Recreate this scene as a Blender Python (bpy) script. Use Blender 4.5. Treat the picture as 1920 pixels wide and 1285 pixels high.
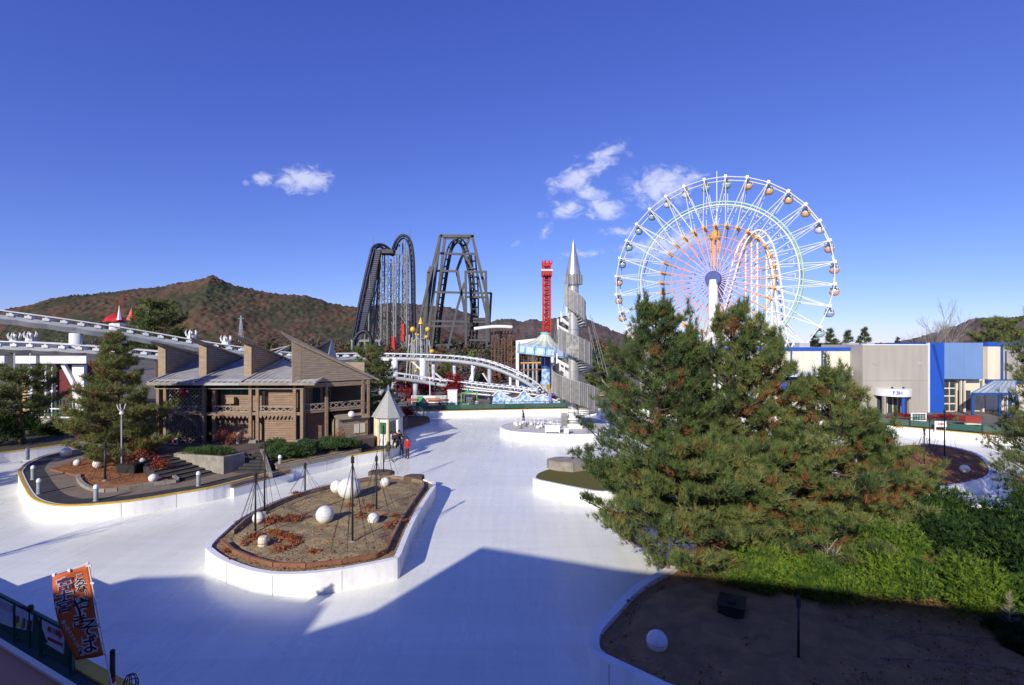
import bpy, bmesh, math, random
import numpy as np
from mathutils import Vector, Matrix, Quaternion, noise

for _o in list(bpy.data.objects):
    bpy.data.objects.remove(_o)
S = bpy.context.scene
COL = S.collection
R = math.radians

# ------------------------------------------------------------------ camera
cam_data = bpy.data.cameras.new("camera")
cam_data.sensor_width = 36.0
cam_data.lens = 18.0
cam_data.clip_start = 0.1
cam_data.clip_end = 20000
cam = bpy.data.objects.new("camera", cam_data)
COL.objects.link(cam)
CAM_H = 9.0
cam.location = (0, 0, CAM_H)
cam.rotation_euler = (R(90), 0, 0)
S.camera = cam

# ------------------------------------------------------------------ light
SUN_AZ, SUN_EL = 26.0, 26.0           # sun stands behind the camera, to the left
sun_dir = Vector((-math.sin(R(SUN_AZ)) * math.cos(R(SUN_EL)), -math.cos(R(SUN_AZ)) * math.cos(R(SUN_EL)), math.sin(R(SUN_EL))))
sd = bpy.data.lights.new("sun", 'SUN')
sd.energy = 2.65
sd.angle = R(0.53)
sd.color = (1.0, 0.93, 0.82)
sun = bpy.data.objects.new("sun", sd)
COL.objects.link(sun)
sun.location = (0, 0, 60)
sun.rotation_euler = sun_dir.to_track_quat('Z', 'Y').to_euler()

world = bpy.data.worlds.new("World")
S.world = world
world.use_nodes = True
wn, wl = world.node_tree.nodes, world.node_tree.links
wn.clear()
w_out = wn.new('ShaderNodeOutputWorld')
w_bg = wn.new('ShaderNodeBackground')
w_bg.inputs['Strength'].default_value = 0.085
w_sky = wn.new('ShaderNodeTexSky')
w_sky.sky_type = 'NISHITA'
w_sky.sun_disc = False
w_sky.sun_elevation = R(SUN_EL)
w_sky.sun_rotation = R(180 + SUN_AZ)
w_sky.altitude = 1500
w_sky.air_density = 1.0
w_sky.dust_density = 0.25
w_sky.ozone_density = 4.5
# small fair-weather clouds, placed by direction in the sky
w_tc = wn.new('ShaderNodeTexCoord')
w_sep = wn.new('ShaderNodeSeparateXYZ')
wl.new(w_tc.outputs['Generated'], w_sep.inputs[0])


def wmath(op, a, b=None, c=None):
    n = wn.new('ShaderNodeMath')
    n.operation = op
    for i, v in enumerate((a, b, c)):
        if v is None:
            continue
        if isinstance(v, (int, float)):
            n.inputs[i].default_value = v
        else:
            wl.new(v, n.inputs[i])
    return n.outputs[0]


w_y = wmath('MAXIMUM', w_sep.outputs['Y'], 0.02)
w_u = wmath('DIVIDE', w_sep.outputs['X'], w_y)
w_v = wmath('DIVIDE', w_sep.outputs['Z'], w_y)
w_front = wmath('GREATER_THAN', w_sep.outputs['Y'], 0.05)
# px, py, half width, half height, tilt, weight
CLOUDS = [(568, 337, 46, 23, 0.0, 1.0), (600, 330, 18, 16, 0.0, .5), (490, 336, 26, 12, .05, .72), (462, 342, 9, 7, 0, .5),
          (1140, 284, 34, 14, .35, .8), (1182, 290, 12, 8, -.4, .45), (1122, 312, 38, 13, .38, .85), (1078, 336, 42, 19, .45, 1.0),
          (1042, 343, 20, 10, 0, .6), (1108, 362, 38, 14, -.35, .8), (1066, 390, 32, 16, .1, .85), (1132, 391, 32, 18, 0, 1.0),
          (1238, 350, 58, 32, .15, .95), (1210, 368, 36, 18, 0, .6), (1300, 333, 26, 16, .4, .6),
          (1022, 440, 26, 10, .9, .55), (1168, 435, 38, 10, 0, .72), (1090, 476, 44, 8, .08, .62),
          (1255, 458, 80, 22, .2, .85), (1020, 403, 16, 7, 0, .5), (968, 455, 14, 6, .4, .4), (1082, 293, 8, 6, 0, .45), (1090, 335, 16, 10, 0, .4)]
w_sum = None
for (px, py, a, b, t, wt) in CLOUDS:
    u0, v0 = (px - 960) / 960.0, (642.5 - py) / 960.0
    du = wmath('SUBTRACT', w_u, u0)
    dv = wmath('SUBTRACT', w_v, v0)
    ct, st = math.cos(t), math.sin(t)
    p = wmath('ADD', wmath('MULTIPLY', du, ct), wmath('MULTIPLY', dv, st))
    q = wmath('SUBTRACT', wmath('MULTIPLY', dv, ct), wmath('MULTIPLY', du, st))
    p = wmath('MULTIPLY', p, 960.0 / a / 1.12)
    q = wmath('MULTIPLY', q, 960.0 / b / 1.12)
    r2 = wmath('ADD', wmath('MULTIPLY', p, p), wmath('MULTIPLY', q, q))
    g = wmath('MULTIPLY', wmath('POWER', 2.71828, wmath('MULTIPLY', r2, -1.1)), wt)
    w_sum = g if w_sum is None else wmath('MAXIMUM', w_sum, g)
w_no = wn.new('ShaderNodeTexNoise')
w_no.inputs['Scale'].default_value = 34.0
w_no.inputs['Detail'].default_value = 9.0
w_no.inputs['Roughness'].default_value = 0.62
w_no.inputs['Distortion'].default_value = 0.5
w_cmb = wn.new('ShaderNodeCombineXYZ')
wl.new(w_u, w_cmb.inputs[0])
wl.new(wmath('MULTIPLY', w_v, 1.5), w_cmb.inputs[1])
wl.new(w_cmb.outputs[0], w_no.inputs['Vector'])
w_d = wmath('ADD', w_sum, wmath('MULTIPLY', wmath('SUBTRACT', w_no.outputs['Fac'], 0.53), 2.1))
w_d = wmath('MULTIPLY', w_d, wmath('MINIMUM', wmath('MULTIPLY', w_sum, 4.0), 1.0))
w_ss = wn.new('ShaderNodeMapRange')
w_ss.interpolation_type = 'SMOOTHSTEP'
w_ss.inputs['From Min'].default_value = 0.05
w_ss.inputs['From Max'].default_value = 1.0
w_ss.inputs['To Max'].default_value = 0.62
wl.new(w_d, w_ss.inputs['Value'])
w_mix = wn.new('ShaderNodeMix')
w_mix.data_type = 'RGBA'
wl.new(wmath('MULTIPLY', w_ss.outputs[0], w_front), w_mix.inputs[0])
# fine blue of a dry winter sky: slight hue trim on the Nishita result
w_trim = wn.new('ShaderNodeMix')
w_trim.data_type = 'RGBA'
w_trim.blend_type = 'MULTIPLY'
w_trim.inputs[0].default_value = 1.0
w_trim.inputs[7].default_value = (.60, .58, 1.02, 1)
wl.new(w_sky.outputs[0], w_trim.inputs[6])
w_sp = wn.new('ShaderNodeSeparateColor')
wl.new(w_trim.outputs[2], w_sp.inputs[0])
w_cb = wn.new('ShaderNodeCombineColor')
wl.new(wmath('MULTIPLY', w_sp.outputs[0], .95), w_cb.inputs[0])
wl.new(wmath('MULTIPLY', w_sp.outputs[1], .94), w_cb.inputs[1])
wl.new(wmath('MULTIPLY', wmath('POWER', w_sp.outputs[2], .66), 1.60), w_cb.inputs[2])
wl.new(w_cb.outputs[0], w_mix.inputs[6])
w_mix.inputs[7].default_value = (5.6, 5.7, 6.6, 1)
wl.new(w_mix.outputs[2], w_bg.inputs['Color'])
wl.new(w_bg.outputs[0], w_out.inputs['Surface'])

S.view_settings.view_transform = 'Standard'
S.view_settings.look = 'None'
S.view_settings.exposure = 0.97
S.view_settings.gamma = 1.0
S.view_settings.use_curve_mapping = False
S.render.engine = 'CYCLES'
S.cycles.max_bounces = 6
S.cycles.diffuse_bounces = 3
S.cycles.glossy_bounces = 3
S.cycles.transparent_max_bounces = 12

# ------------------------------------------------------------------ helpers
F, CX, CY = 960.0, 960.0, 642.5


def W(px, py, Y):
    """world point seen at photo pixel px,py standing at distance Y"""
    return Vector(((px - CX) / F * Y, Y, CAM_H - (py - CY) / F * Y))


def G(px, py, z=0.0):
    """world point on the level z seen at photo pixel px,py"""
    Y = (CAM_H - z) * F / (py - CY)
    return Vector(((px - CX) / F * Y, Y, z))


ORG = {}


class MB:
    def __init__(s):
        s.v, s.f, s.m, s.mi = [], [], [], 0

    def add(s, vs, fs):
        o = len(s.v)
        s.v += [tuple(p) for p in vs]
        for f in fs:
            s.f.append(tuple(i + o for i in f))
            s.m.append(s.mi)
        return s

    def bx(s, x0, x1, y0, y1, z0, z1):
        return s.add([(x0, y0, z0), (x1, y0, z0), (x1, y1, z0), (x0, y1, z0), (x0, y0, z1), (x1, y0, z1), (x1, y1, z1), (x0, y1, z1)],
                     [(0, 3, 2, 1), (4, 5, 6, 7), (0, 1, 5, 4), (1, 2, 6, 5), (2, 3, 7, 6), (3, 0, 4, 7)])

    def beam(s, a, b, w, h=None, up=(0, 0, 1)):
        a, b = Vector(a), Vector(b)
        h = w if h is None else h
        d = (b - a)
        if d.length < 1e-6:
            return s
        d.normalize()
        u = Vector(up)
        if abs(d.dot(u)) > .98:
            u = Vector((0, 1, 0))
        x = d.cross(u).normalized()
        z = x.cross(d).normalized()
        x *= w / 2
        z *= h / 2
        return s.add([a - x - z, a + x - z, a + x + z, a - x + z, b - x - z, b + x - z, b + x + z, b - x + z],
                     [(0, 3, 2, 1), (4, 5, 6, 7), (0, 1, 5, 4), (1, 2, 6, 5), (2, 3, 7, 6), (3, 0, 4, 7)][:6])

    def tube(s, pts, r, n=6, closed=False, cap=True):
        pts = [Vector(p) for p in pts]
        N = len(pts)
        rs = r if isinstance(r, (list, tuple)) else [r] * N
        vs, fs = [], []
        prev = None
        for i, p in enumerate(pts):
            if closed:
                t = pts[(i + 1) % N] - pts[i - 1]
            else:
                t = pts[min(i + 1, N - 1)] - pts[max(i - 1, 0)]
            t.normalize()
            if prev is None:
                u = Vector((0, 0, 1)) if abs(t.z) < .9 else Vector((1, 0, 0))
            else:
                u = prev
            x = (u - t * u.dot(t)).normalized()
            y = t.cross(x)
            prev = x
            for k in range(n):
                a = 2 * math.pi * k / n
                vs.append(p + (x * math.cos(a) + y * math.sin(a)) * rs[i])
        for i in range(N if closed else N - 1):
            j = (i + 1) % N
            for k in range(n):
                l = (k + 1) % n
                fs.append((i * n + k, i * n + l, j * n + l, j * n + k))
        if cap and not closed:
            fs.append(tuple(range(n - 1, -1, -1)))
            fs.append(tuple((N - 1) * n + k for k in range(n)))
        return s.add(vs, fs)

    def prism(s, poly, z0, z1, top=True, bottom=True):
        n = len(poly)
        ar = sum(poly[i][0] * poly[(i + 1) % n][1] - poly[(i + 1) % n][0] * poly[i][1] for i in range(n))
        if ar < 0:
            poly = list(reversed(poly))
        vs = [(p[0], p[1], z0) for p in poly] + [(p[0], p[1], z1) for p in poly]
        fs = [(i, (i + 1) % n, n + (i + 1) % n, n + i) for i in range(n)]
        if bottom:
            fs.append(tuple(range(n - 1, -1, -1)))
        if top:
            fs.append(tuple(range(n, 2 * n)))
        return s.add(vs, fs)

    def lathe(s, prof, n=16, c=(0, 0, 0), a0=0.0, a1=2 * math.pi):
        full = abs(a1 - a0 - 2 * math.pi) < 1e-6
        m = n if full else n + 1
        vs, fs = [], []
        for (r, z) in prof:
            for k in range(m):
                a = a0 + (a1 - a0) * k / n
                vs.append((c[0] + r * math.cos(a), c[1] + r * math.sin(a), c[2] + z))
        for i in range(len(prof) - 1):
            for k in range(n):
                l = (k + 1) % m
                fs.append((i * m + k, i * m + l, (i + 1) * m + l, (i + 1) * m + k))
        return s.add(vs, fs)

    def ball(s, c, r, n=14, sz=1.0):
        rings = n // 2
        prof = [(r * math.sin(math.pi * i / rings) + 1e-5, -r * sz * math.cos(math.pi * i / rings)) for i in range(rings + 1)]
        return s.lathe(prof, n, c)

    def extr(s, pts, d):
        """planar polygon pts (3d) extruded by vector d"""
        n = len(pts)
        d = Vector(d)
        vs = [Vector(p) for p in pts] + [Vector(p) + d for p in pts]
        fs = [(i, (i + 1) % n, n + (i + 1) % n, n + i) for i in range(n)]
        fs.append(tuple(range(n - 1, -1, -1)))
        fs.append(tuple(range(n, 2 * n)))
        return s.add(vs, fs)

    def mesh(s, name, mats, off=(0, 0, 0), smooth=False, fix=True):
        me = bpy.data.meshes.new(name)
        off = Vector(off)
        me.from_pydata([tuple(Vector(p) - off) for p in s.v], [], s.f)
        for m in (mats if isinstance(mats, (list, tuple)) else [mats]):
            me.materials.append(m)
        if max(s.m, default=0) > 0:
            me.polygons.foreach_set('material_index', s.m)
        if fix:
            bm = bmesh.new()
            bm.from_mesh(me)
            bmesh.ops.recalc_face_normals(bm, faces=bm.faces)
            bm.to_mesh(me)
            bm.free()
        if smooth:
            me.polygons.foreach_set('use_smooth', [True] * len(me.polygons))
        me.update()
        return me

    def build(s, name, mats, parent=None, smooth=False, kind=None, fix=True):
        off = ORG.get(parent, Vector((0, 0, 0))) if parent else Vector((0, 0, 0))
        me = s.mesh(name, mats, off, smooth, fix)
        return link(name, me, parent, kind)


def link(name, me, parent=None, kind=None):
    o = bpy.data.objects.new(name, me)
    COL.objects.link(o)
    if parent:
        o.parent = parent
        ORG[o] = ORG.get(parent, Vector((0, 0, 0)))
    if kind:
        o['kind'] = kind
    return o


def piece(name, me, parent, M):
    """a piece that shares mesh data; M is a world matrix (parents only translate)"""
    o = bpy.data.objects.new(name, me)
    COL.objects.link(o)
    o.parent = parent
    off = ORG.get(parent, Vector((0, 0, 0))) if parent else Vector((0, 0, 0))
    o.matrix_basis = Matrix.Translation(-off) @ M
    return o


def thing(name, label, cat, loc=(0, 0, 0), group=None):
    o = bpy.data.objects.new(name, None)
    COL.objects.link(o)
    o.location = loc
    o.empty_display_size = .2
    o['label'] = label
    o['category'] = cat
    if group:
        o['group'] = group
    ORG[o] = Vector(loc)
    return o


def tag(o, label, cat, group=None):
    o['label'] = label
    o['category'] = cat
    if group:
        o['group'] = group
    return o


def copy_thing(root, loc, rz=0.0, label=None, scale=1.0):
    c = root.copy()
    COL.objects.link(c)
    c.location = loc
    c.rotation_euler = (0, 0, rz)
    c.scale = (scale,) * 3
    if label:
        c['label'] = label
    for ch in list(root.children):
        d = ch.copy()
        COL.objects.link(d)
        d.parent = c
        for g in list(ch.children):
            e = g.copy()
            COL.objects.link(e)
            e.parent = d
    return c


def catmull(pts, n=6, closed=False):
    pts = [Vector(p) for p in pts]
    N = len(pts)
    out = []
    for i in range(N if closed else N - 1):
        if closed:
            p0, p1, p2, p3 = pts[i - 1], pts[i], pts[(i + 1) % N], pts[(i + 2) % N]
        else:
            p0, p1, p2, p3 = pts[max(i - 1, 0)], pts[i], pts[i + 1], pts[min(i + 2, N - 1)]
        for k in range(n):
            t = k / n
            out.append(.5 * ((2 * p1) + (p2 - p0) * t + (2 * p0 - 5 * p1 + 4 * p2 - p3) * t * t + (3 * p1 - p0 - 3 * p2 + p3) * t ** 3))
    if not closed:
        out.append(pts[-1])
    return out


def resample(pts, step):
    out = [pts[0].copy()]
    acc = 0.0
    for i in range(len(pts) - 1):
        a, b = pts[i], pts[i + 1]
        L = (b - a).length
        d = step - acc
        while d <= L:
            out.append(a.lerp(b, d / L))
            d += step
        acc = (acc + L) % step
    return out


def offset2(pts, d, closed=True):
    """offset a polyline in plan to its left by d"""
    N = len(pts)
    out = []
    for i in range(N):
        a = pts[i - 1] if (closed or i > 0) else pts[i]
        b = pts[(i + 1) % N] if (closed or i < N - 1) else pts[i]
        t = Vector((b[0] - a[0], b[1] - a[1], 0)).normalized()
        out.append(Vector((pts[i][0] - t.y * d, pts[i][1] + t.x * d, pts[i][2] if len(pts[i]) > 2 else 0)))
    return out


# ------------------------------------------------------------------ materials
MATS = {}


def mat(name, c1, c2=None, scale=4.0, rough=.7, bump=0.0, metal=0.0, spec=.4, detail=6.0, lo=.35, hi=.65, stretch=(1, 1, 1), bscale=None, trans=0.0, coat=0.0):
    if name in MATS:
        return MATS[name]
    m = bpy.data.materials.new(name)
    m.use_nodes = True
    nt = m.node_tree
    b = nt.nodes['Principled BSDF']
    b.inputs['Roughness'].default_value = rough
    b.inputs['Metallic'].default_value = metal
    b.inputs['Specular IOR Level'].default_value = spec
    b.inputs['Coat Weight'].default_value = coat
    c1 = tuple(c1) + (1,)
    b.inputs['Base Color'].default_value = c1
    if c2 is not None or bump:
        tc = nt.nodes.new('ShaderNodeTexCoord')
        mp = nt.nodes.new('ShaderNodeMapping')
        mp.inputs['Scale'].default_value = stretch
        geo = nt.nodes.new('ShaderNodeNewGeometry')
        nt.links.new(geo.outputs['Position'], mp.inputs[0])
        no = nt.nodes.new('ShaderNodeTexNoise')
        no.inputs['Scale'].default_value = scale
        no.inputs['Detail'].default_value = detail
        no.inputs['Roughness'].default_value = .6
        nt.links.new(mp.outputs[0], no.inputs['Vector'])
        if c2 is not None:
            mr = nt.nodes.new('ShaderNodeMapRange')
            mr.inputs['From Min'].default_value = lo
            mr.inputs['From Max'].default_value = hi
            nt.links.new(no.outputs['Fac'], mr.inputs['Value'])
            mx = nt.nodes.new('ShaderNodeMix')
            mx.data_type = 'RGBA'
            mx.inputs[6].default_value = c1
            mx.inputs[7].default_value = tuple(c2) + (1,)
            nt.links.new(mr.outputs[0], mx.inputs[0])
            nt.links.new(mx.outputs[2], b.inputs['Base Color'])
        if bump:
            bp = nt.nodes.new('ShaderNodeBump')
            bp.inputs['Strength'].default_value = bump
            bp.inputs['Distance'].default_value = .05
            src = no
            if bscale:
                src = nt.nodes.new('ShaderNodeTexNoise')
                src.inputs['Scale'].default_value = bscale
                src.inputs['Detail'].default_value = 4
                nt.links.new(mp.outputs[0], src.inputs['Vector'])
            nt.links.new(src.outputs['Fac'], bp.inputs['Height'])
            nt.links.new(bp.outputs[0], b.inputs['Normal'])
    if trans:
        b.inputs['Transmission Weight'].default_value = trans
    MATS[name] = m
    return m


def leafmat(name, c1, c2, scale=1.2, tr=.25):
    """leaf / needle: diffuse with a little light passing through"""
    m = mat(name, c1, c2, scale=scale, rough=.6, spec=.25, lo=.3, hi=.7)
    nt = m.node_tree
    b = nt.nodes['Principled BSDF']
    out = nt.nodes['Material Output']
    tl = nt.nodes.new('ShaderNodeBsdfTranslucent')
    src = b.inputs['Base Color'].links[0].from_socket
    nt.links.new(src, tl.inputs['Color'])
    mx = nt.nodes.new('ShaderNodeMixShader')
    mx.inputs[0].default_value = tr
    nt.links.new(b.outputs[0], mx.inputs[1])
    nt.links.new(tl.outputs[0], mx.inputs[2])
    nt.links.new(mx.outputs[0], out.inputs['Surface'])
    return m


m_white = mat('white_paint', (.80, .80, .78), (.70, .70, .67), scale=1.5, rough=.45)
m_wallwhite = mat('rink_wall_white', (.84, .84, .815), (.66, .655, .62), scale=1.6, rough=.4, bump=.05, bscale=9, lo=.5, hi=.8, stretch=(1, 1, .5))
m_yellow = mat('kerb_yellow', (.68, .43, .03), (.52, .32, .03), scale=2.5, rough=.5)
m_soil = mat('soil', (.36, .28, .15), (.235, .18, .096), scale=2.2, rough=.95, bump=.9, bscale=11, spec=.1)
m_soil_red = mat('leaf_litter_soil', (.34, .14, .06), (.22, .115, .06), scale=3.0, rough=.95, bump=.9, bscale=14, spec=.1)
m_asphalt = mat('dark_paving', (.052, .049, .046), (.032, .031, .030), scale=1.6, rough=.85, bump=.2, bscale=30)
m_pave = mat('brown_paving', (.25, .19, .13), (.17, .13, .095), scale=1.2, rough=.85, bump=.2, bscale=25)
m_conc = mat('concrete', (.33, .30, .25), (.22, .20, .17), scale=1.8, rough=.9, bump=.3, bscale=18)
m_plaza = mat('plaza_paving', (.20, .17, .14), (.14, .12, .10), scale=.6, rough=.85)
m_grass = mat('winter_lawn', (.10, .13, .035), (.16, .11, .04), scale=2.4, rough=.95, bump=.6, bscale=30, spec=.1)
m_timber = mat('weathered_timber', (.30, .215, .145), (.20, .14, .095), scale=2.0, rough=.8, stretch=(1, 1, 9), bump=.2)
m_siding = mat('siding_brown', (.34, .225, .15), (.225, .15, .10), scale=1.4, rough=.8, stretch=(1, 1, 7), bump=.15)
m_siding_grey = mat('siding_grey', (.345, .275, .20), (.24, .19, .14), scale=1.4, rough=.8, stretch=(1, 1, 7), bump=.15)
m_fin = mat('fin_boards', (.36, .27, .18), (.27, .2, .13), scale=1.6, rough=.8, stretch=(1, 1, 4))
m_trim = mat('trim_timber', (.34, .28, .205), (.25, .2, .145), scale=2, rough=.75)
m_roofmetal = mat('roof_metal', (.42, .41, .385), (.31, .305, .29), scale=1.4, rough=.55, metal=.1)
m_roofedge = mat('roof_edge_metal', (.46, .45, .42), (.36, .35, .33), scale=2, rough=.5)
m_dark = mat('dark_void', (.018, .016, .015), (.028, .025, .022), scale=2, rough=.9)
m_black = mat('black_metal', (.016, .016, .018), (.028, .027, .027), scale=3, rough=.5)
m_greenpanel = mat('green_board', (.012, .13, .075), (.010, .10, .06), scale=3, rough=.5)
m_glass = mat('window_glass', (.04, .05, .055), (.06, .07, .075), scale=.6, rough=.08, spec=.8)
m_steel = mat('galvanised_steel', (.50, .50, .47), (.40, .40, .38), scale=2.5, rough=.42, metal=.45)
m_steel_br = mat('bright_steel', (.62, .62, .57), (.5, .5, .46), scale=1.2, rough=.32, metal=.7)
m_coastw = mat('coaster_white', (.74, .75, .75), (.62, .63, .64), scale=.7, rough=.4)
m_coastg = mat('coaster_grey', (.42, .44, .46), (.33, .35, .37), scale=.6, rough=.45)
m_cdark = mat('coaster_dark_steel', (.075, .078, .078), (.050, .052, .054), scale=.3, rough=.5)
m_cgrey = mat('coaster_pale_steel', (.24, .25, .25), (.17, .18, .18), scale=.25, rough=.55)
m_cblue = mat('coaster_blue_track', (.030, .042, .13), (.020, .028, .08), scale=.3, rough=.5)
m_cblack = mat('coaster_black_track', (.018, .016, .017), (.03, .026, .026), scale=.3, rough=.5)
m_red = mat('red_paint', (.55, .022, .02), (.40, .018, .016), scale=1, rough=.45)
m_rust = mat('rust_beam', (.27, .12, .065), (.18, .085, .05), scale=2, rough=.85)
# ------------------------------------------------------------------ foliage builders
def np_mesh(name, verts, faces, mats, midx=None):
    """verts (n,3), faces (m,k) with k 3 or 4"""
    me = bpy.data.meshes.new(name)
    k = faces.shape[1]
    me.vertices.add(len(verts))
    me.vertices.foreach_set('co', verts.astype(np.float32).ravel())
    me.loops.add(faces.size)
    me.loops.foreach_set('vertex_index', faces.astype(np.int32).ravel())
    me.polygons.add(len(faces))
    me.polygons.foreach_set('loop_start', np.arange(0, faces.size, k, dtype=np.int32))
    me.polygons.foreach_set('loop_total', np.full(len(faces), k, dtype=np.int32))
    for m in mats:
        me.materials.append(m)
    if midx is not None:
        me.polygons.foreach_set('material_index', midx.astype(np.int32))
    me.update(calc_edges=True)
    return me


def unit(a):
    return a / np.maximum(np.linalg.norm(a, axis=1, keepdims=True), 1e-9)


def needles(rng, C, D, length, width, n, spread=.9, lvar=.35):
    """n thin needles per tuft centre C pointing about D -> verts, tris, tuft index"""
    T = len(C)
    c = np.repeat(C, n, 0)
    d = np.repeat(D, n, 0) + rng.normal(0, spread * .6, (T * n, 3))
    d = unit(d)
    L = length * (1 + rng.uniform(-lvar, lvar, (T * n, 1)))
    side = unit(np.cross(d, rng.normal(0, 1, (T * n, 3)))) * width * .5
    base = c + rng.normal(0, length * .12, (T * n, 3))
    v = np.stack([base - side, base + side, base + d * L], 1).reshape(-1, 3)
    f = np.arange(T * n * 3).reshape(-1, 3)
    return v, f, np.repeat(np.arange(T), n)


def leaves(rng, C, N, size, aspect=.6):
    T = len(C)
    n = unit(N + rng.normal(0, .55, (T, 3)))
    u = unit(np.cross(n, rng.normal(0, 1, (T, 3))))
    w = np.cross(n, u)
    s = size * rng.uniform(.6, 1.3, (T, 1))
    a = C - u * s * .5
    b = C + w * s * aspect * .5
    c = C + u * s * .5
    d = C - w * s * aspect * .5
    v = np.stack([a, b, c, d], 1).reshape(-1, 3)
    return v, np.arange(T * 4).reshape(-1, 4)


m_bark = mat('pine_bark', (.13, .085, .055), (.075, .05, .034), scale=6, rough=.95, bump=.6, stretch=(1, 1, .4))
m_barkp = mat('pale_bark', (.30, .26, .20), (.20, .17, .13), scale=7, rough=.95, bump=.4)
m_twig = mat('bare_twig', (.32, .29, .25), (.24, .21, .18), scale=3, rough=.9)
n_dark = leafmat('needle_dark', (.058, .090, .033), (.078, .115, .040))
n_mid = leafmat('needle_green', (.110, .165, .045), (.145, .195, .054))
n_olive = leafmat('needle_olive', (.185, .215, .062), (.225, .240, .074))
n_light = leafmat('needle_light_olive', (0.242, 0.242, 0.077), (0.209, 0.209, 0.066))
n_brown = leafmat('needle_brown', (0.294, 0.133, 0.049), (0.224, 0.105, 0.042))
n_far = leafmat('needle_far_conifer', (0.036, 0.065, 0.031), (0.065, 0.091, 0.036))
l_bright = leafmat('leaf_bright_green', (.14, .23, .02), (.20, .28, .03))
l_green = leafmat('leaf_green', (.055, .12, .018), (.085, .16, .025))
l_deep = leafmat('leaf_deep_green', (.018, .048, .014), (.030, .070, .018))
l_juniper = leafmat('leaf_juniper', (0.058, 0.111, 0.046), (0.098, 0.15, 0.058))
l_red = leafmat('leaf_red', (.30, .035, .022), (.20, .022, .02))
l_crimson = leafmat('leaf_crimson', (.34, .012, .025), (.2, .01, .02))
l_rust = leafmat('leaf_rust', (.42, .13, .05), (.30, .085, .035))
l_yellow = leafmat('leaf_yellow', (.42, .34, .05), (.30, .26, .04))


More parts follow.
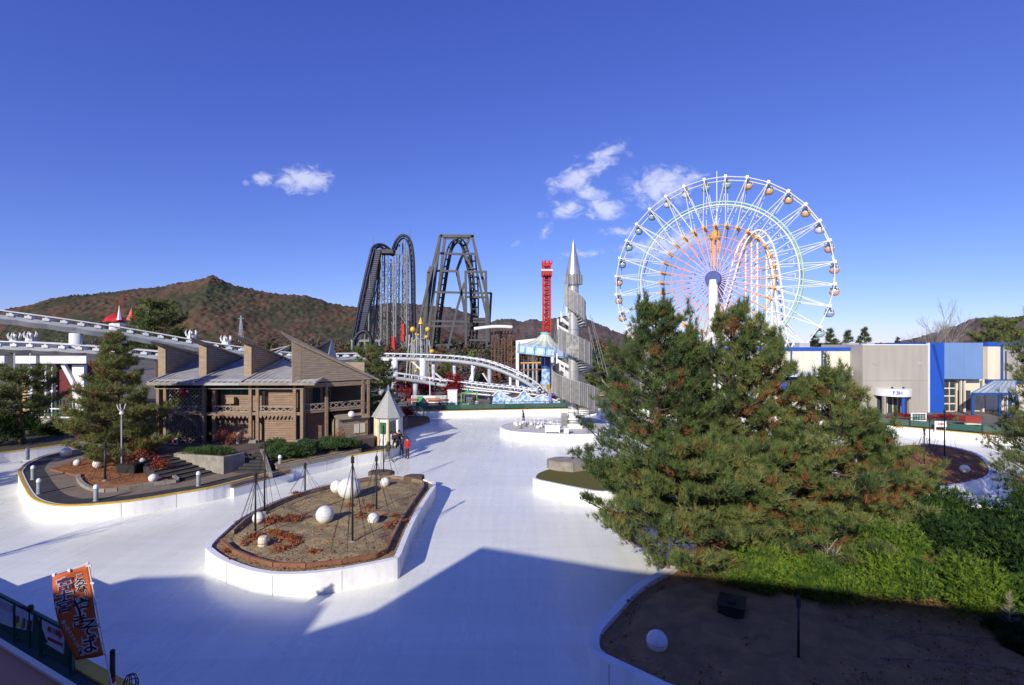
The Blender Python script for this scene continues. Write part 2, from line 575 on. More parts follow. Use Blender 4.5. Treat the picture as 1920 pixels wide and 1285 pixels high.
def pine(name, label, base, H, Rad, seed, levels=13, per=6, tufts=9, nn=14, nl=.22, nw=.02, brown=.10, group=None, cat='tree', low=.06,
         shape=.75, up=.25, lean=(0, 0), mats=None, laterals=6, trunk_r=None, skew=(0, 0), shoots=False):
    rng = np.random.default_rng(seed)
    rd = random.Random(seed)
    t = thing(name, label, cat, base, group)
    b = Vector(base)
    tr = trunk_r or H * .022
    n = 9
    tp = []
    for i in range(n + 1):
        u = i / n
        tp.append(b + Vector((lean[0] * u + .12 * math.sin(3 * u + seed), lean[1] * u + .12 * math.sin(4 * u + seed * 2), H * .97 * u - .15 * (1 - u))))
    MB().tube(tp, [tr * (1 - .9 * i / n) for i in range(n + 1)], 8).build('trunk', m_bark, t, smooth=True)

    def trunk_at(u):
        x = u * n
        i = min(int(x), n - 1)
        return tp[i].lerp(tp[i + 1], x - i)
    limbs = MB()
    C, D, K = [], [], []
    for lv in range(levels):
        u0 = low + (1 - low) * (lv + .25) / levels
        for k in range(per):
            u = min(max(u0 + rd.uniform(-.5, .5) / levels, .03), .985)
            w = (u - low) / (1 - low)
            rr = Rad * max(.0, (1 - max(w, 0)) ** shape) * min(1.0, .72 + max(w, 0) * 1.6) * rd.uniform(.5, 1.18) + .05 * Rad
            az = 2 * math.pi * (k + (lv % 2) * .5 + rd.uniform(-.35, .35)) / per
            dirv = Vector((math.cos(az) * (1 + skew[0] * math.cos(az)), math.sin(az) * (1 + skew[1] * math.sin(az)), up * (.15 + 1.4 * w) + rd.uniform(-.1, .15)))
            p0 = trunk_at(u)
            pts = []
            m = 4
            for i in range(m + 1):
                s = i / m
                droop = -.10 * rr * math.sin(math.pi * s) + .12 * rr * s * s
                pts.append(p0 + dirv * (rr * s) + Vector((0, 0, droop)))
            br = max(.012, tr * .33 * (1 - .75 * w))
            limbs.tube(pts, [br * (1 - .75 * i / m) for i in range(m + 1)], 4, cap=False)
            if shoots and w > .45 and k % 2 == 0:
                sh = rd.uniform(.35, .85) * Rad * .22
                tip_ = pts[-1]
                limbs.tube([tip_, tip_ + Vector((0, 0, sh))], [br * .35, br * .2], 3, cap=False)
                for g in range(7):
                    C.append(tuple(tip_ + Vector((rd.gauss(0, .012), rd.gauss(0, .012), sh * g / 6))))
                    D.append((dirv.x * .1, dirv.y * .1, 1.0))
                    K.append(rd.choice([0, 1, 1]))
            nl_ = max(3, int(laterals * (.5 + rr / Rad)))
            for j in range(nl_):
                s = .32 + .68 * (j + rd.random() * .7) / nl_
                s = min(s, 1.0)
                x = s * m
                i = min(int(x), m - 1)
                q = pts[i].lerp(pts[i + 1], x - i)
                fwd = (pts[i + 1] - pts[i]).normalized()
                sid = Vector((-fwd.y, fwd.x, 0)).normalized()
                sg = 1 if j % 2 else -1
                ld = (fwd * rd.uniform(.5, 1.1) + sid * sg * rd.uniform(.4, 1.0) + Vector((0, 0, rd.uniform(.05, .5)))).normalized()
                ll = rr * (.42 * (1.15 - s) + .10) * rd.uniform(.7, 1.3)
                e = q + ld * ll
                if j % 2 == 0 and nl >= .18:
                    limbs.tube([q, e], [br * .35, br * .12], 3, cap=False)
                dead = rd.random() < brown * (1.6 if s < .6 else .7)
                nt_ = max(2, int(tufts * (.5 + .5 * rr / Rad)))
                tone = rd.choice([0, 1, 1, 2, 2, 2])
                for g in range(nt_):
                    s2 = .40 + .62 * (g + rd.random()) / nt_
                    c = q.lerp(e, s2) + Vector((rd.gauss(0, .10), rd.gauss(0, .10), rd.gauss(.03, .06))) * (Rad * .32)
                    C.append(tuple(c))
                    D.append(tuple(ld * .6 + Vector((0, 0, .55))))
                    K.append(3 if (dead and rd.random() < .75) else (tone if rd.random() < .75 else rd.choice([0, 1, 2])))
    # leader shoots at the tip
    top = tp[-1]
    for g in range(16 if shoots else 10):
        C.append(tuple(top + Vector((rd.gauss(0, .04 * Rad), rd.gauss(0, .04 * Rad), -rd.random() * H * .05))))
        D.append((0, 0, 1))
        K.append(1)
    off = Vector(ORG[t])
    limbs.build('limbs', m_bark, t, fix=False)
    v, f, ti = needles(rng, np.array(C), unit(np.array(D)), nl, nw, nn)
    K = np.array(K)
    me = np_mesh('crown', v - np.array(off), f, mats or [n_dark, n_mid, n_olive, n_brown], K[ti])
    link('crown', me, t)
    return t


def bush(name, label, base, size, n, leaf, mats, seed, cat='shrub', group=None, lumps=9, stems=True, weights=None, kind='leaf', aspect=.6, solid=.45, flat=0):
    """size = (rx, ry, h)"""
    rng = np.random.default_rng(seed)
    rd = random.Random(seed)
    t = thing(name, label, cat, base, group)
    b = np.array(base)
    rx, ry, h = size
    L = []
    for i in range(lumps):
        a = rd.uniform(0, 6.283)
        r = math.sqrt(rd.random()) * .7
        zz = rd.uniform(.25, .8) * (1 - .35 * r)
        L.append((math.cos(a) * r * rx, math.sin(a) * r * ry, zz * h, rd.uniform(.32, .5)))
    L = np.array(L)
    idx = rng.integers(0, lumps, n)
    d = unit(rng.normal(0, 1, (n, 3)))
    d[:, 2] = np.where(d[:, 2] < -.35, -d[:, 2], d[:, 2])
    rad = (rng.random((n, 1)) ** solid)
    c = L[idx, :3] + d * rad * L[idx, 3:4] * np.array([rx, ry, h * .9])
    c[:, 2] = np.maximum(c[:, 2], .02)
    if kind == 'leaf':
        v, f = leaves(rng, c, d, leaf, aspect)
        per = 1
    else:
        v, f, _ = needles(rng, c, d * .7 + np.array([0, 0, .5]), leaf, leaf * aspect * .2, 8)
        per = 8
    k = rng.choice(len(mats), lumps * 3, p=weights)
    lum = k[idx * 3 + rng.integers(0, 3, n)]
    me = np_mesh('foliage', v, f, mats, np.repeat(lum, per) if per > 1 else lum)
    link('foliage', me, t)
    if stems:
        sm = MB()
        for i in range(6):
            q = L[i % lumps]
            sm.tube([b + np.array([rd.uniform(-.1, .1) * rx, rd.uniform(-.1, .1) * ry, -.08]), b + q[:3] * np.array([.5, .5, .6]), b + q[:3]], [.03 * h + .01, .02 * h + .006, .006], 4)
        sm.build('stems', m_bark, t)
    return t


def bare_tree(name, label, base, H, seed, spread=.5, depth=5, r0=None, m=None, cat='tree', group=None, fork=3):
    rd = random.Random(seed)
    t = thing(name, label, cat, base, group)
    trunk = MB()
    br = MB()
    b = Vector(base)

    def grow(p, d, L, r, lv):
        e = p + d * L
        mid = p.lerp(e, .5) + Vector((rd.gauss(0, .05), rd.gauss(0, .05), 0)) * L
        (trunk if lv == 0 else br).tube([p, mid, e], [r, r * .8, r * .62], 5 if lv < 2 else 3, cap=False)
        if lv >= depth:
            return
        for i in range(fork if lv else fork + 1):
            a = rd.uniform(0, 6.283)
            nd = (d + Vector((math.cos(a), math.sin(a), rd.uniform(-.1, .4))) * spread * rd.uniform(.6, 1.3)).normalized()
            s = rd.uniform(.45, 1.0) if lv else rd.uniform(.35, 1)
            grow(p.lerp(e, s), nd, L * rd.uniform(.5, .75), r * .55, lv + 1)
        grow(e, (d + Vector((rd.gauss(0, .15), rd.gauss(0, .15), .1))).normalized(), L * .7, r * .6, lv + 1)
    grow(b - Vector((0, 0, .1)), Vector((0, 0, 1)), H * .36, r0 or H * .02, 0)
    trunk.build('trunk', m or m_twig, t, smooth=True, fix=False)
    br.build('branches', m or m_twig, t, fix=False)
    return t
# ------------------------------------------------------------------ the setting
def structure(o, label=None):
    o['kind'] = 'structure'
    if label:
        o['label'] = label
    return o


# ground: one sheet out to the horizon, sunk under the rink
m_ground = mat('ground_earth', (.15, .125, .085), (.095, .09, .06), scale=.05, rough=.95)
structure(MB().bx(-9000, 9000, -600, 9000, -1.2, -.03).build('ground', m_ground))

# ice
m_ice = mat('ice', (.87, .885, .77), (.92, .93, .82), scale=.18, rough=.2, spec=.5, lo=.3, hi=.7, detail=5)
nt = m_ice.node_tree
_b = nt.nodes['Principled BSDF']
_g = nt.nodes.new('ShaderNodeNewGeometry')
_mp = nt.nodes.new('ShaderNodeMapping')
_mp.inputs['Scale'].default_value = (1.0, .35, 1)
nt.links.new(_g.outputs['Position'], _mp.inputs[0])
_n2 = nt.nodes.new('ShaderNodeTexNoise')
_n2.inputs['Scale'].default_value = .55
_n2.inputs['Detail'].default_value = 8
_n2.inputs['Roughness'].default_value = .65
nt.links.new(_mp.outputs[0], _n2.inputs['Vector'])
_mr = nt.nodes.new('ShaderNodeMapRange')
_mr.inputs['From Min'].default_value = .3
_mr.inputs['From Max'].default_value = .7
_mr.inputs['To Min'].default_value = .16
_mr.inputs['To Max'].default_value = .42
nt.links.new(_n2.outputs['Fac'], _mr.inputs['Value'])
nt.links.new(_mr.outputs[0], _b.inputs['Roughness'])
# fine skate scratches as relief
_n3 = nt.nodes.new('ShaderNodeTexNoise')
_n3.inputs['Scale'].default_value = 3.0
_n3.inputs['Detail'].default_value = 10
_n3.inputs['Roughness'].default_value = .7
nt.links.new(_mp.outputs[0], _n3.inputs['Vector'])
_bp = nt.nodes.new('ShaderNodeBump')
_bp.inputs['Strength'].default_value = .006
_bp.inputs['Distance'].default_value = .02
nt.links.new(_n3.outputs['Fac'], _bp.inputs['Height'])
nt.links.new(_bp.outputs[0], _b.inputs['Normal'])
# broad milky sweeps left by the resurfacer and faint skate lines, as albedo of the ice itself
_mixsrc = _b.inputs['Base Color'].links[0].from_socket
for _sc, _rot, _a, _n in (((.05, .32, 1), .35, .10, .7), ((.9, .045, 1), -.5, .07, 2.2), ((.06, 1.1, 1), .9, .06, 2.0)):
    _m2 = nt.nodes.new('ShaderNodeMapping')
    _m2.inputs['Scale'].default_value = _sc
    _m2.inputs['Rotation'].default_value = (0, 0, _rot)
    nt.links.new(_g.outputs['Position'], _m2.inputs[0])
    _nn = nt.nodes.new('ShaderNodeTexNoise')
    _nn.inputs['Scale'].default_value = _n
    _nn.inputs['Detail'].default_value = 5
    _nn.inputs['Distortion'].default_value = 1.2
    nt.links.new(_m2.outputs[0], _nn.inputs['Vector'])
    _mm = nt.nodes.new('ShaderNodeMapRange')
    _mm.inputs['From Min'].default_value = .35
    _mm.inputs['From Max'].default_value = .65
    _mm.inputs['To Min'].default_value = 1 - _a
    _mm.inputs['To Max'].default_value = 1.0
    nt.links.new(_nn.outputs['Fac'], _mm.inputs['Value'])
    _mu = nt.nodes.new('ShaderNodeMix')
    _mu.data_type = 'RGBA'
    _mu.blend_type = 'MULTIPLY'
    _mu.inputs[0].default_value = 1.0
    nt.links.new(_mixsrc, _mu.inputs[6])
    nt.links.new(_mm.outputs[0], _mu.inputs[7])
    _mixsrc = _mu.outputs[2]
nt.links.new(_mixsrc, _b.inputs['Base Color'])
ice = structure(MB().bx(-75, 75, 4, 72, -.02, 0).build('ice', m_ice))

KZ = .8          # height of the rink walls


def rink_wall(name, label, line, closed=False, inner=.28, cap=m_yellow, capw=.12, z=KZ, wallm=None, flip=1):
    """white wall standing on the ice along a plan polyline, coloured cap strip along its outer top edge"""
    c = line[len(line) // 2]
    t = thing(name, label, 'wall', (c[0], c[1], 0))
    inn = offset2(line, inner * flip, closed)
    m = MB()
    n = len(line)
    for i in range(n if closed else n - 1):
        j = (i + 1) % n
        a, b, c_, d = line[i], line[j], inn[j], inn[i]
        m.add([(a[0], a[1], -.01), (b[0], b[1], -.01), (b[0], b[1], z), (a[0], a[1], z), (c_[0], c_[1], z), (d[0], d[1], z), (c_[0], c_[1], -.01), (d[0], d[1], -.01)],
              [(0, 1, 2, 3), (3, 2, 4, 5), (5, 4, 6, 7)])
    bm_o = m.build('wall_face', wallm or m_wallwhite, t, fix=True)
    m_joint = mat('wall_joint', (.38, .37, .35), (.28, .27, .25), scale=5, rough=.8)
    loop = list(line) + ([line[0]] if closed else [])
    js = resample([Vector(p) for p in loop], 2.4)
    jb_ = MB()
    for i in range(1, len(js) - 1):
        t_ = (js[i + 1] - js[i - 1])
        t_.z = 0
        t_.normalize()
        nrm = Vector((t_.y, -t_.x, 0)) * flip
        a_ = Vector((js[i].x, js[i].y, 0)) + nrm * .0
        jb_.beam(a_ + Vector((0, 0, .01)), a_ + Vector((0, 0, z - .06)), .016, .016, up=tuple(t_))
    jb_.build('joints', m_joint, t, kind='stuff')
    if cap:
        o1 = offset2(line, -.025 * flip, closed)
        o2 = offset2(line, capw * flip, closed)
        k = MB()
        for i in range(n if closed else n - 1):
            j = (i + 1) % n
            a, b, c_, d = o1[i], o1[j], o2[j], o2[i]
            k.add([(a[0], a[1], z - .05), (b[0], b[1], z - .05), (b[0], b[1], z + .02), (a[0], a[1], z + .02), (c_[0], c_[1], z + .02), (d[0], d[1], z + .02),
                   (c_[0], c_[1], z - .05), (d[0], d[1], z - .05)],
                  [(0, 1, 2, 3), (3, 2, 4, 5), (5, 4, 6, 7), (1, 0, 7, 6)])
        k.build('cap', cap, t)
    return t


def island_top(name, poly, z, m, zb=-.01):
    return structure(MB().prism([(p[0], p[1]) for p in poly], zb, z).build(name, m))


def ccw(line):
    a = sum(line[i].x * line[(i + 1) % len(line)].y - line[(i + 1) % len(line)].x * line[i].y for i in range(len(line)))
    return line if a > 0 else list(reversed(line))


def Gs(pts, z=KZ):
    return [G(x, y, z) for x, y in pts]


# --- promenade peninsula with the pavilion
prom_px = [(215, 833), (120, 845), (62, 862), (36, 881), (37, 894), (46, 913), (60, 933), (86, 944), (122, 948), (180, 945), (250, 938), (330, 925), (400, 913), (480, 893),
           (560, 874), (640, 857), (700, 847), (728, 842), (748, 833), (758, 823), (757, 812), (748, 800)]
prom_line = catmull(Gs(prom_px), 5)
prom_line = [p for p in prom_line] + [Vector((-13, 56, KZ)), Vector((-16, 62, KZ))]
rink_wall('rink_wall', 'white rink wall with yellow cap curving round the dark promenade below the timber pavilion', prom_line, inner=.22)
prom_in = offset2(prom_line, .2, False)
prom_poly = [(p.x, p.y) for p in prom_in] + [(-16, 70), (-40, 70), (-37.5, 52), (-36, 46)]
structure(MB().prism(prom_poly, -.01, KZ - .03).build('promenade', m_asphalt))
# paler paving inside the dark edge band
pave_in = offset2(prom_line[10:70], 1.25, False)
structure(MB().prism([(p.x, p.y) for p in pave_in] + [(-13.6, 45), (-27, 45), (-31.0, 38)], .5, KZ - .026).build('paved_path', m_pave))

# --- far-left bank with its own wall
bank_px = [(-120, 866), (-60, 858), (0, 849), (70, 840), (135, 831), (170, 826)]
bank_line = catmull(Gs(bank_px), 4) + [Vector((-34, 46, KZ))]
rink_wall('rink_wall', 'bluish shaded rink wall with yellow cap at the far left edge', bank_line, inner=.22)
bl = offset2(bank_line, .2, False)
structure(MB().prism([(p.x, p.y) for p in bl] + [(-34, 75), (-90, 75), (-90, 30)], -.01, KZ - .03).build('bank', mat('bank_shaded_ground', (.075, .062, .038), (.045, .045, .026), scale=1.5, rough=.95, bump=.6, bscale=9)))  # ground colour darkened to stand in for the shade on the bank

# --- far wall and the plaza behind it
far_line = catmull([Vector(p) for p in [(-15.5, 58.5, KZ), (-12, 60.6, KZ), (-3, 62.2, KZ), (7.3, 63.6, KZ), (16, 63.6, KZ), (25, 60, KZ), (33, 54, KZ), (38.1, 49.8, KZ), (42, 46.0, KZ), (48, 41, KZ), (56, 34, KZ), (62, 22, KZ)]], 5)
rink_wall('rink_wall', 'white rink wall with yellow cap along the far side below the green fence', far_line, inner=.25)
fl = offset2(far_line, .22, False)
structure(MB().prism([(p.x, p.y) for p in fl] + [(62, 9), (140, 9), (140, 160), (-140, 160), (-140, 74), (-15.5, 74)], -.01, KZ - .03).build('plaza', m_plaza))

# --- brown grass bed in front of the far wall
bed_px = [(742, 800), (770, 797), (797, 790), (806, 785), (795, 779), (768, 777), (742, 780)]
bed_line = catmull(Gs(bed_px, .3), 4, True)
m_bedgrass = mat('dry_bed', (.26, .13, .05), (.15, .10, .04), scale=1.5, rough=.95, bump=.6, bscale=12)
structure(MB().prism([(p.x, p.y) for p in bed_line], -.01, .3).build('flower_bed', m_bedgrass))

# --- tower island
isl_t = ccw(catmull(Gs([(937, 800), (948, 794), (985, 789), (1040, 784), (1100, 783), (1135, 790), (1142, 802), (1120, 813), (1060, 815), (1000, 812), (955, 808)]), 4, True))
rink_wall('rink_wall', 'white rim of the round island under the silver spiral tower', isl_t, True, .2, cap=None)
island_top('island_paving', offset2(isl_t, .1), KZ - .02, mat('pale_paving', (.62, .60, .56), (.50, .48, .45), scale=3, rough=.8))

# --- small lawn island
isl_l = ccw(catmull(Gs([(999, 893), (1010, 884), (1045, 873), (1090, 866), (1150, 868), (1185, 885), (1175, 912), (1130, 922), (1085, 916), (1030, 905), (1004, 899)]), 4, True))
rink_wall('rink_wall', 'white rim of the small lawn island left of the large pines', isl_l, True, .2, cap=None)
island_top('lawn', offset2(isl_l, .1), KZ - .02, m_grass)

# --- ball island in the middle
isl_c_px = [(386, 1022), (392, 1034), (412, 1048), (440, 1060), (475, 1071), (520, 1077), (570, 1076), (620, 1071), (680, 1061), (738, 1049), (750, 1042), (760, 1018), (778, 975), (797, 942), (816, 912),
            (814, 903), (790, 896), (732, 890), (690, 893), (640, 902), (600, 911), (545, 926), (495, 945), (445, 970), (415, 994)]
isl_c = catmull(Gs(isl_c_px), 3, True)
rink_wall('rink_wall', 'white rim of the bare soil island with white balls', isl_c, True, .22, cap=None, flip=1)
isl_c_in = offset2(isl_c, .15)
island_top('soil_bed', isl_c_in, KZ - .10, m_soil)

# --- right-hand soil island
isl_r = ccw(catmull(Gs([(1600, 862), (1640, 842), (1700, 832), (1765, 834), (1832, 850), (1860, 876), (1852, 896), (1785, 911), (1715, 914), (1640, 900)]), 4, True))
rink_wall('rink_wall', 'white rim of the reddish soil island right of the pines', isl_r, True, .2, cap=None)
island_top('soil_bed', offset2(isl_r, .12), KZ - .06, m_soil_red)

# --- near right island with the pines
near_pts = [(18, 3.5), (12, 7.6), (6, 10.7), (3.55, 12.1), (2.28, 13.25), (2.1, 13.7), (2.3, 14.6), (3.1, 15.8), (4.1, 17.2), (5.7, 18.7), (7.4, 20.4), (9.0, 23.6), (12, 26.0), (17, 27.0), (23, 26.2), (29, 22), (33, 15), (33, 3.5)]
isl_n = [Vector((x, y, KZ)) for x, y in near_pts]
isl_n = catmull(isl_n[:4], 3) + catmull(isl_n[4:], 4)
isl_n_r = list(reversed(isl_n))
rink_wall('rink_wall', 'shaded white rim of the near island in the lower right corner', isl_n_r, True, .26, cap=None, z=KZ + .04)
m_soil_n = mat('soil_near', (.38, .225, .10), (.25, .155, .075), scale=1.6, rough=.95, bump=.9, bscale=14, spec=.1)
_np = offset2(isl_n_r, .2)
_g = MB()
# near bed as an uneven sheet
xs = np.linspace(1.8, 33.5, 150)
ys = np.linspace(3.3, 27.3, 120)


def inside(x, y, poly):
    c = False
    n = len(poly)
    j = n - 1
    for i in range(n):
        if ((poly[i][1] > y) != (poly[j][1] > y)) and x < (poly[j][0] - poly[i][0]) * (y - poly[i][1]) / (poly[j][1] - poly[i][1]) + poly[i][0]:
            c = not c
        j = i
    return c


island_top('soil_bed', _np, KZ - .12, m_soil_n)


def rough_patch(name, poly, z0, amp, step, m, seed, clear=.25):
    """uneven soil heaped over a bed"""
    x0, x1 = min(p[0] for p in poly), max(p[0] for p in poly)
    y0, y1 = min(p[1] for p in poly), max(p[1] for p in poly)
    nx, ny = int((x1 - x0) / step) + 1, int((y1 - y0) / step) + 1
    mb = MB()
    idx = {}
    P2 = [Vector((p[0], p[1])) for p in poly]
    for j in range(ny):
        for i in range(nx):
            x, y = x0 + i * step, y0 + j * step
            if inside(x, y, poly):
                h = noise.fractal(Vector((x * .9 + seed, y * .9, seed)), 1.0, 2.0, 4) * amp + noise.noise(Vector((x * .23, y * .23, seed))) * amp * 1.3 + amp * .6
                dm = 9.0
                for q in range(len(P2)):
                    a_, b_ = P2[q - 1], P2[q]
                    ab = b_ - a_
                    L2_ = ab.length_squared
                    if L2_ < 1e-9:
                        continue
                    tt = max(0.0, min(1.0, ((x - a_.x) * ab.x + (y - a_.y) * ab.y) / L2_))
                    dd = (x - a_.x - ab.x * tt) ** 2 + (y - a_.y - ab.y * tt) ** 2
                    if dd < dm:
                        dm = dd
                fd = min(1.0, math.sqrt(dm) / .7)
                idx[i, j] = len(mb.v)
                mb.v.append((x, y, z0 + max(h, -.02) * fd - (1 - fd) * .07))
    for (i, j) in list(idx):
        if (i + 1, j) in idx and (i, j + 1) in idx and (i + 1, j + 1) in idx:
            mb.f.append((idx[i, j], idx[i + 1, j], idx[i + 1, j + 1], idx[i, j + 1]))
            mb.m.append(0)
    return structure(mb.build(name, m, smooth=True))


rough_patch('soil', offset2(isl_c, .55), KZ - .09, .10, .16, m_soil, 3)
rough_patch('soil', offset2(isl_n_r, .4), KZ - .08, .17, .16, m_soil_n, 8)
rough_patch('soil', offset2(isl_r, .35), KZ - .05, .10, .25, m_soil_red, 5)

# ------------------------------------------------------------------ hills


def hill(name, sky, Y0, Y1, Yb, m, seed, amp, bumps=6.0, nx=420, ny=70, zbase=0.0):
    """terrain whose skyline runs through photo pixels sky at distance Y1; foot at Y0, back foot at Yb"""
    us = [p[0] for p in sky]
    vs, fs = [], []
    x0, x1 = us[0], us[-1]
    for i in range(nx + 1):
        px = x0 + (x1 - x0) * i / nx
        k = 0
        while k < len(sky) - 2 and sky[k + 1][0] < px:
            k += 1
        t = (px - sky[k][0]) / (sky[k + 1][0] - sky[k][0])
        t = t * t * (3 - 2 * t) * .5 + t * .5
        py = sky[k][1] + (sky[k + 1][1] - sky[k][1]) * t
        top = CAM_H + (CY - py) / F * Y1
        for j in range(ny + 1):
            s = j / ny
            if s < .8:
                q = s / .8
                Y = Y0 + (Y1 - Y0) * q
                pr = q ** .85 * .55 + (q * q * (3 - 2 * q)) * .45
            else:
                q = (s - .8) / .2
                Y = Y1 + (Yb - Y1) * q
                pr = 1 - q * q * (3 - 2 * q)
            X = (px - CX) / F * Y1 * (.72 + .28 * (Y - Y0) / (Y1 - Y0))
            h = zbase + (top - zbase) * pr
            rid = noise.fractal(Vector((X / amp / 7 + seed, Y / amp / 11, seed)), 1.0, 2.1, 4)
            h += rid * amp * math.sin(math.pi * min(pr, .96)) * .8
            cl = noise.voronoi(Vector((X / bumps, Y / bumps, seed)))[0][0]
            h += (bumps * .8) * max(0.0, .75 - cl) * min(1.0, pr * 6) * (.5 + .9 * noise.noise(Vector((X / 60, Y / 60, seed))) + .5)
            vs.append((X, Y, h))
    for i in range(nx):
        for j in range(ny):
            a = i * (ny + 1) + j
            fs.append((a, a + ny + 1, a + ny + 2, a + 1))
    me = bpy.data.meshes.new(name)
    me.from_pydata(vs, [], fs)
    me.materials.append(m)
    me.polygons.foreach_set('use_smooth', [True] * len(me.polygons))
    me.update()
    o = link(name, me)
    return structure(o)


def forestmat(name, greens, reds, sc, haze=(0, 0, 0)):
    m = bpy.data.materials.new(name)
    m.use_nodes = True
    nt = m.node_tree
    b = nt.nodes['Principled BSDF']
    b.inputs['Roughness'].default_value = .95
    b.inputs['Specular IOR Level'].default_value = .05
    g0 = nt.nodes.new('ShaderNodeNewGeometry')
    g = nt.nodes.new('ShaderNodeMapping')
    g.inputs['Scale'].default_value = (1, .38, 1)
    nt.links.new(g0.outputs['Position'], g.inputs[0])

    def nz(scale, detail, rough=.6):
        n = nt.nodes.new('ShaderNodeTexNoise')
        n.inputs['Scale'].default_value = scale
        n.inputs['Detail'].default_value = detail
        n.inputs['Roughness'].default_value = rough
        nt.links.new(g.outputs[0], n.inputs['Vector'])
        return n.outputs['Fac']

    def ramp(src, stops):
        r = nt.nodes.new('ShaderNodeValToRGB')
        r.color_ramp.elements.remove(r.color_ramp.elements[0])
        for i, (p, c) in enumerate(stops):
            e = r.color_ramp.elements[0] if i == 0 else r.color_ramp.elements.new(p)
            e.position = p
            e.color = tuple(c) + (1,)
        nt.links.new(src, r.inputs[0])
        return r.outputs[0]
    v = nt.nodes.new('ShaderNodeTexVoronoi')
    v.inputs['Scale'].default_value = sc * 13
    nt.links.new(g.outputs[0], v.inputs['Vector'])
    sep = nt.nodes.new('ShaderNodeSeparateColor')
    nt.links.new(v.outputs['Color'], sep.inputs[0])
    gr = ramp(sep.outputs[0], [(.1, greens[0]), (.5, greens[1]), (.9, greens[2])])
    rr = ramp(sep.outputs[1], [(.1, reds[0]), (.5, reds[1]), (.9, reds[2])])
    msum = nt.nodes.new('ShaderNodeMath')
    msum.operation = 'ADD'
    nt.links.new(nz(sc, 7, .62), msum.inputs[0])
    sc2 = nt.nodes.new('ShaderNodeMath')
    sc2.operation = 'MULTIPLY_ADD'
    nt.links.new(sep.outputs[2], sc2.inputs[0])
    sc2.inputs[1].default_value = .14
    sc2.inputs[2].default_value = -.07
    nt.links.new(sc2.outputs[0], msum.inputs[1])
    mr = nt.nodes.new('ShaderNodeMapRange')
    mr.inputs['From Min'].default_value = .445
    mr.inputs['From Max'].default_value = .545
    nt.links.new(msum.outputs[0], mr.inputs['Value'])
    mx = nt.nodes.new('ShaderNodeMix')
    mx.data_type = 'RGBA'
    nt.links.new(mr.outputs[0], mx.inputs[0])
    nt.links.new(gr, mx.inputs[6])
    nt.links.new(rr, mx.inputs[7])
    nt.links.new(mx.outputs[2], b.inputs['Base Color'])
    return m


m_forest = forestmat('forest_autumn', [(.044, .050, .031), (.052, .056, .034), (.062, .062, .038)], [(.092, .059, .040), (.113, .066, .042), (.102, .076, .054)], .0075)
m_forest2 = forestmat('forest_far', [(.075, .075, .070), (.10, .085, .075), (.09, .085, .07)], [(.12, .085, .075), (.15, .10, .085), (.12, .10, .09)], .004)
hill('hill', [(-420, 628), (-200, 622), (-60, 602), (50, 575), (100, 560), (150, 557), (200, 552), (250, 545), (300, 541), (345, 532), (382, 524), (398, 519), (415, 527), (440, 537), (470, 545), (510, 553), (545, 555), (575, 557), (600, 563),
              (625, 573), (650, 577), (680, 577), (720, 588), (790, 610), (880, 636), (980, 655)], 760, 1150, 1500, m_forest, 2.7, 26, 10.0, 600, 120)
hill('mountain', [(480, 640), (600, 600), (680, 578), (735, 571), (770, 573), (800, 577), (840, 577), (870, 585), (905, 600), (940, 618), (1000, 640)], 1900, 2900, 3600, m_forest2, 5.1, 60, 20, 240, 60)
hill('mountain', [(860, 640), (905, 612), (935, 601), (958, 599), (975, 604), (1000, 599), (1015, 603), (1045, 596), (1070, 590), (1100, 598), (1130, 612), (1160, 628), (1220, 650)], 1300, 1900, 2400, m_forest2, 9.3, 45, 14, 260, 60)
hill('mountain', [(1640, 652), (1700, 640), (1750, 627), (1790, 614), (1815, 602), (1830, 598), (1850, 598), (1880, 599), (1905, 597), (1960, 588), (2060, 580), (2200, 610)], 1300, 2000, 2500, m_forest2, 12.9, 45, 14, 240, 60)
# ------------------------------------------------------------------ timber pavilion
def siding(mb, O, u, n, poly, bh=.17, t=.03, gap=.018):
    """horizontal boards filling a convex polygon given in (s, z); u along the wall, n outward"""
    O, u, n = Vector(O), Vector(u).normalized(), Vector(n).normalized()

    def span(z):
        xs = []
        for i in range(len(poly)):
            (a, za), (b, zb) = poly[i], poly[(i + 1) % len(poly)]
            if za == zb:
                if abs(za - z) < 1e-6:
                    xs += [a, b]
                continue
            if min(za, zb) - 1e-6 <= z <= max(za, zb) + 1e-6:
                xs.append(a + (b - a) * (z - za) / (zb - za))
        return (min(xs), max(xs)) if xs else None
    z0, z1 = min(p[1] for p in poly), max(p[1] for p in poly)
    z = z0
    while z < z1 - .02:
        zt = min(z + bh - gap, z1)
        lo, hi = span(z + 1e-5), span(zt - 1e-5)
        if lo and hi:
            P = lambda s_, z_: O + u * s_ + Vector((0, 0, z_))
            mb.extr([P(lo[0], z), P(lo[1], z), P(hi[1], zt), P(hi[0], zt)], n * t)
        z += bh
    return mb


BZ = 1.5
PY = 38.4
terr = [(-34, 50), (-31.5, 41), (-28.2, 36.6), (-25.0, 34.2), (-23.5, 32.5), (-22.6, 34.2), (-17.7, 34.9), (-15.4, 35.6), (-12.4, 38.9), (-10.9, 40.3), (-10.6, 52), (-34, 60)]
structure(MB().prism(terr, .4, BZ - .005).build('terrace', mat('terrace_paving', (.13, .095, .075), (.085, .065, .055), scale=.8, rough=.85)))

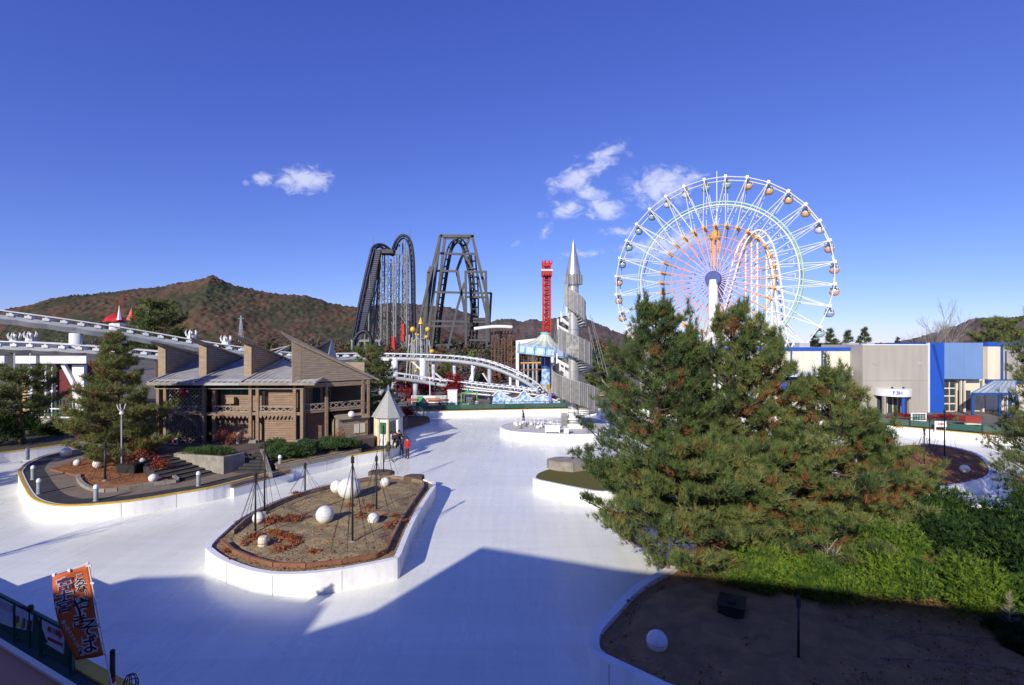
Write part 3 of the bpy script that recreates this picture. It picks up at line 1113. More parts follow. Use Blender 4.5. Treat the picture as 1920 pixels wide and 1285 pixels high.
pav = thing('timber_pavilion', 'two-storey brown timber pavilion with sawtooth roofs beside the rink', 'building', (-19, PY, BZ))
post_me = MB().bx(-.11, .11, -.11, .11, 0, 1).mesh('post', m_timber)
for px, yy in ((297, 0), (310, .02), (383, .0), (398, .25), (470, 0), (483, .02), (553, 0), (566, .05)):
    x = (px - 960) * PY / 960
    piece('post', post_me, pav, Matrix.Translation((x, PY + yy, BZ)) @ Matrix.Diagonal((1, 1, 4.45, 1)))
for px in (300, 386, 476, 556):
    x = (px - 960) * (PY + 2.8) / 960
    piece('post', post_me, pav, Matrix.Translation((x, PY + 2.6, BZ)) @ Matrix.Diagonal((1, 1, 4.6, 1)))
# footings
foot_me = MB().bx(-.28, .28, -.28, .28, -.2, .22).mesh('footing', m_conc)
for px in (304, 476, 560):
    x = (px - 960) * PY / 960
    piece('footing', foot_me, pav, Matrix.Translation((x, PY, BZ)))
X = lambda px, Y=PY: (px - 960) * Y / 960
# storey beams and top plate
b = MB()
b.bx(X(297), X(566), PY - .05, PY + .05, 3.55, 3.78)
b.build('floor_beam', m_timber, pav)
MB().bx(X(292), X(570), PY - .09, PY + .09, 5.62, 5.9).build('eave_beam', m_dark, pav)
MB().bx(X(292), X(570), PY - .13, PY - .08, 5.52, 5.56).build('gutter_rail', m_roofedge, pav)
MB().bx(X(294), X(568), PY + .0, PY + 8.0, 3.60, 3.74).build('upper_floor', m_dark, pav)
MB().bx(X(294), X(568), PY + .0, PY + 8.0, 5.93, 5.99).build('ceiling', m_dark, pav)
# walls behind the posts
w = MB()
siding(w, (X(400, PY + .9), PY + .9, 0), (1, 0, 0), (0, -1, 0), [(0, BZ), (X(478) - X(400), BZ), (X(478) - X(400), 3.55), (0, 3.55)])
siding(w, (X(400, PY + .9), PY + .9, 0), (1, 0, 0), (0, -1, 0), [(0, 3.8), (X(470) - X(400), 3.8), (X(470) - X(400), 5.3), (0, 5.3)])
siding(w, (X(486), PY + .35, 0), (1, 0, 0), (0, -1, 0), [(0.25, BZ), (X(553) - X(486), BZ), (X(553) - X(486), 3.5), (.25, 3.5)])
siding(w, (X(486), PY + .5, 0), (1, 0, 0), (0, -1, 0), [(.2, 3.8), (X(553) - X(486), 3.8), (X(553) - X(486), 5.5), (.2, 5.5)])
w.build('siding', m_siding, pav, kind='stuff')
k = MB()
k.bx(X(398), X(568), PY + 1.0, PY + 1.08, BZ, 5.9)
k.bx(X(294), X(400), PY + 3.4, PY + 3.5, BZ, 5.9)
k.bx(X(297) - .05, X(297) + .05, PY + .2, PY + 7.5, BZ, 5.9)
k.build('inner_wall', m_siding, pav)
# green board and small box upstairs
for i, px in enumerate((404, 423, 442)):
    MB().bx(X(px), X(px + 16), PY + .84, PY + .875, 5.05, 5.42).build('green_board', m_greenpanel, pav)
MB().bx(X(418), X(432), PY + .45, PY + .86, 4.35, 4.85).build('wall_box', m_fin, pav)
MB().bx(X(402) - .06, X(402) + .06, PY + .6, PY + .7, 3.8, 5.5).build('dark_post', m_dark, pav)
MB().bx(X(492) - .1, X(492) + .1, PY + .2, PY + .3, 3.8, 5.5).build('dark_post', m_dark, pav)


def xrail(parent, a, b, z0, z1, name='railing', m=None, pitch=.5):
    """railing with top and bottom rail and crossed slats, scalloped skirt"""
    a, b = Vector(a), Vector(b)
    L = (b - a).length
    d = (b - a).normalized()
    mb = MB()
    up = Vector((0, 0, 1))
    mb.beam(a + up * z1, b + up * z1, .07, .07)
    mb.beam(a + up * z0, b + up * z0, .07, .09)
    n = max(2, round(L / pitch))
    for i in range(n):
        p, q = a + d * (L * i / n), a + d * (L * (i + 1) / n)
        mb.beam(p + up * z0, q + up * z1, .03, .055)
        mb.beam(p + up * z1, q + up * z0, .03, .055)
    return mb.build(name, m or m_trim, parent, kind='stuff')


xrail(pav, (X(400), PY + .02, 0), (X(468), PY + .02, 0), 3.82, 4.22)
xrail(pav, (X(486), PY + .02, 0), (X(552), PY + .02, 0), 3.82, 4.22)
xrail(pav, (X(312), PY - .02, 0), (X(382), PY - .02, 0), 3.82, 4.22)
for a_, b_ in ((400, 468), (486, 552)):
    n = 9
    mb = MB()
    for i in range(n):
        x0 = X(a_) + (X(b_) - X(a_)) * i / n
        x1 = X(a_) + (X(b_) - X(a_)) * (i + 1) / n
        mb.add([(x0, PY - .08, 3.55), (x1, PY - .08, 3.55), ((x0 + x1) / 2, PY - .08, 3.30), (x0, PY - .05, 3.55), (x1, PY - .05, 3.55), ((x0 + x1) / 2, PY - .05, 3.30)],
               [(0, 1, 2), (5, 4, 3), (0, 2, 5, 3), (1, 4, 5, 2)])
    mb.build('scalloped_skirt', m_timber, pav, kind='stuff')
# lattice screen in the left bay (climbing stems on it)
lat = MB()
x0, x1, z0, z1 = X(314), X(381), BZ + .1, 5.5
st = .30
for sgn in (1, -1):
    c = -(z1 - z0)
    while c < (x1 - x0):
        pts = []
        for k_ in range(2):
            pass
        s0, s1 = max(c, 0), min(c + (z1 - z0), x1 - x0)
        if s1 - s0 > .1:
            if sgn > 0:
                lat.beam((x0 + s0, PY + .12, z0 + s0 - c), (x0 + s1, PY + .12, z0 + s1 - c), .03, .05)
            else:
                lat.beam((x1 - s0, PY + .16, z0 + s0 - c), (x1 - s1, PY + .16, z0 + s1 - c), .03, .05)
        c += st
lat.build('lattice', m_trim, pav, kind='stuff')
rd = random.Random(4)
vn = MB()
for i in range(46):
    p = Vector((rd.uniform(x0, x1), PY + rd.uniform(-.05, .25), BZ + rd.uniform(0, 1.2)))
    pts = [p]
    for j in range(7):
        p = p + Vector((rd.gauss(0, .17), rd.gauss(0, .04), rd.uniform(.05, .42)))
        p.x = min(max(p.x, x0), x1)
        pts.append(p)
    vn.tube(pts, .02, 3, cap=False)
vn.build('bare_vine', m_twig, pav, fix=False)
o = MB().ball((X(343), PY - .05, 5.25), .19, 8).ball((X(349), PY - .02, 5.05), .12, 8).build('red_ornament', m_red, pav)
MB().ball((X(352), PY - .05, 5.35), .1, 8).build('pale_ornament', m_white, pav)
# red and white low barrier boards at the foot of the lattice
for i, px in enumerate((322, 331, 340)):
    f = MB().bx(X(px) - .02, X(px + 9), PY - 1.0, PY - .95, BZ + .05, BZ + .5).build('barrier_board', m_white, pav)
    MB().bx(X(px) + .06, X(px + 9) - .06, PY - 1.02, PY - 1.0, BZ + .14, BZ + .42).build('red_panel', m_red, f)

# --- roofs
XL = [-26.95, -23.55, -20.1, -14.6]
for k_ in range(3):
    xl, xr = XL[k_], XL[k_ + 1] + (0 if k_ < 2 else 0)
    yf = 37.9 - .02 * k_
    r = thing  # noqa
    yb = 46.5 if k_ < 2 else 45.0
    zl_b, zr_b = 6.02 + (yb - yf) * .212, 6.02 + (yb - yf) * .150
    if k_ == 2:
        yb_r = 39.4
    else:
        yb_r = yb
    zr = 6.02 + (yb_r - yf) * .150
    zfr, zfl = 6.00, 6.03
    roof = MB().extr([(xl, yf, zfl), (xr, yf, zfr), (xr, yb_r, zr), (xl, yb, zl_b)], (0, 0, -.10)).build('lower_roof', m_roofmetal, pav)
    seams = MB()
    n = 8 if k_ < 2 else 13
    for i in range(n + 1):
        t_ = i / n
        x = xl + (xr - xl) * t_
        if k_ == 2:
            ybx = yb if x < -17.05 else 39.4
        else:
            ybx = yb
        za, zb_ = zfl + (zfr - zfl) * t_, (zl_b + ((6.02 + (yb - yf) * .150) - zl_b) * t_) if ybx == yb else 6.02 + (39.4 - yf) * .16
        seams.beam((x, yf, za + .02), (x, ybx, zb_ + .02), .05 if 0 < i < n else .14, .05 if 0 < i < n else .14)
    seams.build('standing_seams', m_roofmetal, roof, kind='stuff')
    MB().bx(xl - .05, xr + .03, yf - .10, yf + .02, 5.84, 6.0).build('eave_fascia', m_roofedge if k_ == 1 else m_trim, roof)
    g = MB()
    for i in range(2):
        g.beam((xl, yf + .45 + .3 * i, 6.02 + .13 + .06 * i), (xr, yf + .45 + .3 * i, 6.02 + .10 + .06 * i), .05, .04)
    g.build('snow_guard', m_roofedge, roof)

for k_, (xf, tip_px, tip_py) in enumerate(((-27.0, 282, 640), (-23.8, 356, 631), (-20.3, 436, 625))):
    yA, yB = 39.9, 46.6
    zT, zB = 8.72 + .05 * k_, 7.40
    fin = MB().bx(xf - .58, xf, yA - .02, yA + .12, 6.15, zT + .05).build('fin', m_fin, pav)
    w = MB()
    siding(w, (xf, yA + .12, 0), (0, 1, 0), (1, 0, 0), [(0, 6.2), (yB - yA, 7.2), (yB - yA, zB), (0, zT)], bh=.16)
    w.build('side_boards', m_siding_grey, fin, kind='stuff')
    w = MB()
    w.extr([(xf - .02, yA + .1, 6.0), (xf - .02, yB, 6.9), (xf - .02, yB, zB), (xf - .02, yA + .1, zT)], (-.1, 0, 0))
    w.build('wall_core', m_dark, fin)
    Yt = xf * 960 / (tip_px - 960)
    tip = W(tip_px, tip_py, Yt)
    # pointed flying roof, rising to the front
    pts = [tip, (xf + .16, yA + .1, zT + .12), (xf + .16, yB, zB + .06), (xf - .75, yB, zB + .06), (xf - .75, yA + .6, zT + .02)]
    MB().extr(pts, (0, 0, -.13)).build('upper_roof', m_trim, pav)

# --- diagonal right wing
P0, Q0 = Vector((-15.8, 38.6, 0)), Vector((-11.8, 42.0, 0))
du = (Q0 - P0).normalized()
LW = (Q0 - P0).length
dn = Vector((du.y, -du.x, 0))           # outward, to the right front
bk = -dn
fin0 = P0 + du * (-.75)
# gable wall
zA, zE = 9.08, 6.05
s0, s1 = 0.0, LW + 1.25
f = MB().extr([fin0 + Vector((0, 0, 5.98)), fin0 + du * .62 + Vector((0, 0, 5.98)), fin0 + du * .62 + Vector((0, 0, 8.85)), fin0 + Vector((0, 0, zA))], dn * .06).build('fin', m_fin, pav)
w = MB()
siding(w, fin0 + du * .62, du, dn, [(0, 5.98), (s1 - .62, 5.98), (s1 - .62, 6.0), (0, 8.82)], bh=.17, t=.05)
w.build('gable_boards', m_siding_grey, pav, kind='stuff')
MB().extr([fin0 + Vector((0, 0, 5.96)), fin0 + du * s1 + Vector((0, 0, 5.96)), fin0 + Vector((0, 0, zA - .05))], bk * .1).build('gable_core', m_siding_grey, pav)
rdir = Vector((-.34, .94, 0)).normalized()
tip = W(527, 621, 37.3)
e = fin0 + du * (s1 + .35)
pts = [tip, fin0 + dn * .25 + Vector((0, 0, zA + .10)), e + dn * .28 + Vector((0, 0, 5.98)), e + rdir * .7 + Vector((0, 0, 5.98)), fin0 + rdir * .7 + Vector((0, 0, zA + .05))]
MB().extr([fin0 + rdir * .7 + Vector((0, 0, zA - .02)), e + rdir * .7 + Vector((0, 0, 5.95)), e + rdir * 6 + Vector((0, 0, 5.95)), fin0 + rdir * 6 + Vector((0, 0, zA - .02))], (0, 0, -.14)).build('upper_roof', m_roofmetal, pav)
MB().extr(pts, (0, 0, -.17)).build('upper_roof', m_trim, pav)
# left wall of the tall unit
w = MB()
w.extr([fin0 + Vector((0, 0, 6.0)), fin0 + rdir * 6 + Vector((0, 0, 6.6)), fin0 + rdir * 6 + Vector((0, 0, zA - .1)), fin0 + Vector((0, 0, zA - .1))], (.08, .03, 0))
w.build('return_wall', m_siding_grey, pav)
# gallery: posts, floor, railing, recessed dark room
for t_, z0 in ((.02, BZ), (.346, BZ), (.91, .9), (1.0, .9)):
    p = P0 + du * (LW * t_)
    piece('post', post_me, pav, Matrix.Translation((p.x, p.y, z0)) @ Matrix.Rotation(math.atan2(du.y, du.x), 4, 'Z') @ Matrix.Diagonal((.9, .9, 5.95 - z0, 1)))
p = P0 + du * (LW * .97)
MB().bx(p.x - .35, p.x + .35, p.y - .35, p.y + .35, .7, 1.12).build('footing', m_conc, pav)
gl = MB()
q = [P0 + du * .1, P0 + du * LW, P0 + du * LW + bk * 3.2, P0 + du * .1 + bk * 3.2]
gl.extr([v_ + Vector((0, 0, 3.62)) for v_ in q], (0, 0, .14))
gl.build('gallery_floor', m_timber, pav)
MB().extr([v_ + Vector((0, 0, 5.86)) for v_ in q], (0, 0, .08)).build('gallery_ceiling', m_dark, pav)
xrail(pav, P0 + du * .25, P0 + du * (LW - .3), 3.85, 4.3)
bm_ = MB()
bm_.beam(P0 + Vector((0, 0, 5.72)), P0 + du * (LW + .1) + Vector((0, 0, 5.72)), .1, .32)
bm_.build('eave_beam', m_timber, pav)
rm = MB()
a_, b_ = P0 + bk * 1.5, P0 + du * 2.7 + bk * 1.5
rm.extr([a_ + Vector((0, 0, 3.76)), b_ + Vector((0, 0, 3.76)), b_ + Vector((0, 0, 5.86)), a_ + Vector((0, 0, 5.86))], bk * .1)
rm.build('inner_wall', m_siding, pav)
for s_ in (.4, 1.3, 2.1):
    c = P0 + du * s_ + bk * 1.46
    MB().extr([c + Vector((0, 0, 3.9)), c + du * .55 + Vector((0, 0, 3.9)), c + du * .55 + Vector((0, 0, 5.5)), c + Vector((0, 0, 5.5))], dn * .03).build('window', m_glass, pav)
lw = MB()
siding(lw, P0 + bk * .9 + du * .1, du, dn, [(0, BZ), (2.2, BZ), (2.2, 3.6), (0, 3.6)])
lw.build('siding', m_siding, pav, kind='stuff')
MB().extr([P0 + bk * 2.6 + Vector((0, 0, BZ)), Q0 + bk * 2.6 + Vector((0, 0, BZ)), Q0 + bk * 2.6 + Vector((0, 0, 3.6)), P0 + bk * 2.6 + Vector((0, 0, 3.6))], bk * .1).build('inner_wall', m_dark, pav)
# lean-to shed below the gallery
sx = P0 + du * (LW * .5) + dn * .35
sh = MB()
L2 = LW * .46
siding(sh, sx, du, dn, [(0, .85), (L2, .85), (L2, 2.95), (0, 2.95)], bh=.16)
siding(sh, sx, bk, -du, [(0, .85), (1.6, .85), (1.6, 2.95), (0, 2.95)], bh=.16)
sh.build('shed_boards', m_siding_grey, pav, kind='stuff')
MB().extr([sx + Vector((0, 0, .85)), sx + du * L2 + Vector((0, 0, .85)), sx + du * L2 + Vector((0, 0, 2.95)), sx + Vector((0, 0, 2.95))], bk * 1.6).build('shed_core', m_siding_grey, pav)
MB().extr([sx - du * .15 + dn * .25 + Vector((0, 0, 2.95)), sx + du * (L2 + .1) + dn * .25 + Vector((0, 0, 2.95)), sx + du * (L2 + .1) + bk * 1.2 + Vector((0, 0, 3.35)), sx - du * .15 + bk * 1.2 + Vector((0, 0, 3.35))], (0, 0, .07)).build('shed_roof', m_trim, pav)
for s_ in (1.25, 1.75):
    c = sx + du * s_ + dn * .06
    wdw = MB().extr([c + Vector((0, 0, 1.75)), c + du * .42 + Vector((0, 0, 1.75)), c + du * .42 + Vector((0, 0, 2.5)), c + Vector((0, 0, 2.5))], dn * .03).build('shed_window', mat('pale_blind', (.62, .60, .46), (.55, .53, .42), scale=2, rough=.6), pav)
MB().ball(tuple(sx + du * .9 + dn * .35 + Vector((0, 0, 3.35))), .26, 12).build('globe_lamp', m_white, pav)
# rear roofs of the same building, seen over the front ones
for (tp, rt) in (((547, 646, 50), (470, 668, 47.5)), ((622, 636, 53), (585, 662, 49))):
    a_, b_ = W(*tp), W(*rt)
    MB().extr([a_, b_ + Vector((1.6, 0, -.1)), b_ + Vector((1.2, 3.4, -.5)), b_ + Vector((-2.2, 3.4, -.5)), b_ + Vector((-1.2, .3, -.1))], (0, 0, -.12)).build('rear_roof', m_roofmetal, pav)
MB().bx(-23, -13.5, 46.8, 47.0, 1.5, 7.2).build('rear_wall', m_siding_grey, pav)

# ------------------------------------------------------------------ stairs and planters
sz = [KZ + .12 * i for i in range(1, 6)]
PA, PB = Vector((-22.6, 34.2, 0)), Vector((-18.0, 31.95, 0))
pd = (PB - PA).normalized()
pf = Vector((pd.y, -pd.x, 0))          # towards the front
stair = thing('stairs', 'dark steps descending beside the concrete planter to the promenade', 'stairs', (-20, 31.6, KZ))
for i in range(7):
    u0, u1 = .66 * i, .66 * (i + 1) + .03
    zt_s = BZ - .02 - .1 * (i + 1)
    c4 = [PA + pd * u0 + pf * .02, PA + pd * u1 + pf * .02, PA + pd * u1 + pf * (2.1 + .12 * i), PA + pd * u0 + pf * (2.1 + .12 * i)]
    MB().extr([v + Vector((0, 0, KZ - .06)) for v in c4], (0, 0, zt_s - KZ + .06)).build('step', m_asphalt, stair)
    n4 = [PA + pd * (u1 - .07) + pf * .03, PA + pd * u1 + pf * .03, PA + pd * u1 + pf * (2.09 + .12 * i), PA + pd * (u1 - .07) + pf * (2.09 + .12 * i)]
    MB().extr([v + Vector((0, 0, zt_s)) for v in n4], (0, 0, .006)).build('nosing', m_pave, stair)
plt = thing('concrete_planter', 'wedge-shaped pale concrete planter beside the dark steps', 'planter', (-19.6, 33.2, KZ))
MB().extr([PA + Vector((0, 0, 1.2)), PB + Vector((0, 0, .7)), PB + Vector((0, 0, 1.88)), PA + Vector((0, 0, 1.6))], -pf * .16).build('front_wall', m_conc, plt)
q0 = PB - pd * .17 - pf * .165
MB().extr([q0 + Vector((0, 0, .7)), q0 - pf * 1.3 + Vector((0, 0, .7)), q0 - pf * 1.3 + Vector((0, 0, 1.86)), q0 + Vector((0, 0, 1.86))], pd * .17).build('end_wall', m_conc, plt)
MB().prism([tuple((PA - pf * .17).xy), tuple((PB - pd * .18 - pf * .17).xy), tuple((PB - pd * .18 - pf * 1.5).xy), tuple((PA - pf * 1.5).xy)], .7, 1.62).build('soil', m_soil, plt)
stair = thing('stairs', 'shadowed stair flight between the planter and the juniper bed', 'stairs', (-16.8, 33.6, KZ))
for i in range(6):
    MB().bx(-17.5, -15.4 - .15 * i, 32.3 + i * .42, 32.72 + i * .42 + .3, KZ - .05, KZ + .115 * (i + 1)).build('step', m_asphalt, stair)
ks = thing('stair_kerb', 'pale stepped kerb climbing beside the juniper bed', 'kerb', (-15.3, 33, KZ))
for i in range(7):
    a_ = Vector((-14.9 - .33 * i, 31.6 + i * .52, 0))
    MB().beam(a_ + Vector((0, 0, KZ + .06 + .11 * i)), a_ + Vector((-.33, .54, KZ + .06 + .11 * i)), .22, .3).build('kerb_stone', m_conc, ks)
# kerb round the left planting bed
bedk = catmull([G(x, y, KZ) for x, y in ((146, 893), (150, 905), (165, 916), (195, 922), (240, 917), (290, 909), (333, 904), (325, 896), (300, 880))], 3)
kk = thing('bed_kerb', 'curved pale stone kerb around the pine bed on the promenade', 'kerb', (bedk[8].x, bedk[8].y, KZ))
kp = resample(bedk, .55)
for i in range(len(kp) - 1):
    MB().beam(kp[i] + Vector((0, 0, .06)), kp[i].lerp(kp[i + 1], .97) + Vector((0, 0, .06)), .2, .2).build('kerb_stone', m_conc, kk)
bedpoly = [(p.x, p.y) for p in bedk] + [(-23.7, 32.7), (-25.2, 34.4), (-28.2, 36.7), (-30.2, 37.6), (-29.8, 33)]
structure(MB().prism(bedpoly, KZ - .04, KZ + .05).build('planting_bed', m_soil_red))
rough_patch('soil', [Vector((p[0], p[1], 0)) for p in bedpoly], KZ + .04, .10, .2, m_soil_red, 15)
jb = [(-15.2, 33.0), (-12.9, 36.3), (-11.3, 38.4), (-12.6, 39.0), (-15.6, 36.0), (-16.6, 35.0)]
structure(MB().prism(jb, KZ - .04, KZ + .25).build('planting_bed', m_soil))
kk = thing('bed_kerb', 'low straight stone kerb in front of the juniper bed', 'kerb', (-13, 36, KZ))
kp = resample([Vector((-15.1, 32.8, KZ)), Vector((-12.7, 36.1, KZ)), Vector((-11.0, 38.5, KZ))], .8)
for i in range(len(kp) - 1):
    MB().beam(kp[i] + Vector((0, 0, .1)), kp[i].lerp(kp[i + 1], .97) + Vector((0, 0, .1)), .2, .28).build('kerb_stone', m_conc, kk)

# ------------------------------------------------------------------ ticket hut
hc = Vector((-10.05, 41.6, KZ))
hut = thing('ticket_hut', 'small octagonal white hut with steep pointed grey shingle roof', 'hut', hc)
n = 8
ra = 1.02


def octp(r, z, k, ph=.2):
    a = ph + 2 * math.pi * k / n
    return hc + Vector((r * math.cos(a), r * math.sin(a), z))


m_shingle = mat('grey_shingle', (.40, .40, .38), (.30, .30, .285), scale=5, rough=.75, stretch=(1, 1, 6))
m_hutpost = mat('hut_yellow_post', (.70, .54, .26), (.62, .46, .2), scale=2, rough=.6)
for k_ in range(n):
    MB().extr([octp(ra, 0, k_), octp(ra, 0, k_ + 1), octp(ra, 2.28, k_ + 1), octp(ra, 2.28, k_)], (hc - octp(ra, 0, k_ + .5)) * .06).build('wall_panel', m_white, hut)
    MB().beam(octp(ra + .02, 0, k_), octp(ra + .02, 2.28, k_), .15).build('corner_post', m_hutpost if k_ in (4, 5, 6) else m_white, hut)
rows = 9
for r_ in range(rows):
    t0, t1 = r_ / rows, (r_ + 1) / rows
    mb = MB()
    for k_ in range(n):
        ra0, ra1 = 1.28 * (1 - t0) ** 1.08 + .05, 1.28 * (1 - t1) ** 1.08 + .03
        z0, z1 = 2.22 + 2.15 * t0, 2.22 + 2.15 * t1
        mb.add([octp(ra0, z0, k_), octp(ra0, z0, k_ + 1), octp(ra1, z1 + .03, k_ + 1), octp(ra1, z1 + .03, k_), octp(ra0 - .05, z0 - .03, k_), octp(ra0 - .05, z0 - .03, k_ + 1)],
               [(0, 1, 2, 3), (1, 0, 4, 5)])
    mb.build('shingle_course', m_shingle, hut)
MB().lathe([(.06, 0), (.05, .35), (.0, .5)], 8, tuple(hc + Vector((0, 0, 4.3)))).build('finial', m_steel, hut)
kf = 5
c0 = (octp(ra + .03, 0, kf) + octp(ra + .03, 0, kf + 1)) / 2
tg = (octp(1, 0, kf + 1) - octp(1, 0, kf)).normalized()
nn_ = (c0 - hc)
nn_.z = 0
nn_.normalize()
gb = MB().extr([c0 - tg * .24 + Vector((0, 0, .95)), c0 + tg * .24 + Vector((0, 0, .95)), c0 + tg * .24 + Vector((0, 0, 1.85)), c0 - tg * .24 + Vector((0, 0, 1.85))], nn_ * .04).build('green_board', m_greenpanel, hut)
MB().lathe([(.001, .0), (.06, .0), (.06, .015)], 10).build('emblem', m_white, gb)
em = gb.children[0]
em.matrix_basis = Matrix.Translation(c0 + nn_ * .05 + Vector((0, 0, 1.5)) - hc) @ Vector((0, 0, 1)).rotation_difference(nn_).to_matrix().to_4x4()
c1 = (octp(ra + .03, 0, kf + 1) + octp(ra + .03, 0, kf + 2)) / 2
tg = (octp(1, 0, kf + 2) - octp(1, 0, kf + 1)).normalized()
n1 = (c1 - hc)
n1.z = 0
n1.normalize()
MB().extr([c1 - tg * .24 + Vector((0, 0, .95)), c1 + tg * .24 + Vector((0, 0, .95)), c1 + tg * .24 + Vector((0, 0, 1.95)), c1 - tg * .24 + Vector((0, 0, 1.95))], n1 * .03).build('window', m_glass, hut)
# ------------------------------------------------------------------ ferris wheel
m_fw = mat('wheel_white', (.72, .72, .68), (.66, .66, .63), scale=.6, rough=.4)
m_fo = mat('wheel_orange', (.76, .38, .07), (.68, .32, .06), scale=1, rough=.4)
m_fp = mat('wheel_pink', (.72, .36, .31), (.68, .32, .28), scale=1, rough=.4)
m_fl = mat('wheel_lavender', (.52, .46, .66), (.48, .42, .62), scale=1, rough=.4)
m_fg = mat('wheel_green', (.36, .56, .40), (.33, .5, .37), scale=1, rough=.4)
m_hub = mat('hub_blue', (.035, .075, .26), (.03, .06, .22), scale=.8, rough=.4)
m_cabgl = mat('cabin_glass', (.12, .16, .18), (.16, .2, .22), scale=.6, rough=.1, spec=.8)

FY = 88.0
FX = (1342 - 960) / F * FY
FHZ = CAM_H + (CY - 526) / F * FY
FR = 17.35
fw = thing('ferris_wheel', 'tall white ferris wheel with round cabins and a blue hub disc', 'ferris wheel', (FX, FY, KZ))
fw.rotation_euler = (0, 0, R(-30))
ORG[fw] = Vector((0, 0, 0))       # parts below are written in the wheel's own frame
HZ = FHZ - KZ
NC = 32
stp = 2 * math.pi / NC


def wp(r, a, y):
    return Vector((r * math.sin(a), y, r * math.cos(a)))


RO, RG = .53 * FR, .755 * FR
# one sector of spokes: hub -> orange ring (in colour bands), then a V out to the rim; shared by all sectors
sec = MB()
for y, yh in ((-1.15, -2.2), (1.15, 2.2)):
    a = 0
    bands = [(.06, .24, 2), (.24, .42, 1), (.42, .53, 0)]
    for (r0, r1, mi) in bands:
        sec.mi = {0: 0, 1: 1, 2: 2}[mi]
        f0, f1 = (r0 - .06) / .94, (r1 - .06) / .94
        sec.tube([wp(r0 * FR, 0, yh + (y - yh) * f0), wp(r1 * FR, 0, yh + (y - yh) * f1)], .085, 5, cap=False)
    yo = yh + (y - yh) * (.47 / .94)
    sec.mi = 3
    for sg in (-.5, .5):
        sec.tube([wp(RO, 0, yo), wp(FR, stp * sg, y)], .062, 5, cap=False)
    rr = .69
    sec.tube([wp(rr * FR, -stp * .5 * (rr - .53) / .47 * .95, y * .9 - .02), wp(rr * FR, stp * .5 * (rr - .53) / .47 * .95, y * .9 - .02)], .06, 4)
sec_me = sec.mesh('spoke_pair', [m_fo, m_fp, m_fl, m_fw])
node_me = MB().bx(-.2, .2, -1.75, 1.7, -.2, .2).mesh('orange_node', m_fo)
joint_me = MB().bx(-.22, .22, -1.3, 1.3, -.22, .28).mesh('rim_joint', m_fw)
for i in range(NC):
    a = stp * i
    piece('spoke_pair', sec_me, fw, Matrix.Translation((0, 0, HZ)) @ Matrix.Rotation(a, 4, 'Y'))
    piece('ring_node', node_me, fw, Matrix.Translation((0, 0, HZ)) @ Matrix.Rotation(a, 4, 'Y') @ Matrix.Translation((0, 0, RO)))
    piece('rim_joint', joint_me, fw, Matrix.Translation((0, 0, HZ)) @ Matrix.Rotation(a + stp / 2, 4, 'Y') @ Matrix.Translation((0, 0, FR)))


def ring(name, r, ys, rad, m, n=96):
    mb = MB()
    for y in ys:
        mb.tube([Vector((r * math.sin(2 * math.pi * k / n), y, HZ + r * math.cos(2 * math.pi * k / n))) for k in range(n)], rad, 5, closed=True)
    mb.build(name, m, fw, smooth=True)


mb = MB()
for y in (-1.15, 1.15):
    pts = [wp(FR, stp * (i + .5), y) + Vector((0, 0, HZ)) for i in range(NC)]
    for i in range(NC):
        mb.tube([pts[i], pts[(i + 1) % NC]], .085, 5)
mb.build('rim', m_fw, fw)
ring('green_ring', RG, (-1.35,), .17, m_fg)
ring('green_ring', RG * .985, (1.35,), .10, m_fg)
ring('white_ring', RG * .962, (-1.35,), .12, m_fw)
ring('orange_ring', RO, (-1.65,), .06, m_fo)
ring('orange_ring', RO, (1.65,), .06, m_fo)
ring('pink_ring', .41 * FR, (-1.75,), .07, m_fp)
ring('pink_ring', .305 * FR, (-1.9,), .06, m_fp)
ring('lavender_ring', .2 * FR, (-2.0,), .06, m_fl)
hb = MB().lathe([(.001, -.5), (1.2, -.5), (1.28, -.35), (1.28, 5.4), (.001, 5.4)], 20)
hub = hb.build('hub', m_hub, fw)
hub.matrix_basis = Matrix.Translation((0, -2.7, HZ)) @ Matrix.Rotation(R(-90), 4, 'X')
for y in (-2.55, 2.75):
    MB().lathe([(.86, -HZ), (.76, -1.0), (.7, -.2)], 14, (0, y + (-.2 if y < 0 else .2), HZ)).build('column', m_white, fw, smooth=True)
for y, s in ((-2.75, -1), (2.95, 1)):
    mb = MB()
    for sx in (-1, 1):
        mb.tube([(0, y, HZ * .52), (sx * 7.5, y + s * 1.0, 0)], .42, 8)
    mb.build('brace_leg', m_white, fw)
# cabins
cab = {}
for nm, c in (('orange', (.72, .42, .22)), ('teal', (.26, .48, .50)), ('blue', (.22, .38, .58)), ('pink', (.70, .40, .33)), ('white', (.72, .72, .70))):
    mcol = mat('cabin_' + nm, c, tuple(x * .8 for x in c), scale=1.5, rough=.4)
    cab[nm] = mcol
body_mes = {}
pr = [(.05, -.98), (.55, -.9), (.85, -.6), (.98, -.2), (1.0, 0)]
for nm in cab:
    body_mes[nm] = MB().lathe(pr, 14).mesh('cabin_shell', cab[nm], smooth=True)
glass_me = MB().lathe([(.96, 0), (.95, .3), (.8, .62)], 14).mesh('cabin_glazing', m_cabgl, smooth=True)
roof_me = MB().lathe([(.84, .6), (.6, .84), (.3, .96), (.02, 1.0)], 14).mesh('cabin_roof', m_fw, smooth=True)
fr = MB()
for k in range(7):
    a = 2 * math.pi * k / 7
    fr.tube([(1.0 * math.cos(a), 1.0 * math.sin(a), -.05), (.97 * math.cos(a), .97 * math.sin(a), .3), (.82 * math.cos(a), .82 * math.sin(a), .64)], .05, 4)
fr.lathe([(.98, -.06), (1.03, -.06), (1.03, .06), (.98, .06)], 14)
fr.tube([(0, -1.1, 1.05), (0, 1.1, 1.05)], .05, 5)
fr.tube([(0, 0, .95), (0, 0, 1.2)], .1, 5)
frame_me = fr.mesh('cabin_frame', m_fw)
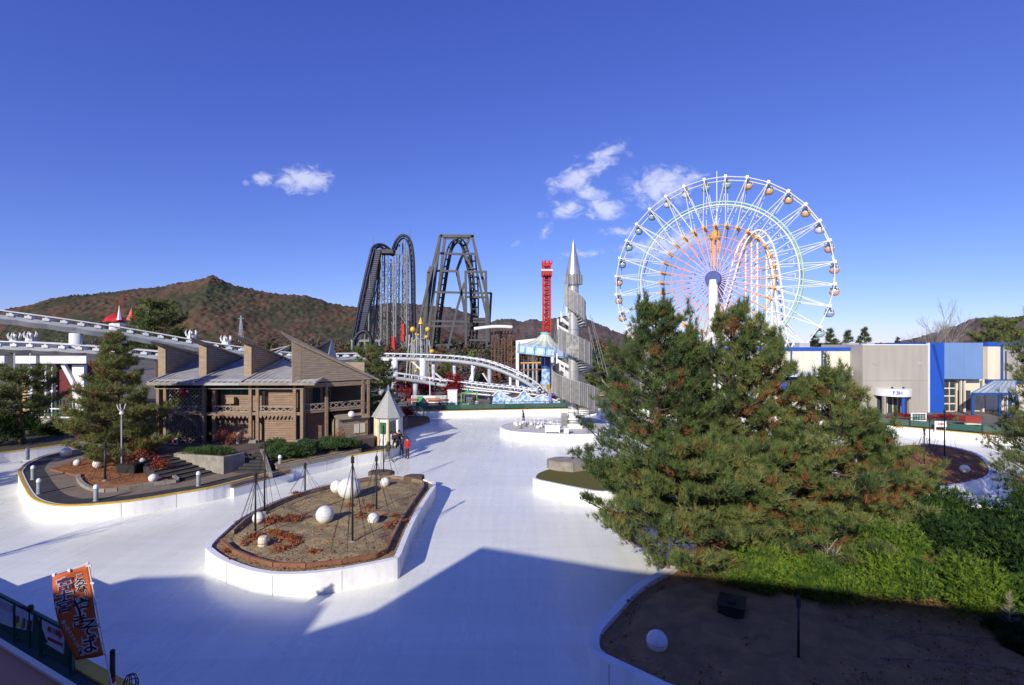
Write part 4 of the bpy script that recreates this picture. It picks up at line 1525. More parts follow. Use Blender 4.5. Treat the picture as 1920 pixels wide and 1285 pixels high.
colseq = ['teal', 'orange', 'orange', 'orange', 'orange', 'white', 'pink', 'pink', 'pink', 'blue', 'teal', 'blue', 'blue', 'teal', 'pink', 'orange', 'orange', 'white', 'teal', 'blue', 'orange', 'orange', 'orange', 'pink', 'pink',
          'blue', 'teal', 'blue', 'teal', 'white', 'white', 'teal']
for i in range(NC):
    a = stp * (i + .5)
    p = wp(FR, a, 0) + Vector((0, .35, HZ - 1.0))
    M = Matrix.Translation(p) @ Matrix.Scale(.73, 4)
    c = piece('cabin', body_mes[colseq[i]], fw, M)
    ORG[c] = Vector((0, 0, 0))
    for nm, me_ in (('cabin_glazing', glass_me), ('cabin_roof', roof_me), ('cabin_frame', frame_me)):
        o = bpy.data.objects.new(nm, me_)
        COL.objects.link(o)
        o.parent = c

# ------------------------------------------------------------------ steel track builder


def frames(pts):
    fr_ = []
    N = len(pts)
    for i in range(N):
        t = (pts[min(i + 1, N - 1)] - pts[max(i - 1, 0)]).normalized()
        fr_.append(t)
    return fr_


def coaster(name, label, loc):
    return thing(name, label, 'roller coaster', loc)


def track(parent, pts, gauge, rail_r, spine_r, spine_drop, step, mr, ms, mt, tie_name='tie', join=True, sidehint=None, railn=5):
    """pts: dense polyline of the running line; sidehint = fixed lateral vector (for loops)"""
    T = frames(pts)
    L, Rr, Sp = [], [], []
    for p, t in zip(pts, T):
        s = Vector(sidehint) if sidehint else Vector((t.y, -t.x, 0))
        s = (s - t * s.dot(t)).normalized()
        up = s.cross(t).normalized()
        if sidehint is None and up.z < 0:
            up = -up
        L.append(p - s * gauge / 2)
        Rr.append(p + s * gauge / 2)
        Sp.append(p - up * spine_drop)
    MB().tube(L, rail_r, railn).build('rail', mr, parent, smooth=True)
    MB().tube(Rr, rail_r, railn).build('rail', mr, parent, smooth=True)
    MB().tube(Sp, spine_r, 7).build('spine', ms, parent, smooth=True)
    mb = MB()
    acc = 0
    for i in range(1, len(pts)):
        acc += (pts[i] - pts[i - 1]).length
        if acc >= step:
            acc = 0
            mb.beam(L[i], Rr[i], rail_r * 1.3, rail_r * 1.6)
            mb.beam(L[i], Sp[i], rail_r * 1.2)
            mb.beam(Rr[i], Sp[i], rail_r * 1.2)
    mb.build('ties', mt, parent, kind='stuff')
    return L, Rr, Sp


# ------------------------------------------------------------------ dark coaster, left hill (about 300 m away)
DY = 300.0
dk = coaster('dark_roller_coaster', 'dark blue and black roller coaster hill with slender grey columns, left of the portal tower', tuple(W(715, 660, DY).xy) + (0,))


def DW(px, py, dy=0.0):
    return W(px, py, DY + dy)


lift = catmull([DW(664, 650, -4), (DW(676, 585, -4)), DW(689, 525, -3), DW(700, 478, -2), DW(705, 466, 0), DW(716, 464, 3), DW(728, 472, 5), DW(735, 479, 4), DW(741, 470, 2), DW(747, 455, 0), DW(754, 447, 0), DW(762, 450, 0), DW(768, 466, 0), DW(771, 500, 0), DW(772, 560, 1), DW(772, 640, 2), DW(768, 668, 3)], 8)
track(dk, lift, 2.6, .4, .8, 1.6, 2.6, m_cblue, m_cblack, m_cblack, sidehint=(0, 1, 0.05))
# wide lift-hill deck with blue sheeting
dl = [DW(664, 648, -4), DW(676, 585, -4), DW(689, 525, -3), DW(701, 470, -2)]
dr = [DW(676, 648, -4), DW(690, 585, -4), DW(704, 525, -3), DW(714, 470, -2)]
mb = MB()
for i in range(3):
    a_, b_, c_, d_ = dl[i], dr[i], dr[i + 1], dl[i + 1]
    mb.extr([a_, b_, c_, d_], (0, .4, 0))
mb.build('lift_deck', m_cblue, dk)
mb = MB()
for i in range(46):
    t_ = i / 45
    k = min(int(t_ * 3), 2)
    q = t_ * 3 - k
    mb.beam(dl[k].lerp(dl[k + 1], q) + Vector((0, -.3, 0)), dr[k].lerp(dr[k + 1], q) + Vector((0, -.3, 0)), .25, .4)
mb.beam(dl[0] + Vector((0, -.4, 0)), dl[3] + Vector((0, -.4, 0)), .5)
mb.beam(dr[0] + Vector((0, -.4, 0)), dr[3] + Vector((0, -.4, 0)), .5)
mb.build('lift_ladder', m_cblack, dk)
inner = catmull([DW(683, 648, 6), DW(697, 585, 6), DW(709, 525, 6), DW(717, 480, 5), DW(722, 470, 5)], 6)
track(dk, inner, 1.8, .2, .5, 1.2, 2.2, m_cblack, m_cblack, m_cblack, sidehint=(0, 1, 0))
mb = MB()
mb.ball(DW(717, 471, 2), 1.9, 8).bx(*[v for p_ in ((DW(707, 474).x, DW(738, 474).x), (DY - 2, DY + 6), (DW(707, 476).z, DW(707, 469).z)) for v in p_])
mb.build('crest_platform', m_cblack, dk)
for px_, y0, y1 in ((700, 444, 466), (769, 427, 466)):
    MB().tube([DW(px_, y1), DW(px_, y0)], .13, 4).build('mast', m_cgrey, dk)
# columns with bracing bays
cols = [(694, 500, 690), (703, 478, 700), (709, 482, 706), (716, 478, 714), (727, 480, 726), (733, 486, 733), (743, 470, 742), (749, 455, 747), (755, 450, 754), (763, 470, 763), (766, 460, 766), (721, 474, 720), (688, 520, 683), (697, 490, 694), (712, 480, 709), (738, 482, 738), (760, 452, 760)]
col_objs = []
for i, (px_, top, pb) in enumerate(cols):
    dyy = (i % 3) * 4 - 3
    col_objs.append((px_, top, pb, dyy))
    MB().tube([W(pb, CY + CAM_H * F / (DY + dyy), DY + dyy), W(px_, top, DY + dyy)], .38, 6).build('column', m_cgrey, dk)
mb = MB()
rd = random.Random(2)
for (a_, b_) in ((0, 1), (2, 3), (4, 5), (6, 7), (8, 9), (7, 9), (3, 11), (11, 4), (5, 6), (12, 13), (13, 1), (1, 14), (14, 3), (5, 15), (15, 6), (8, 16), (16, 9)):
    A, B = col_objs[a_], col_objs[b_]
    y = max(A[1], B[1]) + 8
    while y < 655:
        y2 = y + rd.choice((17, 21, 26))
        fa = lambda C_, yy: W(C_[2] + (C_[0] - C_[2]) * (660 - yy) / max(660 - C_[1], 1), yy, DY + C_[3])
        mb.tube([fa(A, y), fa(B, y2)], .14, 4, cap=False)
        mb.tube([fa(B, y), fa(A, y2)], .14, 4, cap=False)
        mb.tube([fa(A, y), fa(B, y)], .14, 4, cap=False)
        y = y2
mb.build('bracing', m_cgrey, dk)
mb = MB()
for a_, b_ in (((688, 645), (702, 478)), ((700, 650), (712, 482)), ((676, 655), (690, 530))):
    mb.tube([DW(*a_, 2), DW(*b_, 2)], .35, 5)
mb.build('lift_supports', m_cdark, dk)
MB().beam(DW(658, 639, -10), DW(714, 639, -10), 1.2, 1.2).build('station_beam', m_cgrey, dk)
mb = MB()
for px_ in (660, 672, 684, 697, 710):
    mb.beam(DW(px_, 639, -10), DW(px_ + (8 if px_ > 700 else 0), 672, -10), .8)
mb.build('station_legs', m_cgrey, dk)
# red and black scrolled track low down
lowloop = catmull([DW(663, 640, -12), DW(672, 626, -12), DW(683, 621, -12), DW(692, 628, -12), DW(696, 640, -12), DW(692, 655, -12)], 6)
MB().tube(lowloop, 1.1, 6).build('low_track', m_cblack, dk, smooth=True)
mb = MB()
for px_, y0, y1 in ((739, 632, 662), (757, 608, 628), (756, 628, 640)):
    mb.tube([DW(px_, y1, -20), DW(px_ - 1, y0, -20)], 1.2, 6)
mb.build('red_posts', m_red, dk)

# ------------------------------------------------------------------ portal coaster (right)
pt = coaster('portal_roller_coaster', 'tall dark grey roller coaster portal frame of box beams around a black track loop', tuple(W(855, 660, DY).xy) + (0,))
Yf, Yb_ = DY - 8, DY + 14


def beams(lst, w, name='beam', m=m_cdark, Y=None):
    for (a_, b_) in lst:
        MB().beam(W(a_[0], a_[1], a_[2]), W(b_[0], b_[1], b_[2]), w, w, up=(0, 1, 0)).build(name, m, pt)


N_, B_ = Yf, Yb_
gy = lambda Y: CY + CAM_H * F / Y
beams([((825, 443, N_), (798, gy(N_), N_)), ((827, 443, N_), (829, 441, N_)), ((824, 443, N_), (889, 443, N_)), ((885, 442, N_), (914, 560, N_)), ((914, 560, N_), (920, gy(N_), N_)),
       ((834, 446, B_), (808, gy(B_), B_)), ((880, 446, B_), (856, 508, B_)), ((834, 446, B_), (880, 446, B_)), ((856, 508, B_), (872, 580, B_))], 1.55, 'main_leg')
beams([((822, 475, N_), (870, 477, N_)), ((817, 508, N_), (857, 509, N_)), ((813, 548, N_), (921, 550, N_)), ((803, 602, N_), (912, 604, N_)), ((802, 612, N_), (870, 612, N_)),
       ((872, 476, N_), (890, 476, N_)), ((871, 510, N_ - 6), (912, 510, N_ - 6)), ((873, 557, N_), (915, 558, N_)), ((876, 598, N_), (912, 598, N_)), ((873, 638, N_ - 4), (912, 638, N_ - 4)), ((818, 648, N_), (848, 646, N_))], 1.15, 'cross_beam')
beams([((873, 508, N_ - 6), (874, gy(N_ - 6), N_ - 6)), ((911, 508, N_ - 6), (913, gy(N_ - 6), N_ - 6)), ((921, 549, N_), (914, gy(N_), N_)), ((871, 477, N_), (886, 505, N_)), ((871, 530, N_), (858, 575, N_)), ((858, 575, N_), (836, gy(N_), N_)),
       ((858, 508, N_), (872, 590, N_)), ((894, 510, N_), (912, 590, N_)), ((803, 510, N_ + 4), (796, gy(N_ + 4), N_ + 4)), ((808, 500, N_ + 4), (803, 512, N_ + 4)), ((806, 520, N_ + 6), (790, 640, N_ + 6)), ((825, 444, N_ - 5), (769, gy(N_ - 5), N_ - 5)), ((812, 500, N_ - 5), (800, 605, N_ + 3))], 1.3, 'side_leg')
lp = catmull([W(813, 672, DY), W(817, 640, DY), W(822, 590, DY), W(829, 540, DY), W(836, 495, DY), W(842, 467, DY), W(849, 454, DY), W(857, 449, DY), W(866, 453, DY), W(873, 466, DY), W(879, 490, DY), W(885, 520, DY), W(888, 560, DY), W(890, 600, DY), W(889, 640, DY), W(880, 668, DY)], 8)
track(pt, lp, 4.0, .5, .7, 1.8, 3.0, m_cblack, m_cblack, m_cblack, sidehint=(.55, -.84, 0))
lp2 = catmull([W(884, 480, DY + 4), W(888, 520, DY + 4), W(890, 560, DY + 4), W(889, 610, DY + 4), W(884, 650, DY + 4), W(872, 672, DY + 4)], 6)
track(pt, lp2, 4.2, .5, .7, 1.8, 3.0, m_cblack, m_cblack, m_cblack, sidehint=(1, -.1, 0))
mb = MB()
for i in range(9):
    y = 470 + i * 20
    mb.tube([W(799 - i * .9, y + 12, DY + 4), W(806 - i * .6, y + 30, DY - 2)], .16, 4)
mb.build('walkway_steps', m_cgrey, pt)

# ------------------------------------------------------------------ brown timber frame ride
m_brfr = mat('brown_frame', (.16, .085, .06), (.11, .06, .045), scale=.8, rough=.85)
br = thing('brown_frame_ride', 'rusty brown timber frame ride with a pale curved top beam behind the white track', 'ride', tuple(W(940, 660, 145).xy) + (0,))
for px_ in (922, 929, 935, 941, 947, 953, 960):
    MB().tube([W(px_, 616, 145), W(px_ - 1, gy(145), 145)], .16, 5).build('post', m_brfr, br)
for px_ in (926, 938, 950, 958):
    MB().tube([W(px_, 622, 148), W(px_ + 2, gy(148), 148)], .16, 5).build('post', m_brfr, br)
mb = MB()
rd = random.Random(7)
for k in range(6):
    y = 625 + k * 11
    for px_ in range(922, 960, 6):
        mb.tube([W(px_, y, 145), W(px_ + 6, y + rd.choice((-9, 9)), 145)], .1, 4)
    mb.tube([W(922, y, 145), W(960, y + 1, 145)], .1, 4)
mb.build('cross_braces', m_brfr, br)
MB().tube(catmull([W(889, 617, 142), W(905, 615, 142), W(925, 613, 142), W(945, 613, 142), W(961, 614, 142)], 4), .5, 6).build('pale_beam', m_white, br, smooth=True)
MB().ball(W(935, 623, 143), .9, 8, .6).build('dark_car', m_dark, br)

# ------------------------------------------------------------------ white coaster
wc = coaster('white_roller_coaster', 'white steel roller coaster track on white columns crossing behind the pavilion', (-20, 70, KZ))
up_l = [W(-160, 560, 52), W(-60, 574, 54), W(0, 583, 55.5), W(120, 599, 58), W(240, 617, 61), W(340, 634, 64), W(440, 650, 67), W(520, 660, 70), W(600, 664, 73), W(690, 663, 76), W(760, 664, 76), W(840, 667, 76), W(880, 671, 75), W(910, 676, 74), W(947, 688, 73), W(985, 705, 72), W(1010, 721, 72), W(1022, 735, 72)]
up = resample(catmull(up_l, 10), .5)
i_sp = min(range(len(up)), key=lambda i: abs(up[i].x + 21.5))
near = up[:i_sp + 1]
far_ = up[i_sp:]
lo_l = [W(-160, 636, 54), W(-40, 640, 56), W(60, 643, 57), W(150, 648, 58), W(300, 660, 61), W(450, 676, 64), W(600, 688, 67), W(710, 696, 70), W(760, 702, 71), W(800, 708, 72), W(840, 715, 72)]
lo = resample(catmull(lo_l, 10), .5)
i_sp2 = min(range(len(lo)), key=lambda i: abs(lo[i].x + 21.5))


def girder_track(line, depth, gauge, panel):
    """deep white girder: walkway strip on top, white frame panels with openings, grey hull below"""
    T = frames(line)
    for sgn in (-1, 1):
        off_ = [Vector((t.y, -t.x, 0)).normalized() * (gauge / 2 * sgn) for t in T]
        MB().tube([p + o_ for p, o_ in zip(line, off_)], .09, 5).build('rail', m_coastg, wc, smooth=True)
    mb = MB()
    N = len(line)
    sect = [(-gauge * .62, -.42), (-gauge * .6, -.75), (-gauge * .3, -depth), (gauge * .3, -depth), (gauge * .6, -.75), (gauge * .62, -.42)]
    vs, fs = [], []
    for i, (p, t) in enumerate(zip(line, T)):
        s = Vector((t.y, -t.x, 0)).normalized()
        wob = .10 * abs(math.sin(i * .5 * math.pi / 2.6))
        for (a_, z_) in sect:
            vs.append(p + s * a_ + Vector((0, 0, z_ - (wob if z_ < -.7 else 0))))
    m_ = len(sect)
    for i in range(N - 1):
        for k in range(m_):
            l = (k + 1) % m_
            fs.append((i * m_ + k, i * m_ + l, (i + 1) * m_ + l, (i + 1) * m_ + k))
    mb.add(vs, fs)
    mb.build('hull', m_coastg, wc, smooth=False)
    for sgn in (-1, 1):
        st_ = MB()
        for i in range(N - 1):
            t = T[i]
            s = Vector((t.y, -t.x, 0)).normalized() * (gauge * .66 * sgn)
            t2 = T[i + 1]
            s2 = Vector((t2.y, -t2.x, 0)).normalized() * (gauge * .66 * sgn)
            st_.beam(line[i] + s + Vector((0, 0, .06)), line[i + 1] + s2 + Vector((0, 0, .06)), .22, .12)
        st_.build('walkway_edge', m_coastw, wc)
    pm = MB().bx(-.10, .10, -gauge * .66, gauge * .66, -.44, -.02).bx(-.30, .30, -gauge * .70, -gauge * .62, -.44, -.16).bx(-.3, .3, gauge * .62, gauge * .7, -.44, -.16).mesh('track_frame', m_coastw)
    acc = 0
    for i in range(1, N):
        acc += (line[i] - line[i - 1]).length
        if acc >= panel:
            acc = 0
            t = T[i]
            rot = Vector((1, 0, 0)).rotation_difference(t).to_matrix().to_4x4()
            az = math.atan2(t.y, t.x)
            el = math.asin(max(-1, min(1, t.z)))
            M = Matrix.Translation(line[i]) @ Matrix.Rotation(az, 4, 'Z') @ Matrix.Rotation(-el, 4, 'Y')
            piece('track_frame', pm, wc, M)


girder_track(near, 1.3, 1.5, 1.25)
girder_track(lo[:i_sp2 + 1], 1.1, 1.5, 1.25)
track(wc, far_, 1.3, .10, .30, .75, .55, m_coastw, m_coastg, m_coastw)
track(wc, lo[i_sp2:], 1.3, .10, .28, .7, .55, m_coastw, m_coastg, m_coastw)
# station run with dense ties
rn = resample(catmull([W(832, 712, 73), W(870, 716, 73), W(920, 722, 72), W(960, 726, 71), W(1015, 733, 70)], 8), .4)
track(wc, rn, 2.0, .11, .2, .6, .55, m_coastw, m_coastw, m_coastw)
rn2 = resample(catmull([W(865, 728, 74), W(920, 733, 73), W(960, 737, 72)], 8), .4)
track(wc, rn2, 2.0, .11, .2, .6, .7, m_coastw, m_coastw, m_coastw)


def wcol(px_, ytop, Y, r=.42, m=m_coastw):
    a_ = W(px_, ytop, Y)
    MB().tube([a_, (a_.x, a_.y, KZ - .1)], r, 10).build('column', m, wc, smooth=True)


wcol(142, 625, 58.5, .62)
wcol(740, 671, 76, .5)
wcol(793, 672, 76, .5)
wcol(716, 705, 71, .48, m_coastg)
wcol(779, 712, 72, .36, m_coastg)
wcol(886, 678, 75, .22)
wcol(918, 684, 74, .3, m_coastg)
wcol(957, 700, 73, .2)
wcol(-70, 590, 54.5, .62)
for px_, Y in ((740, 76), (793, 76)):
    a_ = W(px_, 675, Y)
    mb = MB()
    mb.beam(a_, a_ + Vector((-1.7, 0, .05)), .3, .3)
    mb.beam(a_ + Vector((0, 0, -1.8)), a_ + Vector((-1.5, 0, -.3)), .22, .22)
    mb.build('bracket', m_coastw, wc)
# striped and raking legs in the middle
for px_, Y, y0 in ((813, 77, 675), (852, 77, 676)):
    a_ = W(px_, y0, Y)
    zz = a_.z
    i = 0
    while zz > 1.0:
        MB().tube([(a_.x, a_.y, zz), (a_.x, a_.y, zz - .5)], .26, 8).build('column_band', m_coastw if i % 2 else m_fl, wc)
        zz -= .5
        i += 1
for (p_, q_) in (((894, 676, 75), (879, 718, 75)), ((896, 676, 75), (884, 718, 77)), ((816, 700, 76), (830, 712, 76)), ((905, 700, 76), (925, 730, 76))):
    MB().tube([W(*p_), W(*q_)], .14, 5).build('raking_leg', m_coastw, wc)
# white crown ornaments standing on the upper girder
for i, (px_, py_, Y) in enumerate(((359, 628, 66), (424, 638, 68), (58, 632, 62), (28, 634, 63))):
    o_ = thing('crown_ornament', ['white crown-like ornament above the track, left of the pavilion roofs', 'white crown-like ornament above the track between two pavilion roof tips', 'white horse-like ornament between the two white tracks',
                                  'white figure ornament at the far left between the two tracks'][i], 'ornament', W(px_, py_ + 8, Y))
    c = W(px_, py_ + 8, Y)
    MB().lathe([(.55, 0), (.5, .3), (.62, .5)], 10, tuple(c)).build('base', m_white, o_)
    for k in range(5):
        a_ = 2 * math.pi * k / 5
        q_ = c + Vector((.5 * math.cos(a_), .5 * math.sin(a_), .45))
        MB().tube([q_, q_ + Vector((.15 * math.cos(a_), .15 * math.sin(a_), .4)), q_ + Vector((.02 * math.cos(a_), .02 * math.sin(a_), .75))], [.14, .1, .02], 5).build('point', m_white, o_)
    MB().ball(tuple(c + Vector((0, 0, .8))), .22, 8).build('orb', m_white, o_)
    if c.z > 3:
        MB().tube([c + Vector((0, 0, .02)), (c.x, c.y, KZ - .1)], .12, 5).build('stand', m_coastg, o_)

# ------------------------------------------------------------------ white loop coaster behind the wheel
wl_ = coaster('white_loop_coaster', 'white lattice roller coaster arch seen through the right half of the wheel', tuple(W(1415, 660, 128).xy) + (0,))
LY = 128.0
arch = catmull([W(1330, 640, LY), W(1350, 590, LY), W(1366, 540, LY), W(1380, 490, LY), W(1393, 455, LY), W(1408, 437, LY), W(1424, 436, LY), W(1440, 455, LY), W(1451, 490, LY), W(1459, 540, LY), W(1465, 590, LY), W(1470, 640, LY)], 6)
track(wl_, arch, 2.4, .3, .36, 1.0, 1.8, m_white, m_white, m_white, sidehint=(.2, -1, 0))
arch2 = [p + Vector((1.1, 1.5, -1.6)) for p in arch]
MB().tube(arch2, .2, 5).build('chord', m_white, wl_)
mb = MB()
for px_, y0 in ((1398, 470), (1409, 445), (1420, 442), (1437, 470), (1447, 490), (1455, 540)):
    MB().tube([W(px_, y0, LY + 1), W(px_, gy(LY), LY + 1)], .27, 5).build('column', m_white, wl_)
for y in range(480, 650, 16):
    mb.tube([W(1409, y, LY + 1), W(1420, y + 16, LY + 1)], .11, 4)
    mb.tube([W(1420, y, LY + 1), W(1409, y + 16, LY + 1)], .11, 4)
    mb.tube([W(1447, y + 14, LY + 1), W(1437, y + 30, LY + 1)], .11, 4)
    mb.tube([W(1437, y + 14, LY + 1), W(1455, y + 40, LY + 1)], .11, 4)
for (p_, q_) in (((1470, 600), (1520, 660)), ((1465, 615), (1500, 662)), ((1450, 600), (1480, 650)), ((1490, 640), (1478, 664)), ((1480, 625), (1470, 660)), ((1500, 650), (1495, 668))):
    mb.tube([W(p_[0], p_[1], LY - 3), W(q_[0], q_[1], LY - 3)], .22, 5)
mb.build('bracing', m_white, wl_)

# orange-topped tower seen through the wheel
ot = thing('orange_top_tower', 'slim ride tower with an orange ball top and needle mast seen through the wheel', 'tower', tuple(W(1341, 660, 150).xy) + (0,))
MB().tube([W(1341, 500, 150), W(1341, gy(150), 150)], 1.0, 10).build('shaft', m_cdark, ot)
mb = MB()
for k in range(5):
    a_ = 2 * math.pi * k / 5
    o_ = Vector((1.0 * math.cos(a_), 1.0 * math.sin(a_), 0))
    mb.tube([W(1341, 505, 150) + o_, W(1341, 452, 150) + o_ * 1.3], .22, 5)
mb.build('orange_struts', m_fo, ot)
MB().ball(W(1341, 443, 150), 1.7, 14).build('orange_ball', m_fo, ot, smooth=True)
MB().tube([W(1344, 430, 150), W(1344, 321, 150)], [.16, .1], 5).build('mast', m_white, ot)

# ------------------------------------------------------------------ red drop tower
TY = 115.0
rt = thing('red_drop_tower', 'slim red lattice drop tower with crown top', 'tower', tuple(W(1025, 660, TY).xy) + (0,))
c = W(1025, 660, TY)
cx, cy_ = c.x, c.y
zt = W(1025, 498, TY).z
hw = .78
for sx, sy in ((-1, -1), (1, -1), (1, 1), (-1, 1)):
    MB().bx(cx + sx * hw - .15, cx + sx * hw + .15, cy_ + sy * hw - .15, cy_ + sy * hw + .15, 0, zt).build('corner_post', m_red, rt)
mb = MB()
z = 1.0
i = 0
m_red2 = mat('red_infill', (.36, .05, .045), (.28, .04, .035), scale=1, rough=.6)
while z < zt - 1:
    for (p_, q_) in (((-1, -1), (1, -1)), ((1, -1), (1, 1)), ((-1, 1), (1, 1)), ((-1, 1), (-1, -1))):
        mb.beam((cx + p_[0] * hw, cy_ + p_[1] * hw, z), (cx + q_[0] * hw, cy_ + q_[1] * hw, z), .14)
        a_, b_ = (p_, q_) if i % 2 else (q_, p_)
        mb.beam((cx + a_[0] * hw, cy_ + a_[1] * hw, z), (cx + b_[0] * hw, cy_ + b_[1] * hw, z + 1.1), .12)
    z += 1.1
    i += 1
mb.build('lattice', m_red, rt)
MB().bx(cx - .45, cx + .45, cy_ - .45, cy_ + .45, 0, zt - .5).build('core', m_red2, rt)
mb = MB()
mb.bx(cx - 1.0, cx + 1.0, cy_ - 1.0, cy_ + 1.0, zt - .3, zt + .35)
mb.build('crown_band', m_red, rt)
for k in range(8):
    a_ = 2 * math.pi * k / 8 + .39
    q_ = Vector((cx + 1.0 * math.cos(a_), cy_ + 1.0 * math.sin(a_), zt + .3))
    MB().tube([q_, q_ + Vector((.12 * math.cos(a_), .12 * math.sin(a_), .55)), q_ + Vector((.1 * math.cos(a_), .1 * math.sin(a_), .9))], [.26, .2, .04], 5).build('crown_point', m_red, rt)
zg = W(1025, 513, TY).z
gd = MB()
gd.bx(cx - 1.15, cx + 1.15, cy_ - 1.2, cy_ - .8, zg - .7, zg + .9)
gd.bx(cx - 1.15, cx + 1.15, cy_ + .8, cy_ + 1.2, zg - .7, zg + .9)
gd.build('gondola', m_red2, rt)
for k in range(4):
    x = cx - .9 + .6 * k
    MB().bx(x - .2, x + .2, cy_ - 1.75, cy_ - 1.2, zg - .7, zg - .1).build('seat', m_red, rt)
MB().bx(cx - 1.3, cx + 1.3, cy_ - 1.25, cy_ - 1.18, zg + .45, zg + .75).build('pale_band', m_white, rt)

# ------------------------------------------------------------------ silver spiral tower
SY = 50.0
sc_ = W(1075, 800, SY)
SX = sc_.x
sp = thing('spiral_tower', 'silver spiral tower with perforated steel panels and a pointed cone', 'tower', (SX, SY, KZ))
zc = W(1075, 516, SY).z
MB().lathe([(.75, 0), (.75, .5), (.52, .6), (.52, zc - KZ + .1)], 18, (SX, SY, KZ)).build('shaft', m_steel, sp, smooth=False)
mb = MB()
zz = 2.2
while zz < 12:
    mb.lathe([(.53, -.04), (.57, -.04), (.57, .04), (.53, .04)], 18, (SX, SY, zz))
    zz += 1.35
mb.build('shaft_bands', m_steel, sp)
ztip = W(1075, 449, SY).z
MB().lathe([(.74, 0), (.66, .15 * (ztip - zc)), (.42, .5 * (ztip - zc)), (.19, .8 * (ztip - zc)), (.05, .96 * (ztip - zc)), (.01, ztip - zc)], 24, (SX, SY, zc)).build('cone', m_steel_br, sp, smooth=True)
m_perf = mat('perforated_steel', (.29, .285, .265), (.21, .205, .19), scale=3, rough=.45, metal=.3)
for _m in (m_perf,):
    _m.node_tree.nodes['Principled BSDF'].inputs['Alpha'].default_value = .66
m_perf2 = mat('worn_steel', (.42, .41, .385), (.17, .165, .15), scale=2.2, rough=.4, metal=.3, lo=.42, hi=.58)
m_rib = mat('panel_rib', (.46, .455, .43), (.36, .35, .33), scale=3, rough=.4, metal=.3)
# helix: angle runs so that the near side falls from left to right
npan = 46


def hel(t_):
    """t 0 bottom .. 1 top -> angle, radius, z of the panel foot"""
    s_ = -.12 + 2.68 * t_
    ang = -2 * math.pi * s_
    rad = 2.42 - .61 * s_
    zf = 2.2 + 4.3 * s_
    return ang, rad, zf


for i in range(npan):
    a0, r0, z0 = hel(i / npan)
    a1, r1, z1 = hel((i + 1) / npan)
    h0 = 2.15 - .2 * i / npan
    P_ = lambda a_, r_, z_: Vector((SX + r_ * math.cos(a_), SY + r_ * math.sin(a_), z_))
    A, B = P_(a0, r0, z0), P_(a1, r1, z1)
    dpan = (B - A).normalized()
    A2, B2 = A + (B - A) * .02, A + (B - A) * .98
    mid = (A + B) / 2 - Vector((SX, SY, 0))
    mid.z = 0
    inward = -mid.normalized() * .05
    pan = MB().extr([A2, B2, B2 + Vector((0, 0, h0)), A2 + Vector((0, 0, h0))], inward).build('panel', m_perf2 if i % 7 in (2, 3) else m_perf, sp)
    rb = MB()
    rb.beam(A + Vector((0, 0, -.05)), A + Vector((0, 0, h0 + .06)), .07, .07)
    for k in range(1, 4):
        q_ = A.lerp(B, k / 4) - inward * .4
        rb.beam(q_, q_ + Vector((0, 0, h0)), .035, .035)
    rb.beam(A + Vector((0, 0, h0)), B + Vector((0, 0, h0)), .06, .06)
    rb.build('ribs', m_rib, pan, kind='stuff')
    # tread and bracket to the shaft
    ci = Vector((SX, SY, A.z))
    rdir = (A - ci)
    rdir.z = 0
    tr = MB().extr([ci + rdir.normalized() * .5 + Vector((0, 0, .12)), A + Vector((0, 0, .12)), B + Vector((0, 0, .12)), ci + (Vector((B.x, B.y, A.z)) - ci).normalized() * .5 + Vector((0, 0, .12))], (0, 0, -.08))
    tr.build('tread', m_steel, sp)
# cap cylinder below the cone
MB().lathe([(.86, -.95), (.86, .02)], 20, (SX, SY, zc), a0=-math.pi * 1.05, a1=math.pi * .25).build('cap_screen', m_perf, sp)
mb = MB()
for k in range(14):
    a_ = -math.pi * 1.05 + math.pi * 1.3 * k / 13
    mb.beam((SX + .88 * math.cos(a_), SY + .88 * math.sin(a_), zc - .95), (SX + .88 * math.cos(a_), SY + .88 * math.sin(a_), zc + .02), .04)
mb.build('cap_ribs', m_rib, sp)
# white brackets and stays
for (px_, py_) in ((1052, 598), (1062, 586), (1046, 612), (1050, 690), (1058, 700), (1044, 676)):
    MB().beam(W(px_, py_, SY - .3), W(1070, py_ + 14, SY), .16, .3).beam(W(px_, py_ - 14, SY - .3), W(px_, py_ + 6, SY - .3), .12).build('bracket', m_white, sp)
mb = MB()
for k, (px_, py_, ex, ey) in enumerate(((1098, 590, 1118, 690), (1098, 590, 1124, 690), (1106, 590, 1132, 695), (1110, 596, 1140, 705), (1048, 600, 1038, 680), (1045, 596, 1032, 676), (1060, 560, 1040, 640))):
    mb.tube([W(px_, py_, SY + .4), W(ex, ey, SY + .8)], .025, 4)
mb.build('stays', m_steel, sp)
mb = MB()
for k in range(10):
    mb.tube([W(1096 + k * 4, 716 + k * 2, SY + 2.5), W(1102 + k * 4.5, 742, SY + 2.5)], .05, 4)
for k in range(4):
    mb.tube([W(1092 + k * 8, 690 + 3 * k, SY + 2.5), W(1130 + k * 4, 712 + 5 * k, SY + 2.5)], .06, 4)
mb.tube([W(1094, 742, SY + 2.5), W(1146, 742, SY + 2.5)], .07, 4)
mb.build('rail_fan', m_trim, sp)
MB().extr([W(1052, 806, SY - .6), W(1064, 806, SY - .8), W(1064, 776, SY - .8), W(1052, 776, SY - .6)], (.05, .5, 0)).build('entry_screen', m_perf, sp)
MB().lathe([(.62, 0), (.62, .7), (.9, .75), (.9, .9), (.55, .95), (.55, 1.7)], 14, (SX, SY, KZ)).build('plinth', m_white, sp)
MB().extr([W(1064, 808, SY - 1.2), W(1092, 808, SY - 1.2), W(1092, 796, SY - 1.2), W(1064, 796, SY - 1.2)], (0, .4, 0)).build('base_box', m_white, sp)

